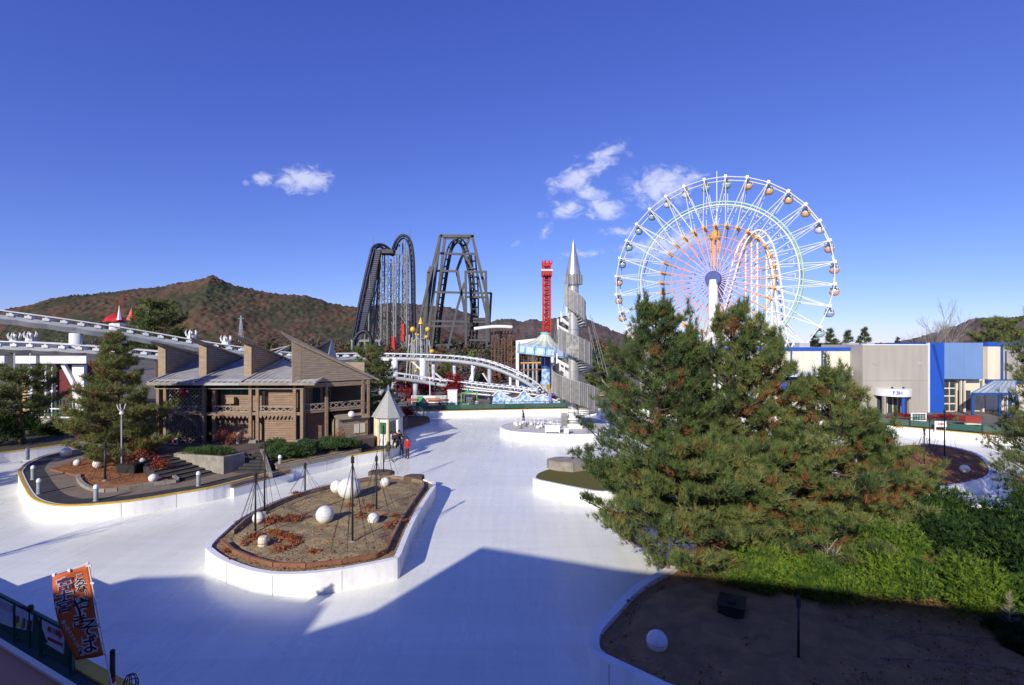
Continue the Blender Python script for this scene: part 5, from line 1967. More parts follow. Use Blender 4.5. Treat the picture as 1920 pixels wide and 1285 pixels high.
# things on the tower island
for i, (px_, py_, w_, h_) in enumerate(((1036, 812, 1.35, .62), (1062, 815, .4, .5))):
    p_ = G(px_, py_, KZ)
    t_ = thing('white_bench', ['long white box bench at the front rim of the tower island', 'small white block at the front rim of the tower island'][i], 'bench', p_)
    MB().bx(p_.x - w_ / 2, p_.x + w_ / 2, p_.y, p_.y + .5, KZ + .08, KZ + h_).build('body', m_white, t_)
    MB().bx(p_.x - w_ / 2 - .06, p_.x + w_ / 2 + .06, p_.y - .05, p_.y + .56, KZ + h_, KZ + h_ + .07).build('top', m_white, t_)
    for sx in (-1, 1):
        MB().bx(p_.x + sx * (w_ / 2 - .05) - .04, p_.x + sx * (w_ / 2 - .05) + .04, p_.y - .03, p_.y + .03, KZ, KZ + h_ + .02).build('leg', m_white, t_)
gr_ = thing('white_garden_sculpture', 'scatter frame of small white shells and rails around the tower foot', 'sculpture', G(1010, 805, KZ))
rd = random.Random(11)
for k in range(26):
    px_ = rd.uniform(966, 1062)
    py_ = rd.uniform(795, 806)
    p_ = G(px_, py_, KZ - .02)
    MB().lathe([(.02, .0), (.16, .05), (.2, .16), (.1, .3), (.02, .34)], 8, tuple(p_)).build('white_shell', m_white if k % 3 else m_conc, gr_)
mb = MB()
lastp = None
for k in range(12):
    p_ = G(968 + k * 8.5, 800 - 2 * math.sin(k * .5), KZ - .02)
    mb.tube([p_, p_ + Vector((0, 0, .75))], .03, 5)
    if lastp:
        mb.tube([lastp + Vector((0, 0, .72)), p_ + Vector((0, 0, .72))], .025, 4)
        mb.tube([lastp + Vector((0, 0, .38)), p_ + Vector((0, 0, .38))], .02, 4)
    lastp = p_
mb.build('white_rail', m_white, gr_)

# ------------------------------------------------------------------ swing carousel
m_swb = mat('swing_blue', (.14, .36, .66), (.48, .62, .76), scale=1.1, rough=.45, lo=.4, hi=.6)
m_swc = mat('swing_cream', (.72, .68, .54), (.66, .62, .48), scale=1, rough=.6)
m_swg = mat('swing_green', (.40, .52, .42), (.36, .47, .38), scale=1, rough=.6)
m_teal = mat('swing_teal', (.22, .55, .58), (.18, .48, .52), scale=1, rough=.5)
m_panelblue = mat('wave_panel_blue', (.12, .30, .62), (.58, .70, .80), scale=2.0, rough=.45, lo=.42, hi=.58)
m_gold = mat('gold_paint', (.58, .34, .05), (.42, .24, .04), scale=3, rough=.45)
WY = 75.0
swc = W(1020, 660, WY)
sw = thing('swing_carousel', 'blue and cream swing carousel with tilted striped canopy', 'carousel', (swc.x, WY, KZ))
tilt = Matrix.Translation(W(1019.5, 659, WY)) @ Matrix.Rotation(R(6), 4, 'Y')


def TP(r, a, z):
    return tilt @ Vector((r * math.cos(a), r * math.sin(a), z))


ns = 32
RR = 3.85
prof = [(RR, .62), (2.6, 1.0), (1.6, 1.45), (.95, 2.1), (.55, 2.55)]
for k in range(ns):
    a0, a1 = 2 * math.pi * k / ns, 2 * math.pi * (k + 1) / ns
    mb = MB()
    for (r0, z0), (r1, z1) in zip(prof[:-1], prof[1:]):
        mb.add([TP(r0, a0, z0), TP(r0, a1, z0), TP(r1, a1, z1), TP(r1, a0, z1)], [(0, 1, 2, 3)])
    mb.build('canopy_stripe', m_swc if k % 2 else m_swg, sw)
m_swl = mat('swing_pale_blue', (.45, .60, .76), (.6, .7, .78), scale=2.5, rough=.45)
for k in range(16):
    a0, a1 = 2 * math.pi * k / 16 + .01, 2 * math.pi * (k + 1) / 16 - .01
    rp = MB().add([TP(RR + .02, a0, -.62), TP(RR + .02, a1, -.62), TP(RR + .02, a1, .66), TP(RR + .02, a0, .66)], [(0, 1, 2, 3)]).build('rim_panel', m_swb, sw)
    b0, b1 = a0 + .06, a1 - .06
    MB().extr([TP(RR + .03, b0, -.42), TP(RR + .03, b1, -.42), TP(RR + .03, b1, .40), TP(RR + .03, b0, .40)], (TP(1, (a0 + a1) / 2, 0) - TP(0, 0, 0)) * .03).build('picture', m_swl, rp)
mb = MB()
N_ = 32
mb.add([TP(RR, 2 * math.pi * k / N_, -.6) for k in range(N_)], [tuple(range(N_))])
mb.build('underside', m_hub, sw)
mb = MB()
mb.tube([TP(.62, 2 * math.pi * k / 12, 2.6) for k in range(12)], .16, 6, closed=True)
mb.lathe([(.5, 0), (.3, .25), (.02, .3)], 12, tuple(TP(0, 0, 2.55)))
mb.build('crown', m_teal, sw)
cx2 = W(1024, 700, WY).x
for z0, z1, m_, r0 in ((KZ, 2.9, m_gold, .74), (2.9, 5.2, m_panelblue, .66), (5.2, 7.3, m_hub, .72)):
    MB().lathe([(r0, z0), (r0 * .97, z1)], 8, (cx2, WY, 0)).build('column_section', m_, sw)
for k in range(8):
    a_ = 2 * math.pi * k / 8
    MB().extr([Vector((cx2 + .78 * math.cos(a_ - .2), WY + .78 * math.sin(a_ - .2), 1.0)), Vector((cx2 + .78 * math.cos(a_ + .2), WY + .78 * math.sin(a_ + .2), 1.0)), Vector((cx2 + .78 * math.cos(a_ + .2), WY + .78 * math.sin(a_ + .2), 2.2)), Vector((cx2 + .78 * math.cos(a_ - .2), WY + .78 * math.sin(a_ - .2), 2.2))],
              Vector((.03 * math.cos(a_), .03 * math.sin(a_), 0))).build('column_mirror', m_swl, sw)
for k in range(16):
    a_ = 2 * math.pi * k / 16
    q_ = TP(3.2, a_, -.6)
    zs = 2.6
    MB().tube([q_, (q_.x, q_.y, zs)], .018, 3).build('chain', m_steel, sw)
    MB().bx(q_.x - .22, q_.x + .22, q_.y - .2, q_.y + .2, zs - .05, zs + .02).bx(q_.x - .22, q_.x + .22, q_.y + .16, q_.y + .2, zs, zs + .45).build('swing_seat', m_swb, sw)
# wave-shaped fence panels in front
wf = thing('wave_fence', 'blue and white wave-painted fence panels around the swing carousel', 'fence', G(985, 757, KZ))
lob = [0, .5, 1.2, .6, .9, 1.5, 1.0, .7, .2, .35, .3, .25, .1]
FYw = 68.6
edges = [922, 946, 968, 992, 1021, 1050]
for k in range(5):
    xa, xb = edges[k], edges[k + 1]
    n = 10
    top = []
    for i in range(n + 1):
        px_ = xa + (xb - xa) * i / n
        g_ = (px_ - 922) / 128
        hh = 747 - 8 * max(0, math.sin(g_ * 9.5 + .4)) - 14 * math.exp(-((px_ - 983) / 9) ** 2) - 6 * math.exp(-((px_ - 935) / 8) ** 2)
        if px_ > 1020:
            hh = 741 + (px_ - 1020) * .45
        top.append(W(px_, min(hh, 754), FYw))
    poly = [Vector((W(xa + .3, 700, FYw).x, FYw, KZ)), Vector((W(xb - .3, 700, FYw).x, FYw, KZ))] + list(reversed(top))
    pn = MB().extr(poly, (0, .06, 0)).build('wave_panel', m_panelblue, wf)
    MB().tube([p_ + Vector((0, -.05, -.02)) for p_ in top], .09, 5).build('foam_edge', m_white, pn)
    cur = [W(xa + 1 + (xb - xa - 2) * i / 12, 751 - 3.0 * math.sin(i * .9 + k), FYw - .02) for i in range(13)]
    MB().tube(cur, .06, 4).build('wave_line', m_white, pn)
# purple banner and white gate frame beside the swing
pb = thing('purple_banner', 'narrow purple banner standing at the wave fence', 'banner', G(1031, 757, KZ))
MB().extr([W(1028, 755, 68.2), W(1034, 755, 68.2), W(1034, 737, 68.2), W(1028, 737, 68.2)], (0, .04, 0)).build('cloth', mat('purple_cloth', (.22, .16, .42), (.3, .24, .5), scale=3, rough=.8), pb)
MB().tube([W(1028, gy(68.2) - 8, 68.2), W(1028, 736, 68.2)], .03, 4).build('pole', m_white, pb)
gt = thing('white_gate_frame', 'large white station frame standing behind the swing carousel', 'frame', tuple(W(985, 700, 84).xy) + (KZ,))
MB().beam(W(970, 640, 84), W(970, gy(84) - 8, 84), .5).build('post', m_white, gt)
MB().beam(W(1036, 640, 84), W(1036, gy(84) - 8, 84), .5).build('post', m_white, gt)
MB().extr([W(967, 646, 84), W(1012, 640, 84), W(1012, 634, 84), W(967, 639, 84)], (0, .5, 0)).build('top_beam', m_white, gt)
for y_ in (681, 694):
    MB().beam(W(972, y_, 84.5), W(1014, y_ - 1, 84.5), .3, .2).build('orange_beam', m_fo if y_ == 681 else m_rust, gt)
for px_ in (982, 990, 999, 1006):
    MB().beam(W(px_, 682, 84.6), W(px_, gy(84) - 8, 84.6), .28).build('inner_post', m_coastg, gt)
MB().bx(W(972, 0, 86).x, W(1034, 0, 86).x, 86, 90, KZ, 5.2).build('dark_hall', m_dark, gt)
# ------------------------------------------------------------------ blue and cream hall on the right
m_cream = mat('hall_cream', (.70, .64, .50), (.56, .51, .40), scale=1.6, rough=.75, stretch=(1, 1, .1), lo=.45, hi=.85)
m_hgrey = mat('hall_grey', (.385, .355, .305), (.31, .285, .25), scale=1.6, rough=.75, stretch=(1, 1, .1), lo=.45, hi=.85)
m_hblue = mat('hall_blue', (.02, .09, .46), (.018, .08, .41), scale=.4, rough=.4)
m_hlight = mat('hall_light_blue', (.17, .28, .50), (.15, .255, .47), scale=.3, rough=.3)
m_htrim = mat('hall_trim_blue', (.03, .08, .27), (.025, .065, .22), scale=.8, rough=.5)
m_pale = mat('pale_edge', (.62, .70, .78), (.56, .64, .72), scale=1, rough=.4)
HY = 62.0
hx = lambda px, Y=HY: (px - 960) * Y / F
hz = lambda py, Y=HY: CAM_H - (py - CY) * Y / F
hall = thing('event_hall', 'long low hall with cream panels, blue trim and a grey and blue entrance block', 'building', (hx(1700), HY, KZ))
# core volume
MB().bx(hx(1300), hx(2120), HY + .3, HY + 26, KZ - .1, 8.25).build('core', m_cream, hall)
# left wing panels
le = [1300, 1345, 1400, 1485, 1543, 1602, 1617]
for a_, b_ in zip(le[:-1], le[1:]):
    MB().bx(hx(a_) + .03, hx(b_) - .03, HY + .2, HY + .28, 4.8, 8.0).build('wall_panel', m_cream, hall)
    MB().bx(hx(a_) + .03, hx(b_) - .03, HY + .2, HY + .28, KZ, 4.45).build('wall_panel', m_cream, hall)
    MB().bx(hx(a_) - .09, hx(a_) + .09, HY + .12, HY + .3, KZ, 8.05).build('blue_mullion', m_htrim, hall)
MB().bx(hx(1300), hx(1616), HY + .05, HY + .6, 8.02, 8.42).build('blue_coping', m_hblue, hall)
MB().bx(hx(1300), hx(1616), HY + .1, HY + .4, 4.47, 4.78).build('blue_band', m_htrim, hall)
# grey entrance block
BY = 60.0
bx_ = lambda px: hx(px, BY)
MB().bx(bx_(1617), bx_(1740), BY, HY + 6, KZ - .05, hz(647, BY)).build('grey_block', m_hgrey, hall)
for k in range(4):
    a_, b_ = 1617 + 123 * k / 4, 1617 + 123 * (k + 1) / 4
    MB().bx(bx_(a_) + .004, bx_(b_) - .004, BY - .05, BY - .002, 4.55, hz(647.5, BY)).build('wall_panel', m_hgrey, hall)
    if k in (0, 3):
        MB().bx(bx_(a_) + .004, bx_(b_) - .004, BY - .05, BY - .002, KZ, 4.535).build('wall_panel', m_hgrey, hall)
MB().bx(bx_(1617), bx_(1740), BY - .06, BY + .3, hz(647.5, BY), hz(645.5, BY)).build('coping', m_pale, hall)
MB().bx(bx_(1739), bx_(1742.5), BY - .09, BY + .2, KZ, hz(643, BY)).build('pale_corner_strip', m_pale, hall)
MB().bx(bx_(1742.5), hx(1770, BY), BY - .04, HY + 5, KZ - .05, hz(643, BY)).build('blue_block', m_hblue, hall)
MB().extr([(bx_(1746), BY - .05, hz(646, BY)), (bx_(1752), BY - .05, hz(646, BY)), (bx_(1769.5), BY - .05, hz(725, BY)), (bx_(1769.5), BY - .05, hz(737, BY))], (0, .012, 0)).build('diagonal_stripe', mat('hall_deep_blue', (.012, .05, .26), (.012, .045, .23), scale=1, rough=.4), hall)
for a_, b_ in ((1770.5, 1807), (1807.3, 1843)):
    MB().bx(bx_(a_), bx_(b_), BY - .02, BY + .4, hz(711, BY), hz(643, BY)).build('light_blue_panel', m_hlight, hall)
# glazed screen: frame bars and panes one by one
wx0, wx1, wz0, wz1 = hx(1770, 60.6), hx(1793, 60.6), hz(772, 60.6), hz(714, 60.6)
gs = MB().bx(wx0, wx1, 60.75, 60.8, KZ, wz1).build('glazed_screen', m_cream, hall)
for i in range(2):
    for j in range(4):
        xa = wx0 + (wx1 - wx0) * i / 2
        za = wz0 + (wz1 - wz0) * j / 4
        MB().bx(xa + .09, xa + (wx1 - wx0) / 2 - .06, 60.70, 60.75, za + .10, za + (wz1 - wz0) / 4 - .06).build('pane', m_glass, gs)
MB().bx(hx(1793, 61), hx(1843, 61), 61.0, 61.3, KZ, hz(711, 61)).build('recess_wall', m_cream, hall)
for px in (1800, 1807, 1842):
    MB().bx(hx(px, 60.5), hx(px + 2.5, 60.5), 60.4, 60.6, KZ, hz(711, 60.5)).build('recess_post', m_cream, hall)
MB().bx(hx(1795, 61), hx(1806, 61), 60.93, 60.99, KZ, 3.3).build('glass_door', m_glass, hall)
MB().bx(hx(1810, 61), hx(1819, 61), 60.93, 60.99, KZ, 3.3).build('glass_door', m_glass, hall)
# right wing
re_ = [1843, 1870, 1925, 1985, 2050, 2120]
for a_, b_ in zip(re_[:-1], re_[1:]):
    MB().bx(hx(a_) + .05, hx(b_) - .05, HY - .55, HY + .3, hz(711), hz(650)).build('wall_panel', m_hgrey if a_ > 1860 else m_cream, hall)
    MB().bx(hx(a_) + .05, hx(b_) - .05, HY - .3, HY + .3, KZ, hz(718)).build('wall_panel', m_cream, hall)
    MB().bx(hx(b_) - .16, hx(b_) + .12, HY - .62, HY - .3, hz(716), hz(648)).build('blue_mullion', m_htrim, hall)
MB().bx(hx(1843), hx(2120), HY - .62, HY + .6, hz(649), hz(641.5)).build('blue_coping', m_hblue, hall)
MB().bx(hx(1843), hx(2120), HY - .6, HY + .3, hz(718), hz(711.5)).build('blue_band', m_htrim, hall)
for px in (1402, 1545, 1604, 1872, 1926):
    Yd = HY - .72 if px > 1800 else HY + .02
    MB().tube([(hx(px) + .25, Yd, KZ), (hx(px) + .25, Yd, 8.0)], .055, 6).build('downpipe', m_htrim, hall)
for k, (px, w_) in enumerate(((1660, 1.6), (1700, 1.1), (1900, 1.8), (1560, 1.4))):
    zr_ = hz(646, BY) if px < 1740 else 8.25
    MB().bx(hx(px), hx(px) + w_, HY + 7, HY + 8.2, 8.2, 8.2 + .75).build('roof_unit', m_coastg, hall)
for px, z in ((1636, 6.4), (1720, 6.4)):
    MB().bx(bx_(px), bx_(px) + .5, BY - .09, BY - .04, z, z + .35).build('vent', m_coastg, hall)
for dx in (-.55, .75):
    MB().lathe([(.1, 0), (.12, .12), (.02, .2)], 8, (hx(1683, 58.6) + dx, 58.7, hz(730, 58) + .02)).build('spotlight', m_black, hall)
# round entrance canopy with sign
ec = Vector((hx(1683, 58.6), 59.4, 0))
cr = 1.85
cz0, cz1 = hz(744, 58), hz(730, 58)
can = MB().lathe([(.01, cz0), (cr, cz0), (cr, cz1), (.01, cz1 + .05)], 36, tuple(ec)).build('entrance_canopy', m_white, hall, smooth=False)
MB().lathe([(.19, KZ), (.19, cz0 - .02)], 14, (ec.x + .15, ec.y - 1.45, 0)).build('blue_column', m_hblue, hall, smooth=True)
for dx in (-1.5, 1.35):
    MB().bx(ec.x + dx - .12, ec.x + dx + .12, ec.y - .9, ec.y - .6, KZ, cz0 - .02).build('canopy_post', m_hgrey, hall)
MB().bx(ec.x - 1.4, ec.x + 1.3, 59.85, 59.93, KZ, cz0 - .02).build('entrance_doors', m_glass, hall)
for dx in (-.9, -.3, .35, .9):
    MB().bx(ec.x + dx - .04, ec.x + dx + .04, 59.78, 59.85, KZ, cz0 - .02).build('door_mullion', m_cream, hall)


def text_mesh(name, s, size, m, parent, M, extrude=.01, align='CENTER', bold=0.0):
    cu = bpy.data.curves.new(name, 'FONT')
    cu.body = s
    cu.size = size
    cu.extrude = extrude
    cu.offset = bold
    cu.align_x = align
    cu.align_y = 'CENTER'
    cu.resolution_u = 3
    tmp = bpy.data.objects.new(name, cu)
    COL.objects.link(tmp)
    dg = bpy.context.evaluated_depsgraph_get()
    me = bpy.data.meshes.new_from_object(tmp.evaluated_get(dg))
    bpy.data.objects.remove(tmp)
    bpy.data.curves.remove(cu)
    me.materials.clear()
    me.materials.append(m)
    me.name = name
    o = piece(name, me, parent, M)
    return o


# blue sign letters wrapped on the left front of the canopy
for ch, aa in (('F', -122), ('3', -112.5), ('H', -103)):
    a_ = R(aa)
    nrm = Vector((math.cos(a_), math.sin(a_), 0))
    p_ = Vector((ec.x, ec.y, (cz0 + cz1) / 2)) + nrm * (cr + .012)
    xax = Vector((-nrm.y, nrm.x, 0))
    M = Matrix.Translation(p_) @ Matrix((xax, Vector((0, 0, 1)), nrm)).transposed().to_4x4()
    text_mesh('sign_letter', ch, .55, m_hblue, can, M, .012, bold=.012)
# side canopy of glass on blue posts
gc = MB()
p4 = [W(1822, 737, 57), W(1905, 737, 57), W(1905, 714, 60.4), W(1865, 714, 60.4)]
gc.extr(p4, (0, 0, -.06))
m_cgl = mat('canopy_glass', (.34, .42, .46), (.42, .48, .5), scale=.8, rough=.15, spec=.7)
cg = gc.build('glass_canopy', m_cgl, hall)
for k in range(7):
    a_, b_ = p4[0].lerp(p4[1], k / 6), p4[3].lerp(p4[2], k / 6)
    MB().beam(a_ + Vector((0, 0, .03)), b_ + Vector((0, 0, .03)), .07).build('glazing_bar', m_hlight, cg)
MB().beam(p4[0] + Vector((0, 0, -.12)), p4[1] + Vector((0, 0, -.12)), .2, .28).build('canopy_beam', m_htrim, cg)
for px in (1823.5, 1874, 1894, 1906):
    p_ = W(px, 740, 57)
    MB().bx(p_.x - .13, p_.x + .13, p_.y - .1, p_.y + .1, KZ, p_.z).build('blue_post', m_htrim, hall)
for k in range(3):
    p_ = W(1330 + 40 * k, 715, 59)
    MB().bx(p_.x - .1, p_.x + .1, p_.y, p_.y + .2, KZ, 4.2).build('blue_post', m_hblue, hall)
lcan = MB().extr([W(1440, 706, 58.5), W(1600, 702, 58.5), W(1600, 694, 61.8), W(1440, 698, 61.8)], (0, 0, -.12)).build('side_canopy', m_pale, hall)
for px in (1470, 1578):
    p_ = W(px, 705, 58.6)
    MB().bx(p_.x - .14, p_.x + .14, p_.y, p_.y + .25, KZ, p_.z - .14).build('blue_post', m_hblue, hall)

# ------------------------------------------------------------------ far rink fence (green), panel by panel
m_fgreen = mat('fence_green', (.020, .085, .06), (.015, .065, .045), scale=1, rough=.5)
m_fmesh = mat('fence_panel_green', (.055, .11, .085), (.04, .085, .065), scale=.8, rough=.6)
fline = resample(offset2(far_line, .45, False), 2.6)
fence = thing('rink_fence', 'low green panel fence along the far rink wall', 'fence', fline[len(fline) // 2])
for i in range(len(fline) - 1):
    a_, b_ = fline[i], fline[i + 1]
    MB().beam(a_ + Vector((0, 0, -.05)), a_ + Vector((0, 0, .92)), .09).build('post', m_fgreen, fence)
    pn = MB().beam(a_.lerp(b_, .03) + Vector((0, 0, .38)), a_.lerp(b_, .97) + Vector((0, 0, .38)), .03, .55).build('panel', m_fmesh if i % 3 else m_fgreen, fence)
    MB().beam(a_ + Vector((0, 0, .88)), b_ + Vector((0, 0, .88)), .07, .06).build('top_rail', m_fgreen, fence)

# far-left fence (green railing on the red ride's terrace)
m_dred = mat('dark_red_wall', (.14, .012, .016), (.09, .01, .012), scale=1, rough=.6)
rb_ = thing('red_ride_building', 'dark red ride building with white frames behind the left pine', 'building', (W(100, 700, 52).x, 52, KZ))
RY = 52.0
rx = lambda px: (px - 960) * RY / F
rz = lambda py: CAM_H - (py - CY) * RY / F
MB().bx(rx(56), rx(146), RY, RY + 6, KZ, rz(680)).build('wall', m_dred, rb_)
for a_, b_ in ((-60, 30), (50, 88), (95, 180)):
    MB().bx(rx(a_), rx(b_), RY - 1.2, RY - .9, rz(681), rz(667)).build('white_fascia', m_coastw, rb_)
for px, w_ in ((54, 3), (60, 9), (143, 22), (92, 3), (104, 3)):
    MB().bx(rx(px), rx(px + w_), RY - .5, RY - .1, KZ, rz(684)).build('white_frame', m_white, rb_)
MB().beam(W(119, 683, RY - .6), W(144, 730, RY - .6), .35, .35).build('white_brace', m_white, rb_)
MB().bx(rx(52), rx(56), RY - .55, RY - .2, KZ, rz(684)).build('orange_edge', m_fo, rb_)
for py_ in (712, 722, 732):
    MB().bx(rx(70), rx(110), RY - .2, RY - .1, rz(py_ + 3), rz(py_)).build('white_slat', m_white, rb_)
tf = thing('terrace_railing', 'dark green railing on a stone terrace at the far left', 'railing', (rx(105), RY - 3, KZ))
for k in range(12):
    p_ = W(67 + k * 6.5, 748, 48.5)
    MB().beam((p_.x, p_.y, W(0, 783, 48.5).z), (p_.x, p_.y, p_.z), .12).build('baluster', m_fgreen, tf)
for py_, m_ in ((748, m_fgreen), (766, m_white), (782, m_white), (774, m_fgreen)):
    MB().beam(W(65, py_, 48.45), W(141, py_ + 1, 48.45), .12, .12).build('rail', m_, tf)
st_w = thing('stone_wall', 'rough grey stone retaining wall below the green railing', 'wall', (rx(90), 47.6, KZ))
MB().bx(W(70, 0, 47.6).x, W(150, 0, 47.6).x, 47.6, 50, KZ - .1, W(0, 785, 48).z).build('wall_face', m_conc, st_w)
MB().bx(W(33, 0, 47.2).x, W(60, 0, 47.2).x, 47.0, 49, W(0, 764, 47).z, W(0, 757, 47).z).build('coping', m_conc, st_w)

# ------------------------------------------------------------------ castle-like red roof far left
cs = thing('red_castle_roof', 'bright red pavilion roof with thin spires above the left track', 'building', (W(222, 660, 150).x, 150, 0))
cxx = W(222, 660, 150)
MB().lathe([(2.2, 0), (2.2, 14.6)], 8, (cxx.x, 150, 0)).build('drum', m_white, cs)
zr = W(0, 604, 150).z
MB().lathe([(2.9, zr), (2.3, zr + 1.1), (1.3, zr + 1.9), (.1, zr + 2.6)], 8, (cxx.x - 1.0, 150, 0)).build('roof', m_red, cs)
MB().lathe([(1.5, zr + .6), (.8, zr + 2.3), (.05, zr + 4.4)], 6, (cxx.x + 3.2, 151, 0)).build('roof', m_red, cs)
MB().lathe([(.7, zr + .5), (.4, zr + 2.0), (.03, zr + 4.8)], 6, (cxx.x + 1.4, 148.5, 0)).build('spire', m_white, cs)
MB().tube([(cxx.x - .6, 150, zr + 3), (cxx.x - .6, 150, zr + 7)], .1, 4).build('flagpole', m_red, cs)
MB().tube([(cxx.x + 1.3, 150, zr + 3), (cxx.x + 1.3, 150, zr + 8)], .1, 4).build('flagpole', m_red, cs)

# transmission pylon on the hill
py_ = thing('transmission_pylon', 'small grey lattice pylon standing on the wooded hillside', 'pylon', tuple(W(452, 640, 760).xy) + (40,))
c = W(452, 600, 760)
mb = MB()
zb, zt_ = W(0, 628, 760).z, W(0, 592, 760).z
for sx in (-1, 1):
    for sy in (-1, 1):
        mb.tube([(c.x + sx * 2.6, c.y + sy * 2.6, zb - 12), (c.x + sx * .5, c.y + sy * .5, zt_)], .5, 4)
for k in range(7):
    z = zb + (zt_ - zb) * k / 7
    w_ = 2.6 + (.5 - 2.6) * k / 7
    mb.beam((c.x - w_, c.y - w_, z), (c.x + w_, c.y - w_, z + 3), .35)
    mb.beam((c.x + w_, c.y - w_, z), (c.x - w_, c.y - w_, z + 3), .35)
mb.build('lattice_mast', m_coastg, py_)
MB().beam((c.x - 4, c.y, zt_ - 4), (c.x + 4, c.y, zt_ - 4), .6).build('cross_arm', m_coastg, py_)

# ------------------------------------------------------------------ lantern ride with yellow balloons
yl = mat('lantern_yellow', (.72, .50, .06), (.62, .40, .05), scale=1, rough=.4)
lr = thing('lantern_ride', 'cluster of yellow ball lanterns on thin poles in front of the dark coaster', 'ride', tuple(W(788, 700, 95).xy) + (KZ,))
for k, (px, pyy, r) in enumerate(((774, 618, .55), (802, 618, .5), (780, 627, .22), (784, 628, .22), (800, 632, .34), (773, 640, .18), (777, 640, .18), (773, 679, .22), (778, 680, .25), (782, 690, .3), (780, 696, .26))):
    MB().ball(W(px, pyy, 95), r, 10).build('lantern', yl, lr, smooth=True)
    p_ = W(px, pyy, 95.05)
    MB().tube([p_, (p_.x, p_.y, KZ - .05)], .05, 4).build('pole', m_coastg, lr)
MB().lathe([(.5, 0), (.42, .2), (.18, .9), (.03, 1.3)], 10, tuple(W(789, 608, 95))).build('bell', yl, lr, smooth=True)
MB().tube([W(789, 607, 95), W(789, gy(95) - 8, 95)], .12, 5).build('mast', m_steel, lr)
MB().ball(W(810, 659, 95), .5, 10, .8).build('lantern', yl, lr, smooth=True)
p_ = W(810, 660, 95)
MB().tube([p_, (p_.x, p_.y, KZ - .05)], .05, 4).build('pole', m_coastg, lr)
mb = MB()
for k in range(9):
    a_ = W(768 + k * 4.6, 628 + (k % 3) * 5, 97)
    mb.tube([a_, (a_.x + (k - 4) * .2, a_.y, KZ - .05)], .11, 5)
mb.tube(catmull([W(766, 650, 97), W(775, 640, 97), W(788, 634, 97), W(800, 640, 97), W(808, 652, 97)], 4), .12, 5)
mb.build('arm_frame', m_steel, lr)

# ------------------------------------------------------------------ plaza furniture beyond the far wall
PYY = 66.5


def onp(px, py_):
    return G(px, py_, KZ - .03)


kz = KZ - .03
p_ = onp(848, 759)
ki = thing('white_kiosk', 'plain white cabinet kiosk in front of the red maple', 'kiosk', p_)
MB().bx(p_.x - .62, p_.x + .62, p_.y, p_.y + .9, kz, kz + 1.85).build('body', m_white, ki)
MB().bx(p_.x - .68, p_.x + .68, p_.y - .05, p_.y + .95, kz + 1.85, kz + 1.95).build('top', m_white, ki)
p_ = onp(786, 760)
bn = thing('litter_bin', 'bright green litter bin near the white fence', 'bin', p_)
mgr = mat('bin_green', (.05, .42, .17), (.04, .36, .14), scale=1, rough=.5)
MB().bx(p_.x - .34, p_.x + .34, p_.y, p_.y + .5, kz, kz + .85).build('body', mgr, bn)
MB().extr([(p_.x - .38, p_.y - .04, kz + .85), (p_.x + .38, p_.y - .04, kz + .85), (p_.x + .3, p_.y - .04, kz + 1.08), (p_.x - .3, p_.y - .04, kz + 1.08)], (0, .58, 0)).build('lid', mgr, bn)


def bench(px, py_, w_, label, m):
    p = onp(px, py_)
    b_ = thing('park_bench', label, 'bench', p)
    for k in range(3):
        MB().bx(p.x - w_ / 2, p.x + w_ / 2, p.y + .14 * k, p.y + .14 * k + .12, kz + .42, kz + .47).build('seat_slat', m, b_)
    for k in range(2):
        MB().bx(p.x - w_ / 2, p.x + w_ / 2, p.y + .45, p.y + .49, kz + .58 + .16 * k, kz + .71 + .16 * k).build('back_slat', m, b_)
    for sx in (-1, 1):
        MB().bx(p.x + sx * (w_ / 2 - .15) - .05, p.x + sx * (w_ / 2 - .15) + .05, p.y + .02, p.y + .5, kz, kz + .42).build('leg', m_dark, b_)
    return b_


m_obench = mat('bench_orange', (.42, .13, .05), (.34, .1, .04), scale=2, rough=.6)
m_rbench = mat('bench_red', (.34, .05, .035), (.28, .04, .03), scale=2, rough=.6)
bench(811, 760, 1.9, 'orange bench before the white mesh fence', m_obench)
bench(772, 761, 1.5, 'dark red bench at the left end of the far fence', m_rbench)
bench(832, 762, 1.2, 'low brown bench left of the white kiosk', m_rust)
wfz = thing('white_mesh_fence', 'white framed mesh fence panels behind the orange bench', 'fence', onp(810, 757))
for k in range(6):
    a_, b_ = W(772 + k * 11, 742, 68.2), W(783 + k * 11, 742, 68.2)
    MB().bx(a_.x - .04, a_.x + .04, a_.y - .04, a_.y + .04, kz, a_.z).build('post', m_white, wfz)
    pn = MB().bx(a_.x + .06, b_.x - .06, a_.y - .01, a_.y + .01, kz + .15, a_.z - .08).build('panel', mat('pale_mesh', (.40, .42, .42), (.34, .36, .36), scale=2, rough=.6) if k not in (2, 3) else m_white, wfz)
    MB().bx(a_.x, b_.x, a_.y - .03, a_.y + .03, a_.z - .06, a_.z).build('top_rail', m_white, wfz)
gf = thing('lime_photo_stand', 'lime green square photo frame on the plaza', 'photo stand', onp(880, 763))
lime = mat('lime_paint', (.16, .42, .05), (.14, .36, .04), scale=1, rough=.5)
MB().beam(W(865, 764, 65.5), W(865, 737, 65.5), .12).build('post', lime, gf)
MB().beam(W(894, 764, 65.5), W(894, 737, 65.5), .12).build('post', lime, gf)
MB().beam(W(865, 737, 65.5), W(894.5, 737, 65.5), .12).build('top_bar', lime, gf)
MB().extr([W(866, 764, 65.4), W(882, 764, 65.4), W(880, 758, 65.4), W(866, 757, 65.4)], (0, .1, 0)).build('base_board', lime, gf)
MB().extr([W(869, 755, 66.4), W(883, 755, 66.4), W(883, 739, 66.4), W(869, 739, 66.4)], (0, .1, 0)).build('backdrop', mat('slate_cloth', (.13, .14, .18), (.1, .11, .14), scale=2, rough=.8), gf)
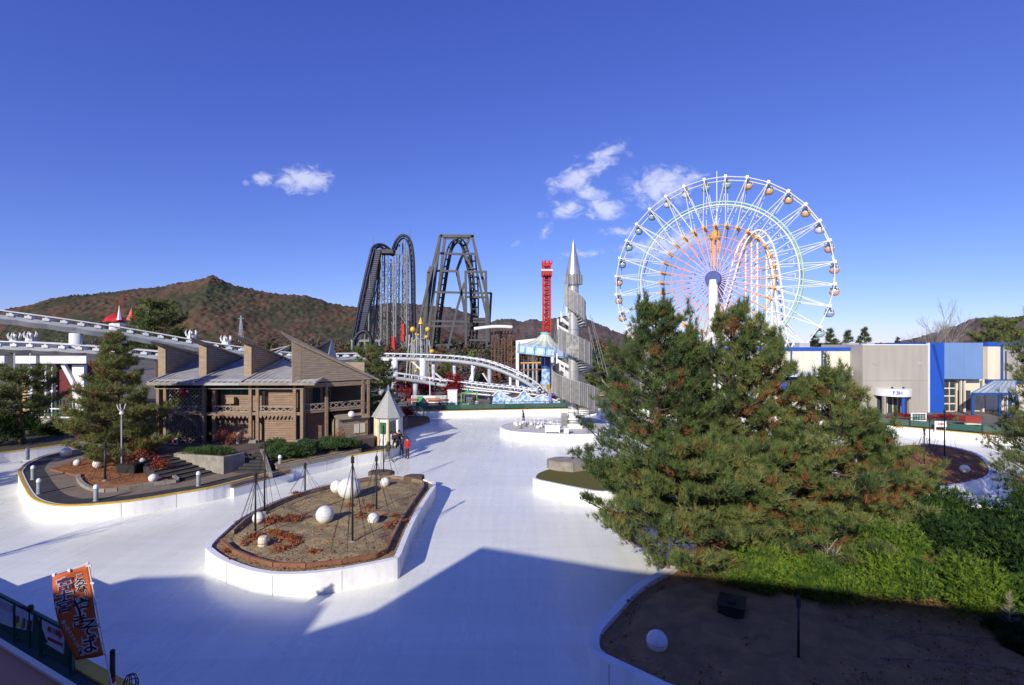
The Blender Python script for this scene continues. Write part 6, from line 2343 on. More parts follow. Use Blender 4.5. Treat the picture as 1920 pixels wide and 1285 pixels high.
pp = thing('white_lamp_post', 'slim white lamp post rising behind the white mesh fence', 'lamp post', onp(804, 756))
MB().tube([(onp(804, 756).x, onp(804, 756).y + 1, kz), (onp(804, 756).x, onp(804, 756).y + 1, W(0, 714, 68).z)], .07, 6).build('pole', m_white, pp)
MB().ball((onp(804, 756).x, onp(804, 756).y + 1, W(0, 714, 68).z), .16, 8).build('lamp', m_white, pp)
bo = thing('blue_figure_board', 'dark blue cut-out figure board beside the hut roof', 'sign', onp(727, 752))
MB().extr([W(722, 740, 69), W(735, 740, 69), W(733, 724, 69), (W(728, 719, 69)), W(723, 724, 69)], (0, .1, 0)).build('board', m_hub, bo)
MB().beam(W(728, 740, 69.05), W(728, gy(69) - 10, 69.05), .2).build('stand', m_white, bo)
ac = thing('arrow_cone', 'small green pyramid sign above the lime frame', 'sign', onp(878, 758))
MB().lathe([(.35, 0), (.02, .5)], 4, tuple(W(878, 736, 68))).build('pyramid', mgr, ac)
p_ = W(878, 736, 68)
MB().tube([(p_.x, p_.y, kz), p_], .06, 5).build('stand', m_white, ac)

# right side: signs and benches behind the green fence
for i, (px, py_, w_, h_) in enumerate(((1723, 792, 1.55, .85), (1764, 803, 1.1, .55))):
    p_ = G(px, py_, kz + .25)
    p_.z = kz
    t_ = thing('white_sign_board', ['white framed grid rack behind the right fence', 'white notice board low on the right fence'][i], 'sign', p_)
    fr_ = MB().bx(p_.x - w_ / 2, p_.x + w_ / 2, p_.y, p_.y + .05, kz + .35, kz + .35 + h_).build('board', m_white, t_)
    if i == 0:
        for a_ in range(5):
            for b_ in range(3):
                xa = p_.x - w_ / 2 + .12 + (w_ - .24) * a_ / 5
                za = kz + .35 + .1 + (h_ - .2) * b_ / 3
                MB().bx(xa + .02, xa + (w_ - .24) / 5 - .02, p_.y - .02, p_.y, za + .02, za + (h_ - .2) / 3 - .02).build('grid_pane', m_fgreen, fr_)
    else:
        MB().bx(p_.x - .3, p_.x + .32, p_.y - .012, p_.y, kz + .58, kz + .68).build('lettering_bar', m_red, fr_)
    for sx in (-1, 1):
        MB().bx(p_.x + sx * (w_ / 2 - .1) - .04, p_.x + sx * (w_ / 2 - .1) + .04, p_.y + .05, p_.y + .12, kz, kz + .4).build('leg', m_white, t_)
p_ = G(1825, 800, kz)
rbx = thing('red_market_box', 'red box stand with pale front shelf right of the blue wall', 'stand', p_)
MB().bx(p_.x - .75, p_.x + .75, p_.y, p_.y + .8, kz + .35, kz + 1.0).build('body', m_rbench, rbx)
MB().bx(p_.x - .78, p_.x + .78, p_.y - .15, p_.y + .1, kz + .2, kz + .35).build('shelf', m_cream, rbx)
for sx in (-1, 1):
    MB().bx(p_.x + sx * .6 - .05, p_.x + sx * .6 + .05, p_.y + .2, p_.y + .3, kz, kz + .36).build('leg', m_dark, rbx)
for k, (px, lab) in enumerate(((1690, 'clipped red hedge left of the blue entrance wall'), (1725, 'clipped red hedge below the entrance canopy, middle length'), (1768, 'clipped red hedge in front of the glazed screen'))):
    p_ = G(px, 788, kz)
    bush('red_hedge', lab, p_, (1.9, .7, .75), 1500, .13, [l_crimson, l_red], 40 + k, 'hedge', lumps=14, stems=False)
p_ = G(1818, 790, kz)
bush('brown_hedge', 'low olive brown hedge in front of the glass canopy', p_, (1.9, .6, .6), 900, .12, [l_juniper, n_olive], 44, 'hedge', lumps=12, stems=False)
# ------------------------------------------------------------------ trees and shrubs
NEAR = dict(tufts=15, nn=16, nl=.24, nw=.021, laterals=6, shoots=True)
SHADE_MIX = [n_dark, n_dark, n_mid, n_brown]
pine('pine_tree', 'tall shade-darkened pine at the left of the near pine group, crown against the ferris wheel', (6.4, 22.2, KZ - .15), 10.2, 3.8, 21, levels=16, per=7, brown=.05, low=.08, shape=.72, up=.5, mats=[n_dark, n_dark, n_mid, n_brown], **NEAR)  # darker needle mix imitates shade on this crown
pine('pine_tree', 'shade-darkened pine tucked behind the tall left pine, slightly lower', (7.9, 23.8, KZ - .15), 8.9, 3.0, 36, levels=11, per=5, brown=.08, low=.10, shape=.7, up=.5, mats=[n_dark, n_mid, n_mid, n_brown], **NEAR)  # needles darkened here too, in place of shade
pine('pine_tree', 'tall pine in the middle of the near group with browning needles', (9.7, 22.6, KZ - .15), 10.1, 3.5, 22, levels=14, per=5, brown=.09, low=.10, shape=.72, up=.55, **NEAR)
pine('pine_tree', 'pine right of the middle one, its crown over the cream hall wing', (11.1, 23.0, KZ - .15), 9.3, 2.7, 37, levels=12, per=5, brown=.12, low=.12, shape=.6, up=.55, **NEAR)
pine('pine_tree', 'shorter browning pine at the right of the near group before the hall', (13.1, 21.2, KZ - .15), 7.3, 4.3, 23, levels=13, per=6, brown=.16, low=.08, shape=1.0, up=.4, **NEAR)
pine('pine_tree', 'rightmost low pine of the near group beside the reddish soil island', (15.4, 22.2, KZ - .15), 5.0, 3.2, 38, levels=9, per=6, brown=.13, low=.08, shape=.9, up=.3, **NEAR)
pine('pine_tree', 'low spreading pine in front of the taller pines, middle of the group', (10.2, 19.5, KZ - .15), 4.4, 3.3, 24, levels=8, per=6, brown=.15, low=.14, shape=.5, up=.26, **NEAR)
pine('pine_tree', 'low spreading pine overhanging the ice at the left foot of the group', (7.1, 19.5, KZ - .15), 4.6, 4.0, 34, levels=11, per=8, brown=.08, low=.03, shape=.55, up=.10, **NEAR)
pine('pine_tree', 'green pine cut by the right edge of the picture', (25.2, 22.6, KZ - .15), 10.9, 4.5, 25, levels=15, per=7, tufts=10, nn=14, nl=.25, nw=.021, brown=.05, low=.08, shape=.7, up=.3, laterals=8)
pine('pine_tree', 'broad pine with olive needles on the promenade left of the pavilion', (-25.9, 33.6, KZ), 9.1, 3.5, 26, levels=16, per=7, tufts=9, nn=12, nl=.30, nw=.032, brown=.12, low=.08, shape=.9, up=.12, laterals=7, mats=[n_mid, n_olive, n_light, n_brown])
pine('pine_tree', 'bushy green pine behind the right end of the pavilion roof', (-14.6, 52.5, KZ), 7.9, 3.2, 27, levels=10, per=7, tufts=8, nn=9, nl=.36, nw=.045, brown=.04, low=.16, shape=.5, up=.25, laterals=6)
pine('pine_tree', 'round green pine above the left white track before the hill', (-61, 88, 0), 16.2, 5.4, 28, levels=9, per=7, tufts=8, nn=8, nl=.6, nw=.09, brown=.03, low=.42, shape=.45, up=.3, laterals=6)
pine('pine_tree', 'dark shaded pine at the far left edge with a pale trunk', (-39.8, 41.5, KZ - .1), 6.2, 2.8, 29, levels=8, per=6, tufts=8, nn=9, nl=.36, nw=.04, brown=.04, low=.42, shape=.4, up=.2, laterals=6, trunk_r=.30)
pine('pine_tree', 'small pine between the striped columns of the white coaster', (W(838, 0, 84).x, 84, KZ - .1), 6.6, 2.5, 30, levels=9, per=6, tufts=7, nn=7, nl=.4, nw=.06, brown=.02, low=.1, shape=.7, up=.1, laterals=5)
pine('pine_tree', 'green pine standing behind the right end of the hall', (W(1880, 0, 96).x, 96, 0), 13.6, 6.2, 31, levels=8, per=7, tufts=8, nn=8, nl=.6, nw=.09, brown=.05, low=.3, shape=.45, up=.25, laterals=6)
for i, (px, top, lab) in enumerate(((1528, 625, 'dark conifer tip above the cream wing, leftmost of four'), (1556, 615, 'tallest dark conifer tip above the cream wing, left of centre'), (1592, 618, 'dark conifer tip above the cream wing, third from left'),
                                    (1622, 611, 'dark conifer tip touching the grey entrance block, rightmost of four'))):
    Y = 96 + 2 * i
    H = W(px, top, Y).z
    pine('conifer', lab, (W(px, 0, Y).x, Y, 0), H, 3.0, 50 + i, levels=13, per=6, tufts=6, nn=7, nl=.5, nw=.08, brown=0, low=.2, shape=.9, up=-.05, laterals=5, mats=[n_far, n_far, n_mid, n_brown], group='conifers behind the hall')
pine('conifer', 'tiny conifer tip over the grey entrance block', (W(1683, 0, 110).x, 110, 0), W(0, 630, 110).z, 1.5, 57, levels=10, per=5, tufts=5, nn=6, nl=.4, nw=.07, brown=0, low=.3, shape=.8, up=0, laterals=4, mats=[n_far] * 4)
for i, (px, top, Y, lab) in enumerate(((1775, 552, 100, 'taller bare leafless tree above the blue entrance wall'), (1740, 590, 98, 'shorter twiggy bare tree left of the taller one above the grey wall'))):
    H = W(px, top, Y).z
    bare_tree('bare_tree', lab, (W(px, 0, Y).x, Y, 0), H * .95, 60 + i, spread=.42 if i == 0 else .55, depth=5, r0=.16, m=m_twig, fork=3)
for i, (px, Y, H, lab) in enumerate(((815, 90, 7.0, 'thin bare tree left of the middle striped column'), (872, 80, 6.5, 'pale bare tree beside the curve of the white track'), (1003, 100, 7, 'bare tree behind the white station frame'))):
    bare_tree('bare_tree', lab, (W(px, 0, Y).x, Y, KZ - .05), H, 66 + i, spread=.45, depth=4, r0=.1, m=m_twig, fork=3)
bush('red_maple', 'crimson maple beside the white kiosk', (W(846, 0, 73).x, 73, KZ), (2.5, 1.8, 4.0), 2600, .24, [l_crimson, l_red, l_crimson], 70, 'tree', lumps=14)
bush('red_maple', 'dark red maple behind the white mesh fence', (W(760, 0, 73).x, 73, KZ), (2.6, 1.8, 3.2), 1800, .24, [l_crimson, m_dred, l_crimson], 71, 'tree', lumps=12)
bush('red_maple', 'second dark red maple under the lower white track', (W(800, 0, 75).x, 75, KZ), (2.4, 1.6, 2.9), 1500, .24, [l_crimson, m_dred], 72, 'tree', lumps=12)
bush('red_shrub', 'round red shrub on the dry bed right of the hut', G(760, 782, .3), (1.35, 1.0, 1.15), 1500, .14, [l_red, l_crimson], 73, lumps=10)
bush('red_shrub', 'reddish shrub against the pavilion wall left of the double post', (X(440), 37.3, BZ), (1.0, .7, 1.1), 900, .10, [l_red, l_rust, n_brown], 74, lumps=9)
bush('red_shrub', 'loose red shrub at the right side of the planting bed', (-21.9, 31.8, KZ), (.7, .6, 1.3), 700, .10, [l_red, l_rust], 75, lumps=9)
bush('red_shrub', 'taller pinkish bare shrub behind the black cabinet', (-23.6, 32.4, KZ), (1.1, .8, 1.6), 700, .10, [l_red, n_brown, l_rust], 76, lumps=9)
bush('red_shrub', 'brown twiggy shrub in front of the pavilion shed', (-13.5, 39.0, KZ), (.9, .8, 2.1), 700, .10, [n_brown, l_rust, l_red], 77, lumps=10)
bush('red_shrub', 'red leaf carpet shrub at the left foot of the pavilion', (X(290), 37.0, BZ), (1.3, .9, .45), 800, .10, [l_red, l_rust], 78, lumps=10, stems=False)
for i, (x, y, rx_, h_, lab) in enumerate(((-15.7, 34.9, 1.3, 1.0, 'juniper mound at the left end of the pavilion bed'), (-14.4, 35.9, 1.4, 1.15, 'juniper mound second from the left in the pavilion bed'), (-13.2, 37.4, 1.3, 1.05, 'juniper mound third from the left in the pavilion bed'),
                                          (-12.3, 38.5, 1.0, .85, 'juniper mound at the right end of the pavilion bed'), (-16.6, 36.6, 1.5, 1.0, 'lighter juniper mound nearest the pavilion double post'))):
    bush('juniper', lab, (x, y, KZ + .15 if y < 36.4 else KZ + .2), (rx_, rx_ * .85, h_), 1500, .16, [l_juniper, l_juniper, l_green], 80 + i, lumps=14, kind='needle', aspect=.9, stems=False)
bush('juniper', 'low juniper growing on top of the concrete planter', (-19.9, 33.6, 1.62), (1.9, .6, .5), 1300, .15, [l_green, l_juniper], 86, lumps=14, kind='needle', aspect=.9, stems=False)
# bright and dark shrubs on the near island
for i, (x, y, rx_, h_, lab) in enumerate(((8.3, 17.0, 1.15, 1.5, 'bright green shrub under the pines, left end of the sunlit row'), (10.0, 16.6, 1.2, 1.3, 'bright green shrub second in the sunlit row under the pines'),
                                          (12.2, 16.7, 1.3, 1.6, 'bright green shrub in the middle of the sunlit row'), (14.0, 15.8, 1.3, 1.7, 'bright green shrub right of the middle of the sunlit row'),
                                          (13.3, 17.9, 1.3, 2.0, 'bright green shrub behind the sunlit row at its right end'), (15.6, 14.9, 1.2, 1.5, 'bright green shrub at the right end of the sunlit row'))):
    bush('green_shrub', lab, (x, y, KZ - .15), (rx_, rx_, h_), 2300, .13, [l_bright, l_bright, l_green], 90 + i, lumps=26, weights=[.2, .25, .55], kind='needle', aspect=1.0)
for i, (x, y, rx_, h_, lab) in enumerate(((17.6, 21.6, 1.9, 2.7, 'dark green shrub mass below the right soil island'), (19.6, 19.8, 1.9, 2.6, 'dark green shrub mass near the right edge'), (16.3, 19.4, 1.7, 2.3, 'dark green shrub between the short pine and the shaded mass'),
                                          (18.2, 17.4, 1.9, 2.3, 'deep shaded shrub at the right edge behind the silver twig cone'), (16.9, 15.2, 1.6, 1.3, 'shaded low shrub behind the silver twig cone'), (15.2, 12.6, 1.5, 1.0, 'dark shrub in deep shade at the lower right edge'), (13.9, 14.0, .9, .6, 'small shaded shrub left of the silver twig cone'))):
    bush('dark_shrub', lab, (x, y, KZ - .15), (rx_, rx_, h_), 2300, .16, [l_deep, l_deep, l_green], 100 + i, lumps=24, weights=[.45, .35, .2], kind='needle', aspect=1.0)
for i, (px, Y, rx_, h_, lab) in enumerate(((-15, 40.5, 2.2, 3.2, 'dark shrub mass at the very left edge of the bank'), (30, 44.5, 2.0, 2.6, 'dark shrub behind the pale-trunked pine on the bank'), (95, 45.5, 1.6, 1.2, 'low dark shrub in front of the stone wall'))):
    bush('dark_shrub', lab, (W(px, 0, Y).x, Y, KZ - .1), (rx_, rx_ * .8, h_), 1500, .22, [l_deep, l_deep, l_green], 140 + i, lumps=16, kind='needle', aspect=1.0)
bush('yellow_shrub', 'wispy yellow-leaved shrub between the pines and the bright shrubs', (13.0, 19.3, KZ - .1), (1.0, .8, 2.6), 420, .12, [l_yellow, l_bright], 110, lumps=12)
bare_tree('twig_shrub', 'bare grey twigs poking out under the browning pine', (11.2, 18.2, KZ - .1), 1.9, 111, spread=.9, depth=3, r0=.05, m=m_twig, cat='shrub')

for i, (px, Y, H, lab) in enumerate(((1112, 78, 5.6, 'dark conifer right behind the spiral tower'), (1136, 82, 6.4, 'dark conifer between the spiral tower and the large pines'), (1160, 80, 5.2, 'dark conifer partly hidden by the left near pine'))):
    pine('conifer', lab, (W(px, 0, Y).x, Y, KZ - .1), H, 2.3, 120 + i, levels=10, per=6, tufts=6, nn=7, nl=.42, nw=.07, brown=.02, low=.08, shape=.8, up=.05, laterals=5, group='conifers behind the spiral tower')
pine('pine_tree', 'pine outside the left edge whose shade falls on the ice channel', (-39.5, 22.5, KZ - .1), 9.2, 3.4, 130, levels=11, per=6, tufts=7, nn=8, nl=.34, nw=.045, brown=.05, low=.2, shape=.6, up=.2, laterals=6)
bare_tree('bare_tree', 'unseen bare tree added outside the left edge to streak the near ice with thin shadows', (-25.5, 14.6, KZ - .1), 6.4, 131, spread=.42, depth=4, r0=.09, m=m_twig, fork=2)  # added out of view, in place of poles, to cast the thin streaks

# wooded belt between the park and the hill, reads as one mass
rng = np.random.default_rng(77)
rd = random.Random(77)
cc, nn__, kk_ = [], [], []
for k in range(520):
    px = rd.uniform(560, 1140) if k < 150 else rd.uniform(-60, 620)
    Y = rd.uniform(330, 520)
    if k >= 260:
        px, Y = rd.uniform(600, 1260), rd.uniform(168, 280)
    if k >= 430:
        px, Y = rd.uniform(690, 1000), rd.choice((rd.uniform(100, 112), rd.uniform(120, 138)))
    x = (px - 960) / F * Y
    h = rd.uniform(7, 13) if k < 260 else (rd.uniform(4.5, 8.5) if k < 430 else rd.uniform(2.6, 4.6))
    r_ = h * rd.uniform(.26, .4)
    n = 150
    d = unit(rng.normal(0, 1, (n, 3)))
    rad = rng.random((n, 1)) ** .4
    cc.append(np.array([x, Y, h * .58]) + d * rad * np.array([r_, r_, h * .42]))
    nn__.append(d)
    kk_.append(np.full(n, rd.choice([0, 0, 1, 1, 2, 3, 3, 4])))
sz_ = np.concatenate([np.full((150, 1), 1.0 if k < 260 else (.75 if k < 430 else .42)) for k in range(520)])
v_, f_ = leaves(rng, np.concatenate(cc), np.concatenate(nn__), 1.5 * sz_, .8)
w_rust = leafmat('wood_rust', (.16, .075, .035), (.12, .06, .03))
w_tan = leafmat('wood_tan', (.17, .12, .07), (.13, .09, .055))
w_grey = leafmat('wood_grey', (.14, .115, .09), (.10, .085, .07))
o = link('wood', np_mesh('wood', v_, f_, [w_rust, w_tan, n_far, w_grey, n_mid], np.concatenate(kk_)))
o['kind'] = 'stuff'
o['label'] = 'autumn wood of brown and green trees at the foot of the hill'

# ------------------------------------------------------------------ ball island things
def sphere_thing(px, pyb, r, label, z=KZ - .05, m=None, sq=1.0, name='white_ball', seam=True):
    p = G(px, pyb, z)
    t = thing(name, label, 'ball', p)
    MB().ball((p.x, p.y, p.z + r * .97), r, 24, sq).build('globe', m or m_ball, t, smooth=True)
    if seam:
        MB().lathe([(r * .998, -.012), (r * 1.006, 0), (r * .998, .012)], 24, (p.x, p.y, p.z + r * .97)).build('seam', m_ball2, t)
    MB().lathe([(r * .34, 0), (r * .30, .05)], 10, (p.x, p.y, z - .02)).build('socket', m_conc, t)
    return t


m_ball = mat('ball_white', (.76, .75, .71), (.50, .47, .41), scale=3.5, rough=.4, lo=.5, hi=.8)
m_ball2 = mat('ball_seam', (.55, .54, .5), (.5, .49, .45), scale=2, rough=.4)
sphere_thing(609, 981, .40, 'medium white ball in the middle of the soil island')
sphere_thing(485, 982, .27, 'small white ball at the left edge of the soil island')
sphere_thing(700, 983, .26, 'small white ball beside the tall pole at the right of the soil island')
sphere_thing(722, 913, .27, 'small white ball at the far right corner of the soil island')
p = G(655, 935, KZ - .05)
bb = thing('white_boulder', 'largest white ball with a smaller one at its left, back of soil island', 'ball', p)
MB().ball((p.x, p.y, p.z + .55), .60, 28, .95).build('globe', m_ball, bb, smooth=True)
q = G(632, 925, KZ - .05)
MB().ball((q.x, q.y, q.z + .36), .36, 20).build('small_globe', m_ball, bb, smooth=True)
MB().lathe([(.2, 0), (.18, .05)], 10, (p.x, p.y, p.z - .02)).build('socket', m_conc, bb)
p = G(493, 1024, KZ - .05)
cb = thing('pale_block', 'small pale drum-shaped block at the front left of the soil island', 'block', p)
MB().lathe([(.16, 0), (.19, .06), (.19, .3), (.15, .38), (.01, .39)], 14, tuple(p)).build('body', m_cream, cb, smooth=False)
MB().lathe([(.2, .12), (.205, .12), (.205, .16), (.2, .16)], 14, tuple(p)).build('band', m_conc, cb)
sphere_thing(1232, 1222, .285, 'white ball lying in the shade on the near right island', z=KZ - .08)
sphere_thing(1809, 887, .26, 'small white ball on the reddish right soil island', z=KZ)
sphere_thing(287, 904, .24, 'white ball at the right front of the pine bed', z=KZ + .06)
sphere_thing(184, 878, .30, 'white ball under the promenade pine, right of the bluish one', z=KZ + .06)
sphere_thing(145, 874, .22, 'bluish white ball between the promenade pine and the bollards', z=KZ + .06)
sphere_thing(124, 857, .34, 'larger shaded white ball at the back left of the pine bed', z=KZ)
sphere_thing(267, 868, .16, 'small globe light behind the black cabinet', z=KZ + .6)


def net_pole(px, pyb, ytop, label, z=KZ - .05, nstr=7, cone=.9, r=.045, cap=True, frac=.55):
    p = G(px, pyb, z)
    H = (pyb - ytop) / F * p.y
    t = thing('light_pole', label, 'pole', p)
    MB().tube([p - Vector((0, 0, .1)), p + Vector((0, 0, H))], [r, r * .8], 8).build('pole', m_black, t, smooth=True)
    MB().lathe([(r * 1.6, 0), (r * 1.6, .22), (r * .6, .3), (.005, .33)], 8, (p.x, p.y, p.z + H - .12)).build('pole_head', m_black, t)
    MB().lathe([(.16, -.03), (.14, .05), (r, .09)], 8, tuple(p)).build('foot', m_conc, t)
    mb = MB()
    for k in range(nstr):
        a = 2 * math.pi * k / nstr + .3
        e = Vector((p.x + cone * math.cos(a), p.y + cone * math.sin(a), p.z + H * (1 - frac) * .0 + .02))
        s = Vector((p.x, p.y, p.z + H * .97))
        mid = s.lerp(e, .5) + Vector((0, 0, -.08))
        mb.tube([s, mid, e], .010, 3, cap=False)
    if nstr:
        mb.build('light_strings', m_black, t, fix=False)
    return t


net_pole(661, 1018, 863, 'tallest black pole in the foreground of the soil island')
net_pole(479, 1000, 893, 'black pole with strings at the left front of the soil island')
net_pole(496, 962, 836, 'thin tall black pole rising at the left rim of the soil island', nstr=5)
net_pole(572, 923, 874, 'short black pole with a cone of strings at the back rim of the soil island', r=.05)
net_pole(706, 959, 861, 'black pole with strings left of the small far ball')
net_pole(719, 893, 802, 'thin black pole at the far end of the soil island near the skaters', r=.035)
net_pole(1733, 873, 806, 'black pole with strings on the right soil island, nearer one', z=KZ)
net_pole(1743, 853, 785, 'thin black pole on the right soil island, behind the stringed one', z=KZ, nstr=0)
net_pole(1771, 858, 772, 'tall thin black pole on the right soil island, rightmost', z=KZ, nstr=5)
net_pole(1497, 1247, 1130, 'dark slender post standing in the shaded near island', z=KZ - .1, nstr=0, r=.035)
net_pole(197, 902, 835, 'dark stringed pole in the pine bed with a thick head', z=KZ + .05, r=.06)
# soil-island timber edging
ed = thing('timber_edging', 'weathered timber edging around the soil bed, reddish along the front', 'edging', (isl_c[0].x, isl_c[0].y, KZ))
ring_in = offset2(isl_c, .62)
ring_pts = resample(ring_in + [ring_in[0]], 1.25)
for i in range(len(ring_pts) - 1):
    a_, b_ = ring_pts[i], ring_pts[i + 1]
    front = (a_.y + b_.y) / 2 < 20.8
    MB().beam((a_.x, a_.y, KZ + .03), tuple(Vector((a_.x, a_.y, KZ + .03)).lerp(Vector((b_.x, b_.y, KZ + .03)), .985)), .10, .17).build('plank', m_rust if front else m_timber, ed)
# stone slabs at the far end
for i, (px, pyy, w_) in enumerate(((713, 893, 1.3), (776, 902, 1.1), (1066, 884, 1.6))):
    p = G(px, pyy, KZ - .05)
    m_ = m_conc if i == 2 else mat('brown_stone', (.12, .085, .06), (.08, .06, .045), scale=3, rough=.95, bump=.4)
    t = thing('stone_block', ['flat brown stone block at the far end of the soil island', 'flat brown stone block at the far right corner of the soil island', 'large pale flat-topped rock on the lawn island'][i], 'stone', p)
    rd = random.Random(i)
    n = 9
    ply = [(p.x + w_ * .6 * math.cos(2 * math.pi * k / n) * rd.uniform(.85, 1.1), p.y + .3 + w_ * .35 * math.sin(2 * math.pi * k / n) * rd.uniform(.85, 1.1)) for k in range(n)]
    if i == 2:
        ply = [(p.x + w_ * .9 * math.cos(2 * math.pi * k / n) * rd.uniform(.85, 1.1), p.y + .7 + w_ * .6 * math.sin(2 * math.pi * k / n) * rd.uniform(.85, 1.1)) for k in range(n)]
    MB().prism(ply, p.z - .05, p.z + (.22 if i < 2 else .55)).build('block', m_, t)
    cxs = sum(a for a, b in ply) / n
    cys = sum(b for a, b in ply) / n
    MB().prism([(cxs + (a - cxs) * .94, cys + (b - cys) * .94) for a, b in ply], p.z + (.22 if i < 2 else .55), p.z + (.26 if i < 2 else .60)).build('top', m_, t)
# withered rust-coloured plants: each clump is a thing of its own
clumps = [(505, 985, .55), (522, 980, .6), (540, 978, .6), (558, 976, .5), (512, 1003, .45), (525, 1010, .5), (540, 1016, .5), (555, 1022, .4), (470, 1020, .5), (478, 1008, .4), (520, 1035, .45), (548, 1012, .35),
          (592, 1037, .3), (688, 956, .5), (700, 962, .3), (692, 975, .35), (676, 971, .4), (722, 972, .35), (735, 990, .45), (750, 980, .4), (745, 970, .35), (553, 930, .4), (430, 1035, .25), (660, 950, .3)]
names_where = ['far left patch', 'second of the far left patch', 'third of the far left patch', 'right end of the far left patch', 'middle left', 'middle left, further right', 'centre left', 'right of centre left', 'beside the pale block', 'above the pale block',
               'front left', 'small, front middle left', 'small, front centre', 'large patch left of the right pole', 'thin, left of the right pole', 'before the right pole', 'left of the small right ball', 'right of the small right ball',
               'right rim front', 'right rim back', 'right rim, nearest the pole', 'back rim by the short pole', 'front left rim corner', 'centre right']
for i, (px, pyy, r_) in enumerate(clumps):
    p = G(px, pyy, KZ - .05)
    bush('withered_plant', 'rust-coloured withered plant clump on the soil island, ' + names_where[i], p, (r_ * 1.05, r_ * 1.05, r_ * .55), int(220 * r_ * 2), .10, [l_rust, l_rust, n_brown], 200 + i, 'plant', lumps=10, stems=False, group='withered plants on the soil island', aspect=.5)
# pebbles and debris
rd = random.Random(33)
mb = MB()
for k in range(260):
    x, y = rd.uniform(2.4, 12), rd.uniform(9, 18)
    if inside(x, y, isl_n_r):
        r_ = rd.uniform(.012, .035)
        mb.ball((x, y, KZ - .03), r_, 6, .6)
for k in range(160):
    px, pyy = rd.uniform(400, 800), rd.uniform(900, 1070)
    p = G(px, pyy, KZ)
    if inside(p.x, p.y, offset2(isl_c, .7)):
        mb.ball((p.x, p.y, KZ - .0), rd.uniform(.012, .03), 6, .6)
mb.build('pebbles', mat('pebble', (.45, .43, .40), (.25, .24, .22), scale=6, rough=.9), kind='stuff')
# leaf litter
lp_, ln_ = [], []
for k in range(13000):
    if k > 9000:
        p = Vector((rd.uniform(2, 20), rd.uniform(9, 20), KZ - .01))
        if not inside(p.x, p.y, _np):
            continue
    elif k % 3 == 0:
        p = Vector((rd.uniform(-30, -20), rd.uniform(30, 38), KZ + .1))
        if not inside(p.x, p.y, bedpoly):
            continue
    elif k % 3 == 1:
        p = G(rd.uniform(380, 820), rd.uniform(890, 1075), KZ)
        if not inside(p.x, p.y, isl_c_in):
            continue
    else:
        p = Vector((rd.uniform(20, 35), rd.uniform(29, 43), KZ + .05))
        if not inside(p.x, p.y, isl_r):
            continue
    lp_.append(tuple(p + Vector((0, 0, rd.uniform(-.02, .05)))))
rng = np.random.default_rng(9)
v_, f_ = leaves(rng, np.array(lp_), np.tile(np.array([0, 0, 1.0]), (len(lp_), 1)), .09, .6)
o = link('leaf_litter', np_mesh('leaf_litter', v_, f_, [l_rust, n_brown, l_red], rng.integers(0, 3, len(f_))))
o['kind'] = 'stuff'

m_bol0 = mat('grey_cable', (.12, .12, .12), (.09, .09, .09), scale=3, rough=.6)
# clods and dead grass on the near bed
rd = random.Random(51)
mb = MB()
for k in range(900):
    x, y = rd.uniform(2.3, 18), rd.uniform(8.5, 19)
    if inside(x, y, _np):
        r_ = rd.uniform(.02, .075)
        mb.ball((x, y, KZ - .02 + noise.noise(Vector((x * .23, y * .23, 8))) * .15), r_, 6, rd.uniform(.5, .9))
o = mb.build('clods', m_soil_n, kind='stuff')
gc_, gd_ = [], []
for k in range(1500):
    x, y = rd.uniform(2.3, 18), rd.uniform(8.5, 19)
    if inside(x, y, _np) and noise.noise(Vector((x * .6, y * .6, 3))) > .05:
        gc_.append((x, y, KZ - .02))
        gd_.append((rd.gauss(0, .3), rd.gauss(0, .3), 1))
v_, f_, _t = needles(np.random.default_rng(52), np.array(gc_), unit(np.array(gd_)), .13, .012, 7)
o = link('dead_grass', np_mesh('dead_grass', v_, f_, [leafmat('dead_grass', (.26, .20, .09), (.18, .16, .07))]))
o['kind'] = 'stuff'
mb = MB()
for (pts_) in ([(9.5, 13.2), (11.5, 13.0), (13.6, 12.4), (16, 12.6)], [(7.2, 15.6), (8.6, 14.4), (9.7, 13.9), (11.2, 14.3), (13.8, 14.0)]):
    mb.tube(catmull([Vector((a, b, KZ + .06)) for a, b in pts_], 6), .012, 4)
tag(mb.build('light_cable', m_bol0), 'thin grey cables lying across the shaded near bed', 'cable')

# ------------------------------------------------------------------ bollard lights on the promenade
m_bol = mat('bollard_grey', (.33, .36, .37), (.26, .29, .30), scale=3, rough=.5)
bols = [(180, 939, 'grey bollard light at the front edge of the promenade, left of the pine bed kerb'), (73, 926, 'grey bollard light at the left rounded end of the promenade, front one'), (62, 899, 'grey bollard light at the left rounded end of the promenade, second one'),
        (372, 911, 'grey bollard light below the steps'), (525, 877, 'grey bollard light in front of the juniper bed'), (631, 853, 'grey bollard light at the right end of the juniper bed'), (52, 862, 'dark shaded bollard at the back left of the promenade'),
        (446, 832, 'grey bollard light beside the pavilion at the top of the stairs')]
bol0 = None
for i, (px, pyy, lab) in enumerate(bols):
    p = G(px, pyy, BZ if i == 7 else KZ - .03)
    if bol0 is None:
        bol0 = thing('bollard_light', lab, 'bollard', (0, 0, 0), 'bollard lights on the promenade')
        MB().lathe([(.13, 0), (.12, .03), (.105, .05), (.105, .6)], 14).build('shaft', m_bol, bol0, smooth=False)
        MB().lathe([(.10, .6), (.12, .62), (.12, .64)], 14).build('collar', m_bol, bol0)
        MB().lathe([(.115, .64), (.12, .72), (.095, .8), (.04, .84), (.001, .845)], 14).build('lamp_globe', m_white, bol0, smooth=True)
        bol0.location = p
    else:
        copy_thing(bol0, p, 0, lab)
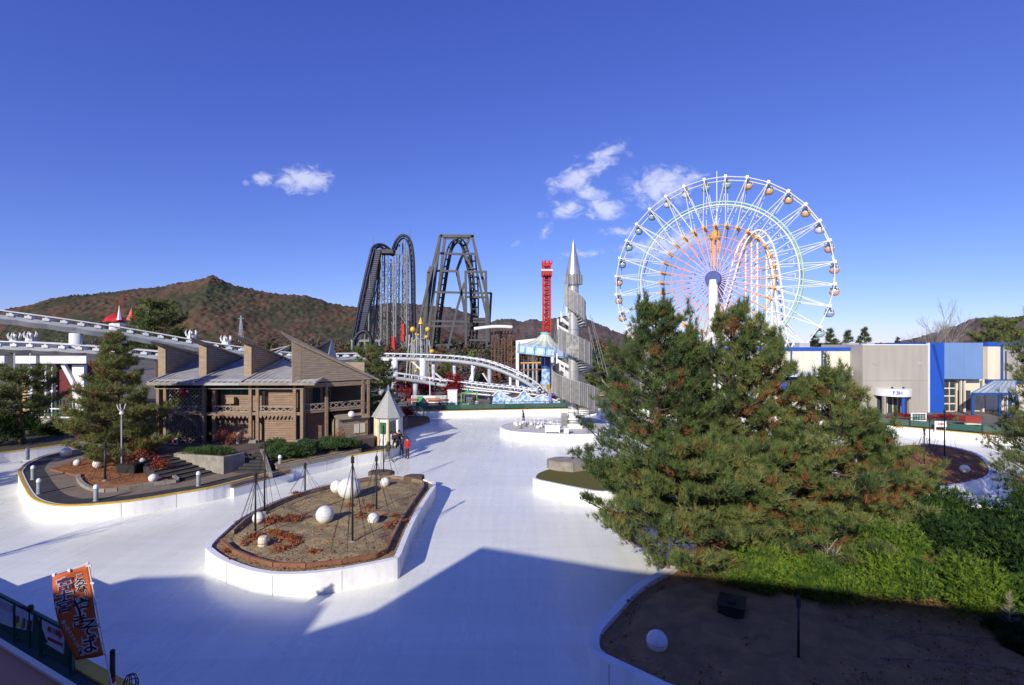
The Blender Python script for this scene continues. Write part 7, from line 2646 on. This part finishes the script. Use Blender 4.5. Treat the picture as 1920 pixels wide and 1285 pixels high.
# street lamp with four arms
p = Vector((W(228, 0, 31.8).x, 31.8, KZ))
lm = thing('street_lamp', 'slim grey street lamp with white antler-like head before the promenade pine', 'street lamp', p)
ztop = W(0, 775, p.y).z
MB().tube([p, (p.x, p.y, ztop)], .04, 8).build('pole', m_coastg, lm)
MB().lathe([(.05, 0), (.12, .05), (.12, .16), (.04, .22)], 10, (p.x, p.y, ztop - .1)).build('collar', m_white, lm)
mb = MB()
for k in range(5):
    a = math.pi * 2 * k / 5
    d = Vector((math.cos(a), math.sin(a), 0))
    c = Vector((p.x, p.y, ztop + .05))
    mb.tube([c, c + d * .16 + Vector((0, 0, .22)), c + d * .24 + Vector((0, 0, .5))], .028, 5)
mb.build('arms', m_white, lm)
# black cabinets
p = G(237, 890, KZ + .05)
cbn = thing('black_cabinet', 'black louvred speaker cabinet in the pine bed', 'cabinet', p)
MB().bx(p.x - .62, p.x + .55, p.y, p.y + .65, p.z + .05, p.z + .62).build('body', m_black, cbn)
for k in range(5):
    MB().bx(p.x - .58, p.x + .51, p.y - .03, p.y + .0, p.z + .1 + k * .1, p.z + .155 + k * .1).build('louvre', m_black, cbn)
MB().bx(p.x - .7, p.x + .63, p.y - .08, p.y + .72, p.z + .625, p.z + .66).build('top', m_black, cbn)
p = G(1365, 1172, KZ - .08)
cbn = thing('black_cabinet', 'black box cabinet in the shade of the near right island', 'cabinet', p)
rot = Matrix.Translation(p) @ Matrix.Rotation(R(-28), 4, 'Z')


def rbox(x0, x1, y0, y1, z0, z1):
    mb_ = MB().bx(x0, x1, y0, y1, z0, z1)
    mb_.v = [tuple(rot @ Vector(v)) for v in mb_.v]
    return mb_


rbox(-.28, .42, 0, .8, .02, .52).build('body', m_black, cbn)
rbox(-.31, .45, -.03, .83, .52, .56).build('top', m_black, cbn)
for k in range(4):
    rbox(-.24 + k * .165, -.12 + k * .165, -.015, 0, .08, .46).build('louvre', m_black, cbn)
rbox(-.05, .2, .2, .5, .56, .60).build('handle', m_dark, cbn)
# silver twig cone at right
p = G(1893, 1200, KZ - .1)
tc_ = thing('twig_cone', 'silvery bare twig cone at the right edge of the near island', 'plant', p)
mb = MB()
rd = random.Random(5)
mb.tube([p, p + Vector((0, 0, 1.45))], [.02, .006], 4)
for k in range(150):
    h = rd.random() ** .8 * 1.35
    a = rd.uniform(0, 6.28)
    L_ = (1.5 - h) * .28 * rd.uniform(.5, 1.1)
    q = p + Vector((0, 0, h))
    mb.tube([q, q + Vector((math.cos(a) * L_, math.sin(a) * L_, L_ * .7))], [.006, .003], 3, cap=False)
mb.build('twigs', m_barkp, tc_)

# ------------------------------------------------------------------ white bench-ledge step on the promenade wall
wb = thing('wall_ledge', 'white box ledge with dark shelf projecting from the promenade wall', 'ledge', G(440, 925, 0))
seg = [p for p in prom_line if -16.6 < p.x < -14.2 and p.y < 36]
so = offset2(seg, -.34, False)
si = offset2(seg, -.01, False)
for i in range(len(seg) - 1):
    MB().prism([tuple(si[i].xy), tuple(so[i].xy), tuple(so[i + 1].xy), tuple(si[i + 1].xy)], 0, .5).build('box', m_wallwhite, wb)
    MB().prism([tuple(si[i].xy), tuple(so[i].xy), tuple(so[i + 1].xy), tuple(si[i + 1].xy)], .505, .53).build('shelf', m_timber, wb)
    MB().prism([tuple(si[i].xy), tuple(si[i].lerp(so[i], .3).xy), tuple(si[i + 1].lerp(so[i + 1], .3).xy), tuple(si[i + 1].xy)], .62, .70).build('rail', m_timber, wb)
# thin white rail across the far-left channel
wr = thing('white_rope', 'thin white barrier beam crossing the far left ice channel', 'barrier', G(0, 874, .1))
MB().beam(G(-60, 880, .12), G(42, 865, .12), .1, .1).build('beam', m_white, wr)
MB().beam(G(-58, 881, .12) + Vector((0, 0, -.1)), G(-58, 881, .12), .12).build('foot', m_white, wr)
MB().beam(G(40, 865, .12) + Vector((0, 0, -.1)), G(40, 865, .12), .12).build('foot', m_white, wr)
# ------------------------------------------------------------------ people
m_skin = mat('skin', (.50, .32, .23), (.46, .29, .2), scale=8, rough=.6)
m_hair = mat('hair', (.018, .014, .012), (.03, .024, .02), scale=20, rough=.6)


def cloth(name, c):
    return mat(name, c, tuple(x * .72 for x in c), scale=9, rough=.9)


POSES = {
    'stand': dict(hip=(0, 0, .86), chest=(0, .02, 1.28), neck=(0, .02, 1.42), head=(0, .04, 1.55), ls=(-.19, .02, 1.36), le=(-.25, .0, 1.08), lh=(-.24, .08, .84), rs=(.19, .02, 1.36), re=(.25, .0, 1.08), rh=(.24, .08, .84),
                  lk=(-.10, .03, .46), la=(-.11, 0, .07), lt=(-.12, .15, .03), rk=(.10, .03, .46), ra=(.12, 0, .07), rt=(.13, .15, .03)),
    'push': dict(hip=(0, -.05, .80), chest=(.10, .25, 1.12), neck=(.13, .36, 1.22), head=(.15, .44, 1.32), ls=(-.08, .26, 1.20), le=(-.15, .45, 1.0), lh=(-.08, .62, 1.02), rs=(.28, .22, 1.18), re=(.32, .45, .98), rh=(.25, .62, 1.02),
                 lk=(-.16, .10, .44), la=(-.24, -.02, .07), lt=(-.24, .13, .03), rk=(.16, -.02, .42), ra=(.38, -.18, .07), rt=(.46, -.05, .03)),
    'sit': dict(hip=(0, 0, .48), chest=(0, .06, .90), neck=(0, .10, 1.04), head=(0, .16, 1.16), ls=(-.19, .06, .98), le=(-.24, .16, .72), lh=(-.12, .36, .62), rs=(.19, .06, .98), re=(.24, .16, .72), rh=(.12, .36, .62),
                lk=(-.12, .42, .50), la=(-.12, .44, .09), lt=(-.12, .58, .04), rk=(.12, .42, .50), ra=(.14, .46, .09), rt=(.14, .6, .04)),
    'walk': dict(hip=(0, 0, .85), chest=(0, .05, 1.27), neck=(0, .07, 1.41), head=(0, .12, 1.53), ls=(-.19, .05, 1.35), le=(-.25, -.08, 1.08), lh=(-.22, .02, .85), rs=(.19, .05, 1.35), re=(.24, .1, 1.08), rh=(.2, .26, .9),
                 lk=(-.10, .14, .46), la=(-.10, .16, .07), lt=(-.10, .31, .03), rk=(.10, -.05, .46), ra=(.10, -.26, .10), rt=(.10, -.12, .04)),
}
RAD = dict(hip=.155, chest=.165, neck=.065, head=.105, ls=.085, le=.058, lh=.045, rs=.085, re=.058, rh=.045, lk=.075, la=.058, lt=.042, rk=.075, ra=.058, rt=.042)
EDG = [('hip', 'chest', 1), ('chest', 'neck', 1), ('neck', 'head', 0), ('chest', 'ls', 1), ('ls', 'le', 1), ('le', 'lh', 1), ('chest', 'rs', 1), ('rs', 're', 1), ('re', 'rh', 1),
       ('hip', 'lk', 2), ('lk', 'la', 2), ('la', 'lt', 3), ('hip', 'rk', 2), ('rk', 'ra', 2), ('ra', 'rt', 3)]


def person(label, loc, pose, face, jacket, trousers, shoes=(.02, .02, .022), h=1.65, hat=None, group='people on and around the rink', extra=None):
    P = POSES[pose]
    keys = list(P)
    me = bpy.data.meshes.new('person')
    me.from_pydata([P[k] for k in keys], [(keys.index(a), keys.index(b)) for a, b, _ in EDG], [])
    o = bpy.data.objects.new('person', me)
    COL.objects.link(o)
    sk = o.modifiers.new('skin', 'SKIN')
    sk.use_smooth_shade = True
    for i, k in enumerate(keys):
        r = RAD[k]
        me.skin_vertices[0].data[i].radius = (r * (1.15 if k in ('hip', 'chest') else 1), r * (.8 if k in ('hip', 'chest') else 1))
        me.skin_vertices[0].data[i].use_root = (k == 'hip')
    ss = o.modifiers.new('sub', 'SUBSURF')
    ss.levels = 1
    ss.render_levels = 1
    dg = bpy.context.evaluated_depsgraph_get()
    body = bpy.data.meshes.new_from_object(o.evaluated_get(dg))
    bpy.data.objects.remove(o)
    mats_ = [m_skin, cloth('jacket_%s' % (jacket,), jacket), cloth('trousers_%s' % (trousers,), trousers), cloth('shoes_%s' % (shoes,), shoes)]
    body.materials.clear()
    for m in mats_:
        body.materials.append(m)
    segs = [(Vector(P[a]), Vector(P[b]), mi) for a, b, mi in EDG]
    for p in body.polygons:
        c = Vector(p.center)
        best, bd = 0, 9
        for a, b, mi in segs:
            ab = b - a
            t = max(0, min(1, (c - a).dot(ab) / ab.length_squared))
            d = (c - a - ab * t).length
            if d < bd:
                bd, best = d, mi
        for hk in ('lh', 'rh'):
            if (c - Vector(P[hk])).length < .07:
                best = 0
        p.material_index = best
        p.use_smooth = True
    t = thing('person', label, 'person', loc, group)
    s = h / 1.65
    M = Matrix.Rotation(face, 4, 'Z') @ Matrix.Scale(s, 4)
    bo_ = link('body', body, t)
    bo_.matrix_basis = M
    hd = Vector(P['head'])
    hr = MB()
    hr.ball((0, 0, 0), .118, 12, 1.08)
    hr.v = [v for v in hr.v]
    hm = hr.mesh('hair', m_hair if hat is None else cloth('hat_%s' % (hat,), hat), smooth=True)
    # keep the face open: pull the front lower part of the cap inward
    for v in hm.vertices:
        if v.co.y > .02 and v.co.z < .045:
            v.co.y *= .35
    ho = link('hair', hm, t)
    ho.matrix_basis = M @ Matrix.Translation(hd + Vector((0, -.012, .025)))
    fm = MB()
    fm.ball((-.035, .1, .005), .012, 6).ball((.035, .1, .005), .012, 6).bx(-.03, .03, .092, .1, -.062, -.052)
    fo_ = link('face', fm.mesh('face', m_hair), t)
    fo_.matrix_basis = M @ Matrix.Translation(hd + Vector((0, -.005, 0)))
    nm_ = MB().extr([(-.014, .09, -.03), (.014, .09, -.03), (0, .09, .012)], (0, .025, -.004)).mesh('nose', m_skin)
    no_ = link('nose', nm_, t)
    no_.matrix_basis = M @ Matrix.Translation(hd)
    return t


g_ = G(726, 867, 0)
person('skater in olive jacket and grey trousers leaning onto the rink wall', g_, 'push', R(20), (.06, .06, .04), (.16, .16, .17))
person('skater in a long red coat standing on the ice by the hut', G(764, 860, 0), 'stand', R(150), (.42, .03, .035), (.045, .025, .03))
person('skater in dark blue top standing behind the one in red', G(753, 856, 0), 'stand', R(190), (.05, .06, .11), (.05, .05, .07))
person('person in black sitting on the promenade edge by the hut', G(741, 839, KZ - .03), 'sit', R(190), (.03, .03, .035), (.025, .03, .05))
person('person in brown sitting behind the skaters at the promenade corner', G(748, 836, KZ - .03), 'sit', R(200), (.10, .06, .045), (.03, .03, .035))
person('lone person in dark top and blue trousers near the tower island', G(982, 798, .0), 'walk', R(80), (.055, .055, .06), (.10, .13, .34))
person('person in black and white inside the lime frame', onp(889, 765), 'walk', R(200), (.03, .03, .035), (.05, .05, .06))
person('child in pale top before the lime frame', onp(894, 768), 'stand', R(180), (.45, .5, .5), (.1, .12, .15), h=1.2)
person('visitor in navy standing left of the wave fence', onp(921, 763), 'stand', R(140), (.02, .025, .06), (.02, .02, .03))
person('visitor in dark green at the right end of the wave fence', onp(1058, 763), 'stand', R(170), (.05, .045, .02), (.03, .07, .06), h=1.5)
person('visitor in bright blue on the shaded bank at the far left', G(19, 781, KZ - .03), 'stand', R(170), (.05, .2, .6), (.02, .03, .08), h=1.6)

# ------------------------------------------------------------------ near rink edge, lower left
near_line = catmull([Vector(p) for p in [(4, 5.2, KZ), (-4, 9.6, KZ), (-9.1, 12.25, KZ), (-14.2, 14.85, KZ), (-20, 17.9, KZ), (-34, 24.5, KZ), (-60, 36, KZ)]], 4)
rink_wall('rink_wall', 'near rink wall with yellow cap under the green fence, lower left', near_line, inner=.25, cap=m_yellow, capw=.3)
nl_ = offset2(near_line, .24, False)
structure(MB().prism([(p.x, p.y) for p in nl_] + [(-60, -20), (20, -20), (20, 4)], -.01, KZ - .03).build('near_walkway', mat('green_walkway', (.028, .05, .045), (.02, .036, .034), scale=1.2, rough=.8)))


def nfY(px):
    k = (px - CX) / F
    return 7.14 / (1 + .511 * k)


def NF(px, py, dy=0.0):
    return W(px, py, nfY(px) + dy)


nf = thing('near_fence', 'dark green rink fence in the lower left corner carrying advert sheets', 'fence', (NF(127, 1200).x, NF(127, 1200).y, KZ))
fa, fb = Vector((-19.2, 16.95, 0)), Vector((-10.94, 12.73, 0))
nseg = 6
for k in range(nseg + 1):
    p = fa.lerp(fb, k / nseg)
    MB().beam(p + Vector((0, 0, KZ - .05)), p + Vector((0, 0, KZ + 1.02)), .09).build('post', m_fgreen, nf)
    if k < nseg:
        q = fa.lerp(fb, (k + 1) / nseg)
        MB().beam(p.lerp(q, .03) + Vector((0, 0, KZ + .52)), p.lerp(q, .97) + Vector((0, 0, KZ + .52)), .025, .86).build('panel', m_fgreen, nf)
        MB().beam(p + Vector((0, 0, KZ + 1.0)), q + Vector((0, 0, KZ + 1.0)), .07, .07).build('top_rail', m_fgreen, nf)
m_sheet = mat('advert_sheet', (.62, .62, .66), (.54, .54, .6), scale=2.5, rough=.5)
sh1 = thing('advert_sheet', 'white advert sheet with row of dark skate pictures on the near fence', 'banner', NF(30, 1185, -.06))
poly = [NF(-70, 1140, -.06), NF(20, 1176, -.06), NF(60, 1184, -.06), NF(62, 1150, -.06), NF(30, 1132, -.06), NF(-70, 1085, -.06)]
MB().extr(poly, (.02, .03, 0)).build('sheet', m_sheet, sh1)
m_pink = mat('print_pink', (.42, .30, .38), (.5, .4, .45), scale=9, rough=.5)
m_print = [mat('print_black', (.02, .022, .03)), mat('print_yellow', (.55, .5, .05)), mat('print_red', (.35, .03, .05)), mat('print_teal', (.02, .14, .16))]
MB().extr([NF(-40, 1122, -.085), NF(22, 1150, -.085), NF(22, 1136, -.085), NF(-40, 1108, -.085)], (.002, .004, 0)).build('print', m_pink, sh1)
for k, px in enumerate((26, 38, 50)):
    for j, dx in enumerate((0, 5)):
        yb = 1170 + (px - 26) * .35
        MB().extr([NF(px + dx - 1.5, yb + 4, -.09), NF(px + dx + 2, yb + 5, -.09), NF(px + dx + 4, yb - 14, -.09), NF(px + dx + 1, yb - 16, -.09)], (.002, .004, 0)).build('print', m_print[(k + j * 2) % 4 if (k, j) != (1, 0) else 1], sh1)
MB().extr([NF(30, 1174, -.093), NF(39, 1176, -.093), NF(38, 1170, -.093), NF(31, 1168, -.093)], (.002, .004, 0)).build('print', m_print[1], sh1)
sh2 = thing('advert_sheet', 'white advert sheet with a dark red arrow on the near fence', 'banner', NF(100, 1215, -.06))
poly = [NF(86, 1207, -.06), NF(119, 1227, -.06), NF(121, 1180, -.06), NF(64, 1151, -.06)]
MB().extr(poly, (.02, .03, 0)).build('sheet', m_sheet, sh2)
ar = [(90, 1175), (111, 1184), (111, 1180), (117, 1193), (110, 1199), (110, 1194), (88, 1183)]
arr = MB().extr([NF(x, y, -.085) for x, y in ar], (.002, .004, 0)).build('arrow', m_print[2], sh2)
MB().extr([NF(89, 1194, -.085), NF(117, 1207, -.085), NF(116, 1213, -.085), NF(89, 1200, -.085)], (.002, .004, 0)).build('red_strip', m_print[2], sh2)
_x = (NF(110, 1189, -.1) - NF(92, 1180, -.1)).normalized()
_n = _x.cross(Vector((0, 0, 1))).normalized()
_y = _n.cross(_x)
text_mesh('lettering', '出口', .13, m_sheet, sh2, Matrix.Translation(NF(100, 1184.5, -.105)) @ Matrix((_x, _y, _n)).transposed().to_4x4(), .002)
MB().extr([NF(64, 1152, -.09), NF(68, 1154, -.09), NF(88, 1206, -.09), NF(80, 1202, -.09)], (.01, .02, 0)).build('dark_fold', m_print[0], sh2)
# posts with heads
p = NF(57, 1145, -.02)
lp3 = thing('fence_lamp', 'small dark spotlight on an arm above the near fence', 'lamp', (p.x, p.y, KZ))
MB().tube([(p.x, p.y, KZ), (p.x, p.y, p.z)], .04, 6).build('post', m_fgreen, lp3)
MB().ball((p.x, p.y, p.z + .06), .085, 10, 1.2).build('head', m_black, lp3)
MB().beam((p.x, p.y, p.z + .04), (p.x - .32, p.y, p.z + .12), .03).build('arm', m_black, lp3)
p = NF(211, 1262)
zt2 = NF(211, 1226).z
bp_ = thing('black_post', 'black post with round finial and red bands beside the orange banner', 'post', (p.x, p.y, KZ))
MB().tube([(p.x, p.y, KZ - .1), (p.x, p.y, zt2)], .055, 10).build('shaft', m_black, bp_, smooth=True)
MB().ball((p.x, p.y, zt2 + .05), .06, 10).build('finial', m_black, bp_)
for z in (KZ + .32, KZ + .1):
    MB().lathe([(.058, z), (.06, z), (.06, z + .14), (.058, z + .14)], 10, (p.x, p.y, 0)).build('red_band', m_red, bp_)
MB().lathe([(.058, KZ + .25), (.0605, KZ + .25), (.0605, KZ + .32), (.058, KZ + .32)], 10, (p.x, p.y, 0)).build('white_band', m_white, bp_)
p = W(245, 1290, 11.7)
ln = thing('wire_lantern', 'small black wire cage lantern at the bottom edge near the banner', 'lantern', (p.x, p.y, KZ))
mb = MB()
for k in range(8):
    a = 2 * math.pi * k / 8
    mb.tube([(p.x + .14 * math.cos(a), p.y + .14 * math.sin(a), KZ), (p.x + .15 * math.cos(a), p.y + .15 * math.sin(a), p.z + .12), (p.x + .09 * math.cos(a), p.y + .09 * math.sin(a), p.z + .28), (p.x, p.y, p.z + .32)], .012, 4)
for z in (p.z - .1, p.z + .12):
    mb.tube([(p.x + .15 * math.cos(2 * math.pi * k / 12), p.y + .15 * math.sin(2 * math.pi * k / 12), z) for k in range(12)], .012, 4, closed=True)
mb.build('cage', m_black, ln)

# ------------------------------------------------------------------ orange banner
m_or = mat('banner_orange', (.60, .13, .03), (.52, .10, .025), scale=1.5, rough=.75)
m_txt = mat('banner_ink', (.012, .014, .035), (.02, .02, .04), scale=3, rough=.7)
m_txtp = mat('banner_purple', (.13, .03, .13), (.1, .03, .11), scale=3, rough=.7)
m_txtw = mat('banner_white', (.66, .63, .60), (.6, .57, .55), scale=3, rough=.7)
YB = 11.7
TRp, TLp, BLp, BRp = W(163, 1061, YB), W(98, 1080, YB - .25), W(141, 1240, YB - .2), W(196, 1228, YB)
bnr = thing('nobori_banner', 'tall orange vertical banner with Japanese lettering on a leaning white pole', 'banner', W(212, 1305, YB + .03))


def BP(u, v, lift=0.0):
    top = TLp.lerp(TRp, u)
    bot = BLp.lerp(BRp, u)
    p = top.lerp(bot, v)
    bend = .07 * math.sin(math.pi * v) * (1 - u) + .035 * math.sin(u * 5 + v * 4)
    return p + Vector((.10 * math.sin(math.pi * v) * (1 - u) * -.4, -bend - lift, 0))


mb = MB()
NU, NV = 10, 24
for j in range(NV + 1):
    for i in range(NU + 1):
        mb.v.append(tuple(BP(i / NU, j / NV)))
for j in range(NV):
    for i in range(NU):
        a = j * (NU + 1) + i
        mb.f.append((a, a + 1, a + NU + 2, a + NU + 1))
        mb.m.append(0)
clo = mb.build('cloth', m_or, bnr, smooth=True)
sol = clo.modifiers.new('thickness', 'SOLIDIFY')
sol.thickness = .004
MB().tube([W(213, 1306, YB + .03), W(165, 1054, YB + .03)], .016, 8).build('pole', m_white, bnr)
MB().tube([W(97, 1079, YB - .25), W(166, 1057, YB + .02)], .009, 6).build('cross_bar', m_white, bnr)
for v in (.005, .2, .42, .64, .86, .99):
    q = BP(1, v)
    MB().bx(q.x - .01, q.x + .07, q.y - .01, q.y + .01, q.z - .02, q.z + .02).build('loop', m_white, bnr)
for u in (.05, .5, .95):
    q = BP(u, 0)
    MB().bx(q.x - .03, q.x + .03, q.y - .01, q.y + .01, q.z - .02, q.z + .05).build('loop', m_white, bnr)


def bchar(ch, u, v, size, ink, rot=0.0, outline=True, sx=1.0):
    c = BP(u, v, .012)
    xa = (BP(u + .02, v) - BP(u - .02, v)).normalized()
    up = (BP(u, v - .01) - BP(u, v + .01)).normalized()
    n = xa.cross(up).normalized()
    if n.y > 0:
        n = -n
    ya = n.cross(xa).normalized()
    M = Matrix.Translation(c) @ Matrix((xa, ya, n)).transposed().to_4x4() @ Matrix.Rotation(rot, 4, 'Z') @ Matrix.Diagonal((sx, 1, 1, 1))
    if outline:
        text_mesh('lettering_outline', ch, size, m_txtw, bnr, M, .001, bold=size * .085)
    M2 = Matrix.Translation(n * .006) @ M
    text_mesh('lettering', ch, size, ink, bnr, M2, .001, bold=size * .006)


for ch, u, v, s, r_ in (('や', .60, .43, .44, -.15), ('き', .48, .575, .32, -.1), ('そ', .74, .675, .42, -.1), ('ば', .54, .86, .44, .08)):
    bchar(ch, u, v, s, m_txt, r_)
for ch, u, v in (('富', .36, .135), ('士', .29, .26), ('宮', .24, .365)):
    bchar(ch, u, v, .30, m_txtp, -.05, sx=1.0)
for ch, u, v, s in (('こ', .72, .10, .15), ('ろ', .70, .16, .20), ('な', .72, .225, .22), ('ー', .80, .285, .15)):
    bchar(ch, u, v, s, m_txt, R(-78) if ch == 'ー' else 0)
for k, ch in enumerate('富士宮やきそば学会'):
    bchar(ch, .12 + .018 * k, .53 + .045 * k, .085, m_txtw, 0, outline=False)

# ------------------------------------------------------------------ the building the picture is taken from
m_ledge = mat('ledge_brown', (.55, .21, .09), (.47, .18, .075), scale=1.2, rough=.55)
m_bldg = mat('hotel_wall', (.42, .36, .30), (.38, .32, .27), scale=.4, rough=.8)
tb = thing('terrace_building', 'brown ledge of the viewing terrace in the lower left corner', 'building', (-1.2, .9, 0))
e0 = Vector((-1.24, 1.46, 0))
ed_ = Vector((.889, -.457, 0))
en = Vector((-.457, -.889, 0))
a_, b_ = e0 - ed_ * 9.0, e0 + ed_ * 14
q = [a_, b_, b_ + en * .55, a_ + en * .55]
MB().extr([v + Vector((0, 0, 7.86)) for v in q], (0, 0, .14)).build('ledge', m_ledge, tb)
ln_ = [a_ - en * .012, b_ - en * .012, b_ + en * .004, a_ + en * .004]
MB().extr([v + Vector((0, 0, 7.99)) for v in ln_], (0, 0, .018)).build('ledge_edge_strip', m_cream, tb)
q2 = [a_ + en * .06, b_ + en * .06, b_ + en * .45, a_ + en * .45]
MB().extr([v + Vector((0, 0, KZ - .1)) for v in q2], (0, 0, 7.86 - KZ + .1)).build('parapet_wall', m_bldg, tb)
q3 = [a_ + en * .45, b_ + en * .45, b_ + en * 9.0, a_ + en * 9.0]
MB().extr([v + Vector((0, 0, 6.9)) for v in q3], (0, 0, .3)).build('terrace_floor', m_conc, tb)
# upper storeys behind the camera, whose shade falls across the ice
TB = 13.0
wingR = [(-13.0, -1.4), (-7.5, -3.6), (2.0, -6.3), (16, -10.8), (40, -19), (40, -45), (-18, -45), (-18, -8.0), (-16.3, -6.8)]
MB().prism(wingR, KZ - .1, TB).build('upper_wing', m_bldg, tb)
wingL = [(-70, -5.9), (-31.5, -5.9), (-29.2, -5.2), (-27.2, -5.3), (-26.0, -4.3), (-23.6, -4.1), (-20.9, -5.5), (-18.0, -6.3), (-18.0, -40), (-70, -40)]
MB().prism(wingL, KZ - .1, TB - .02).build('lower_wing', m_bldg, tb)
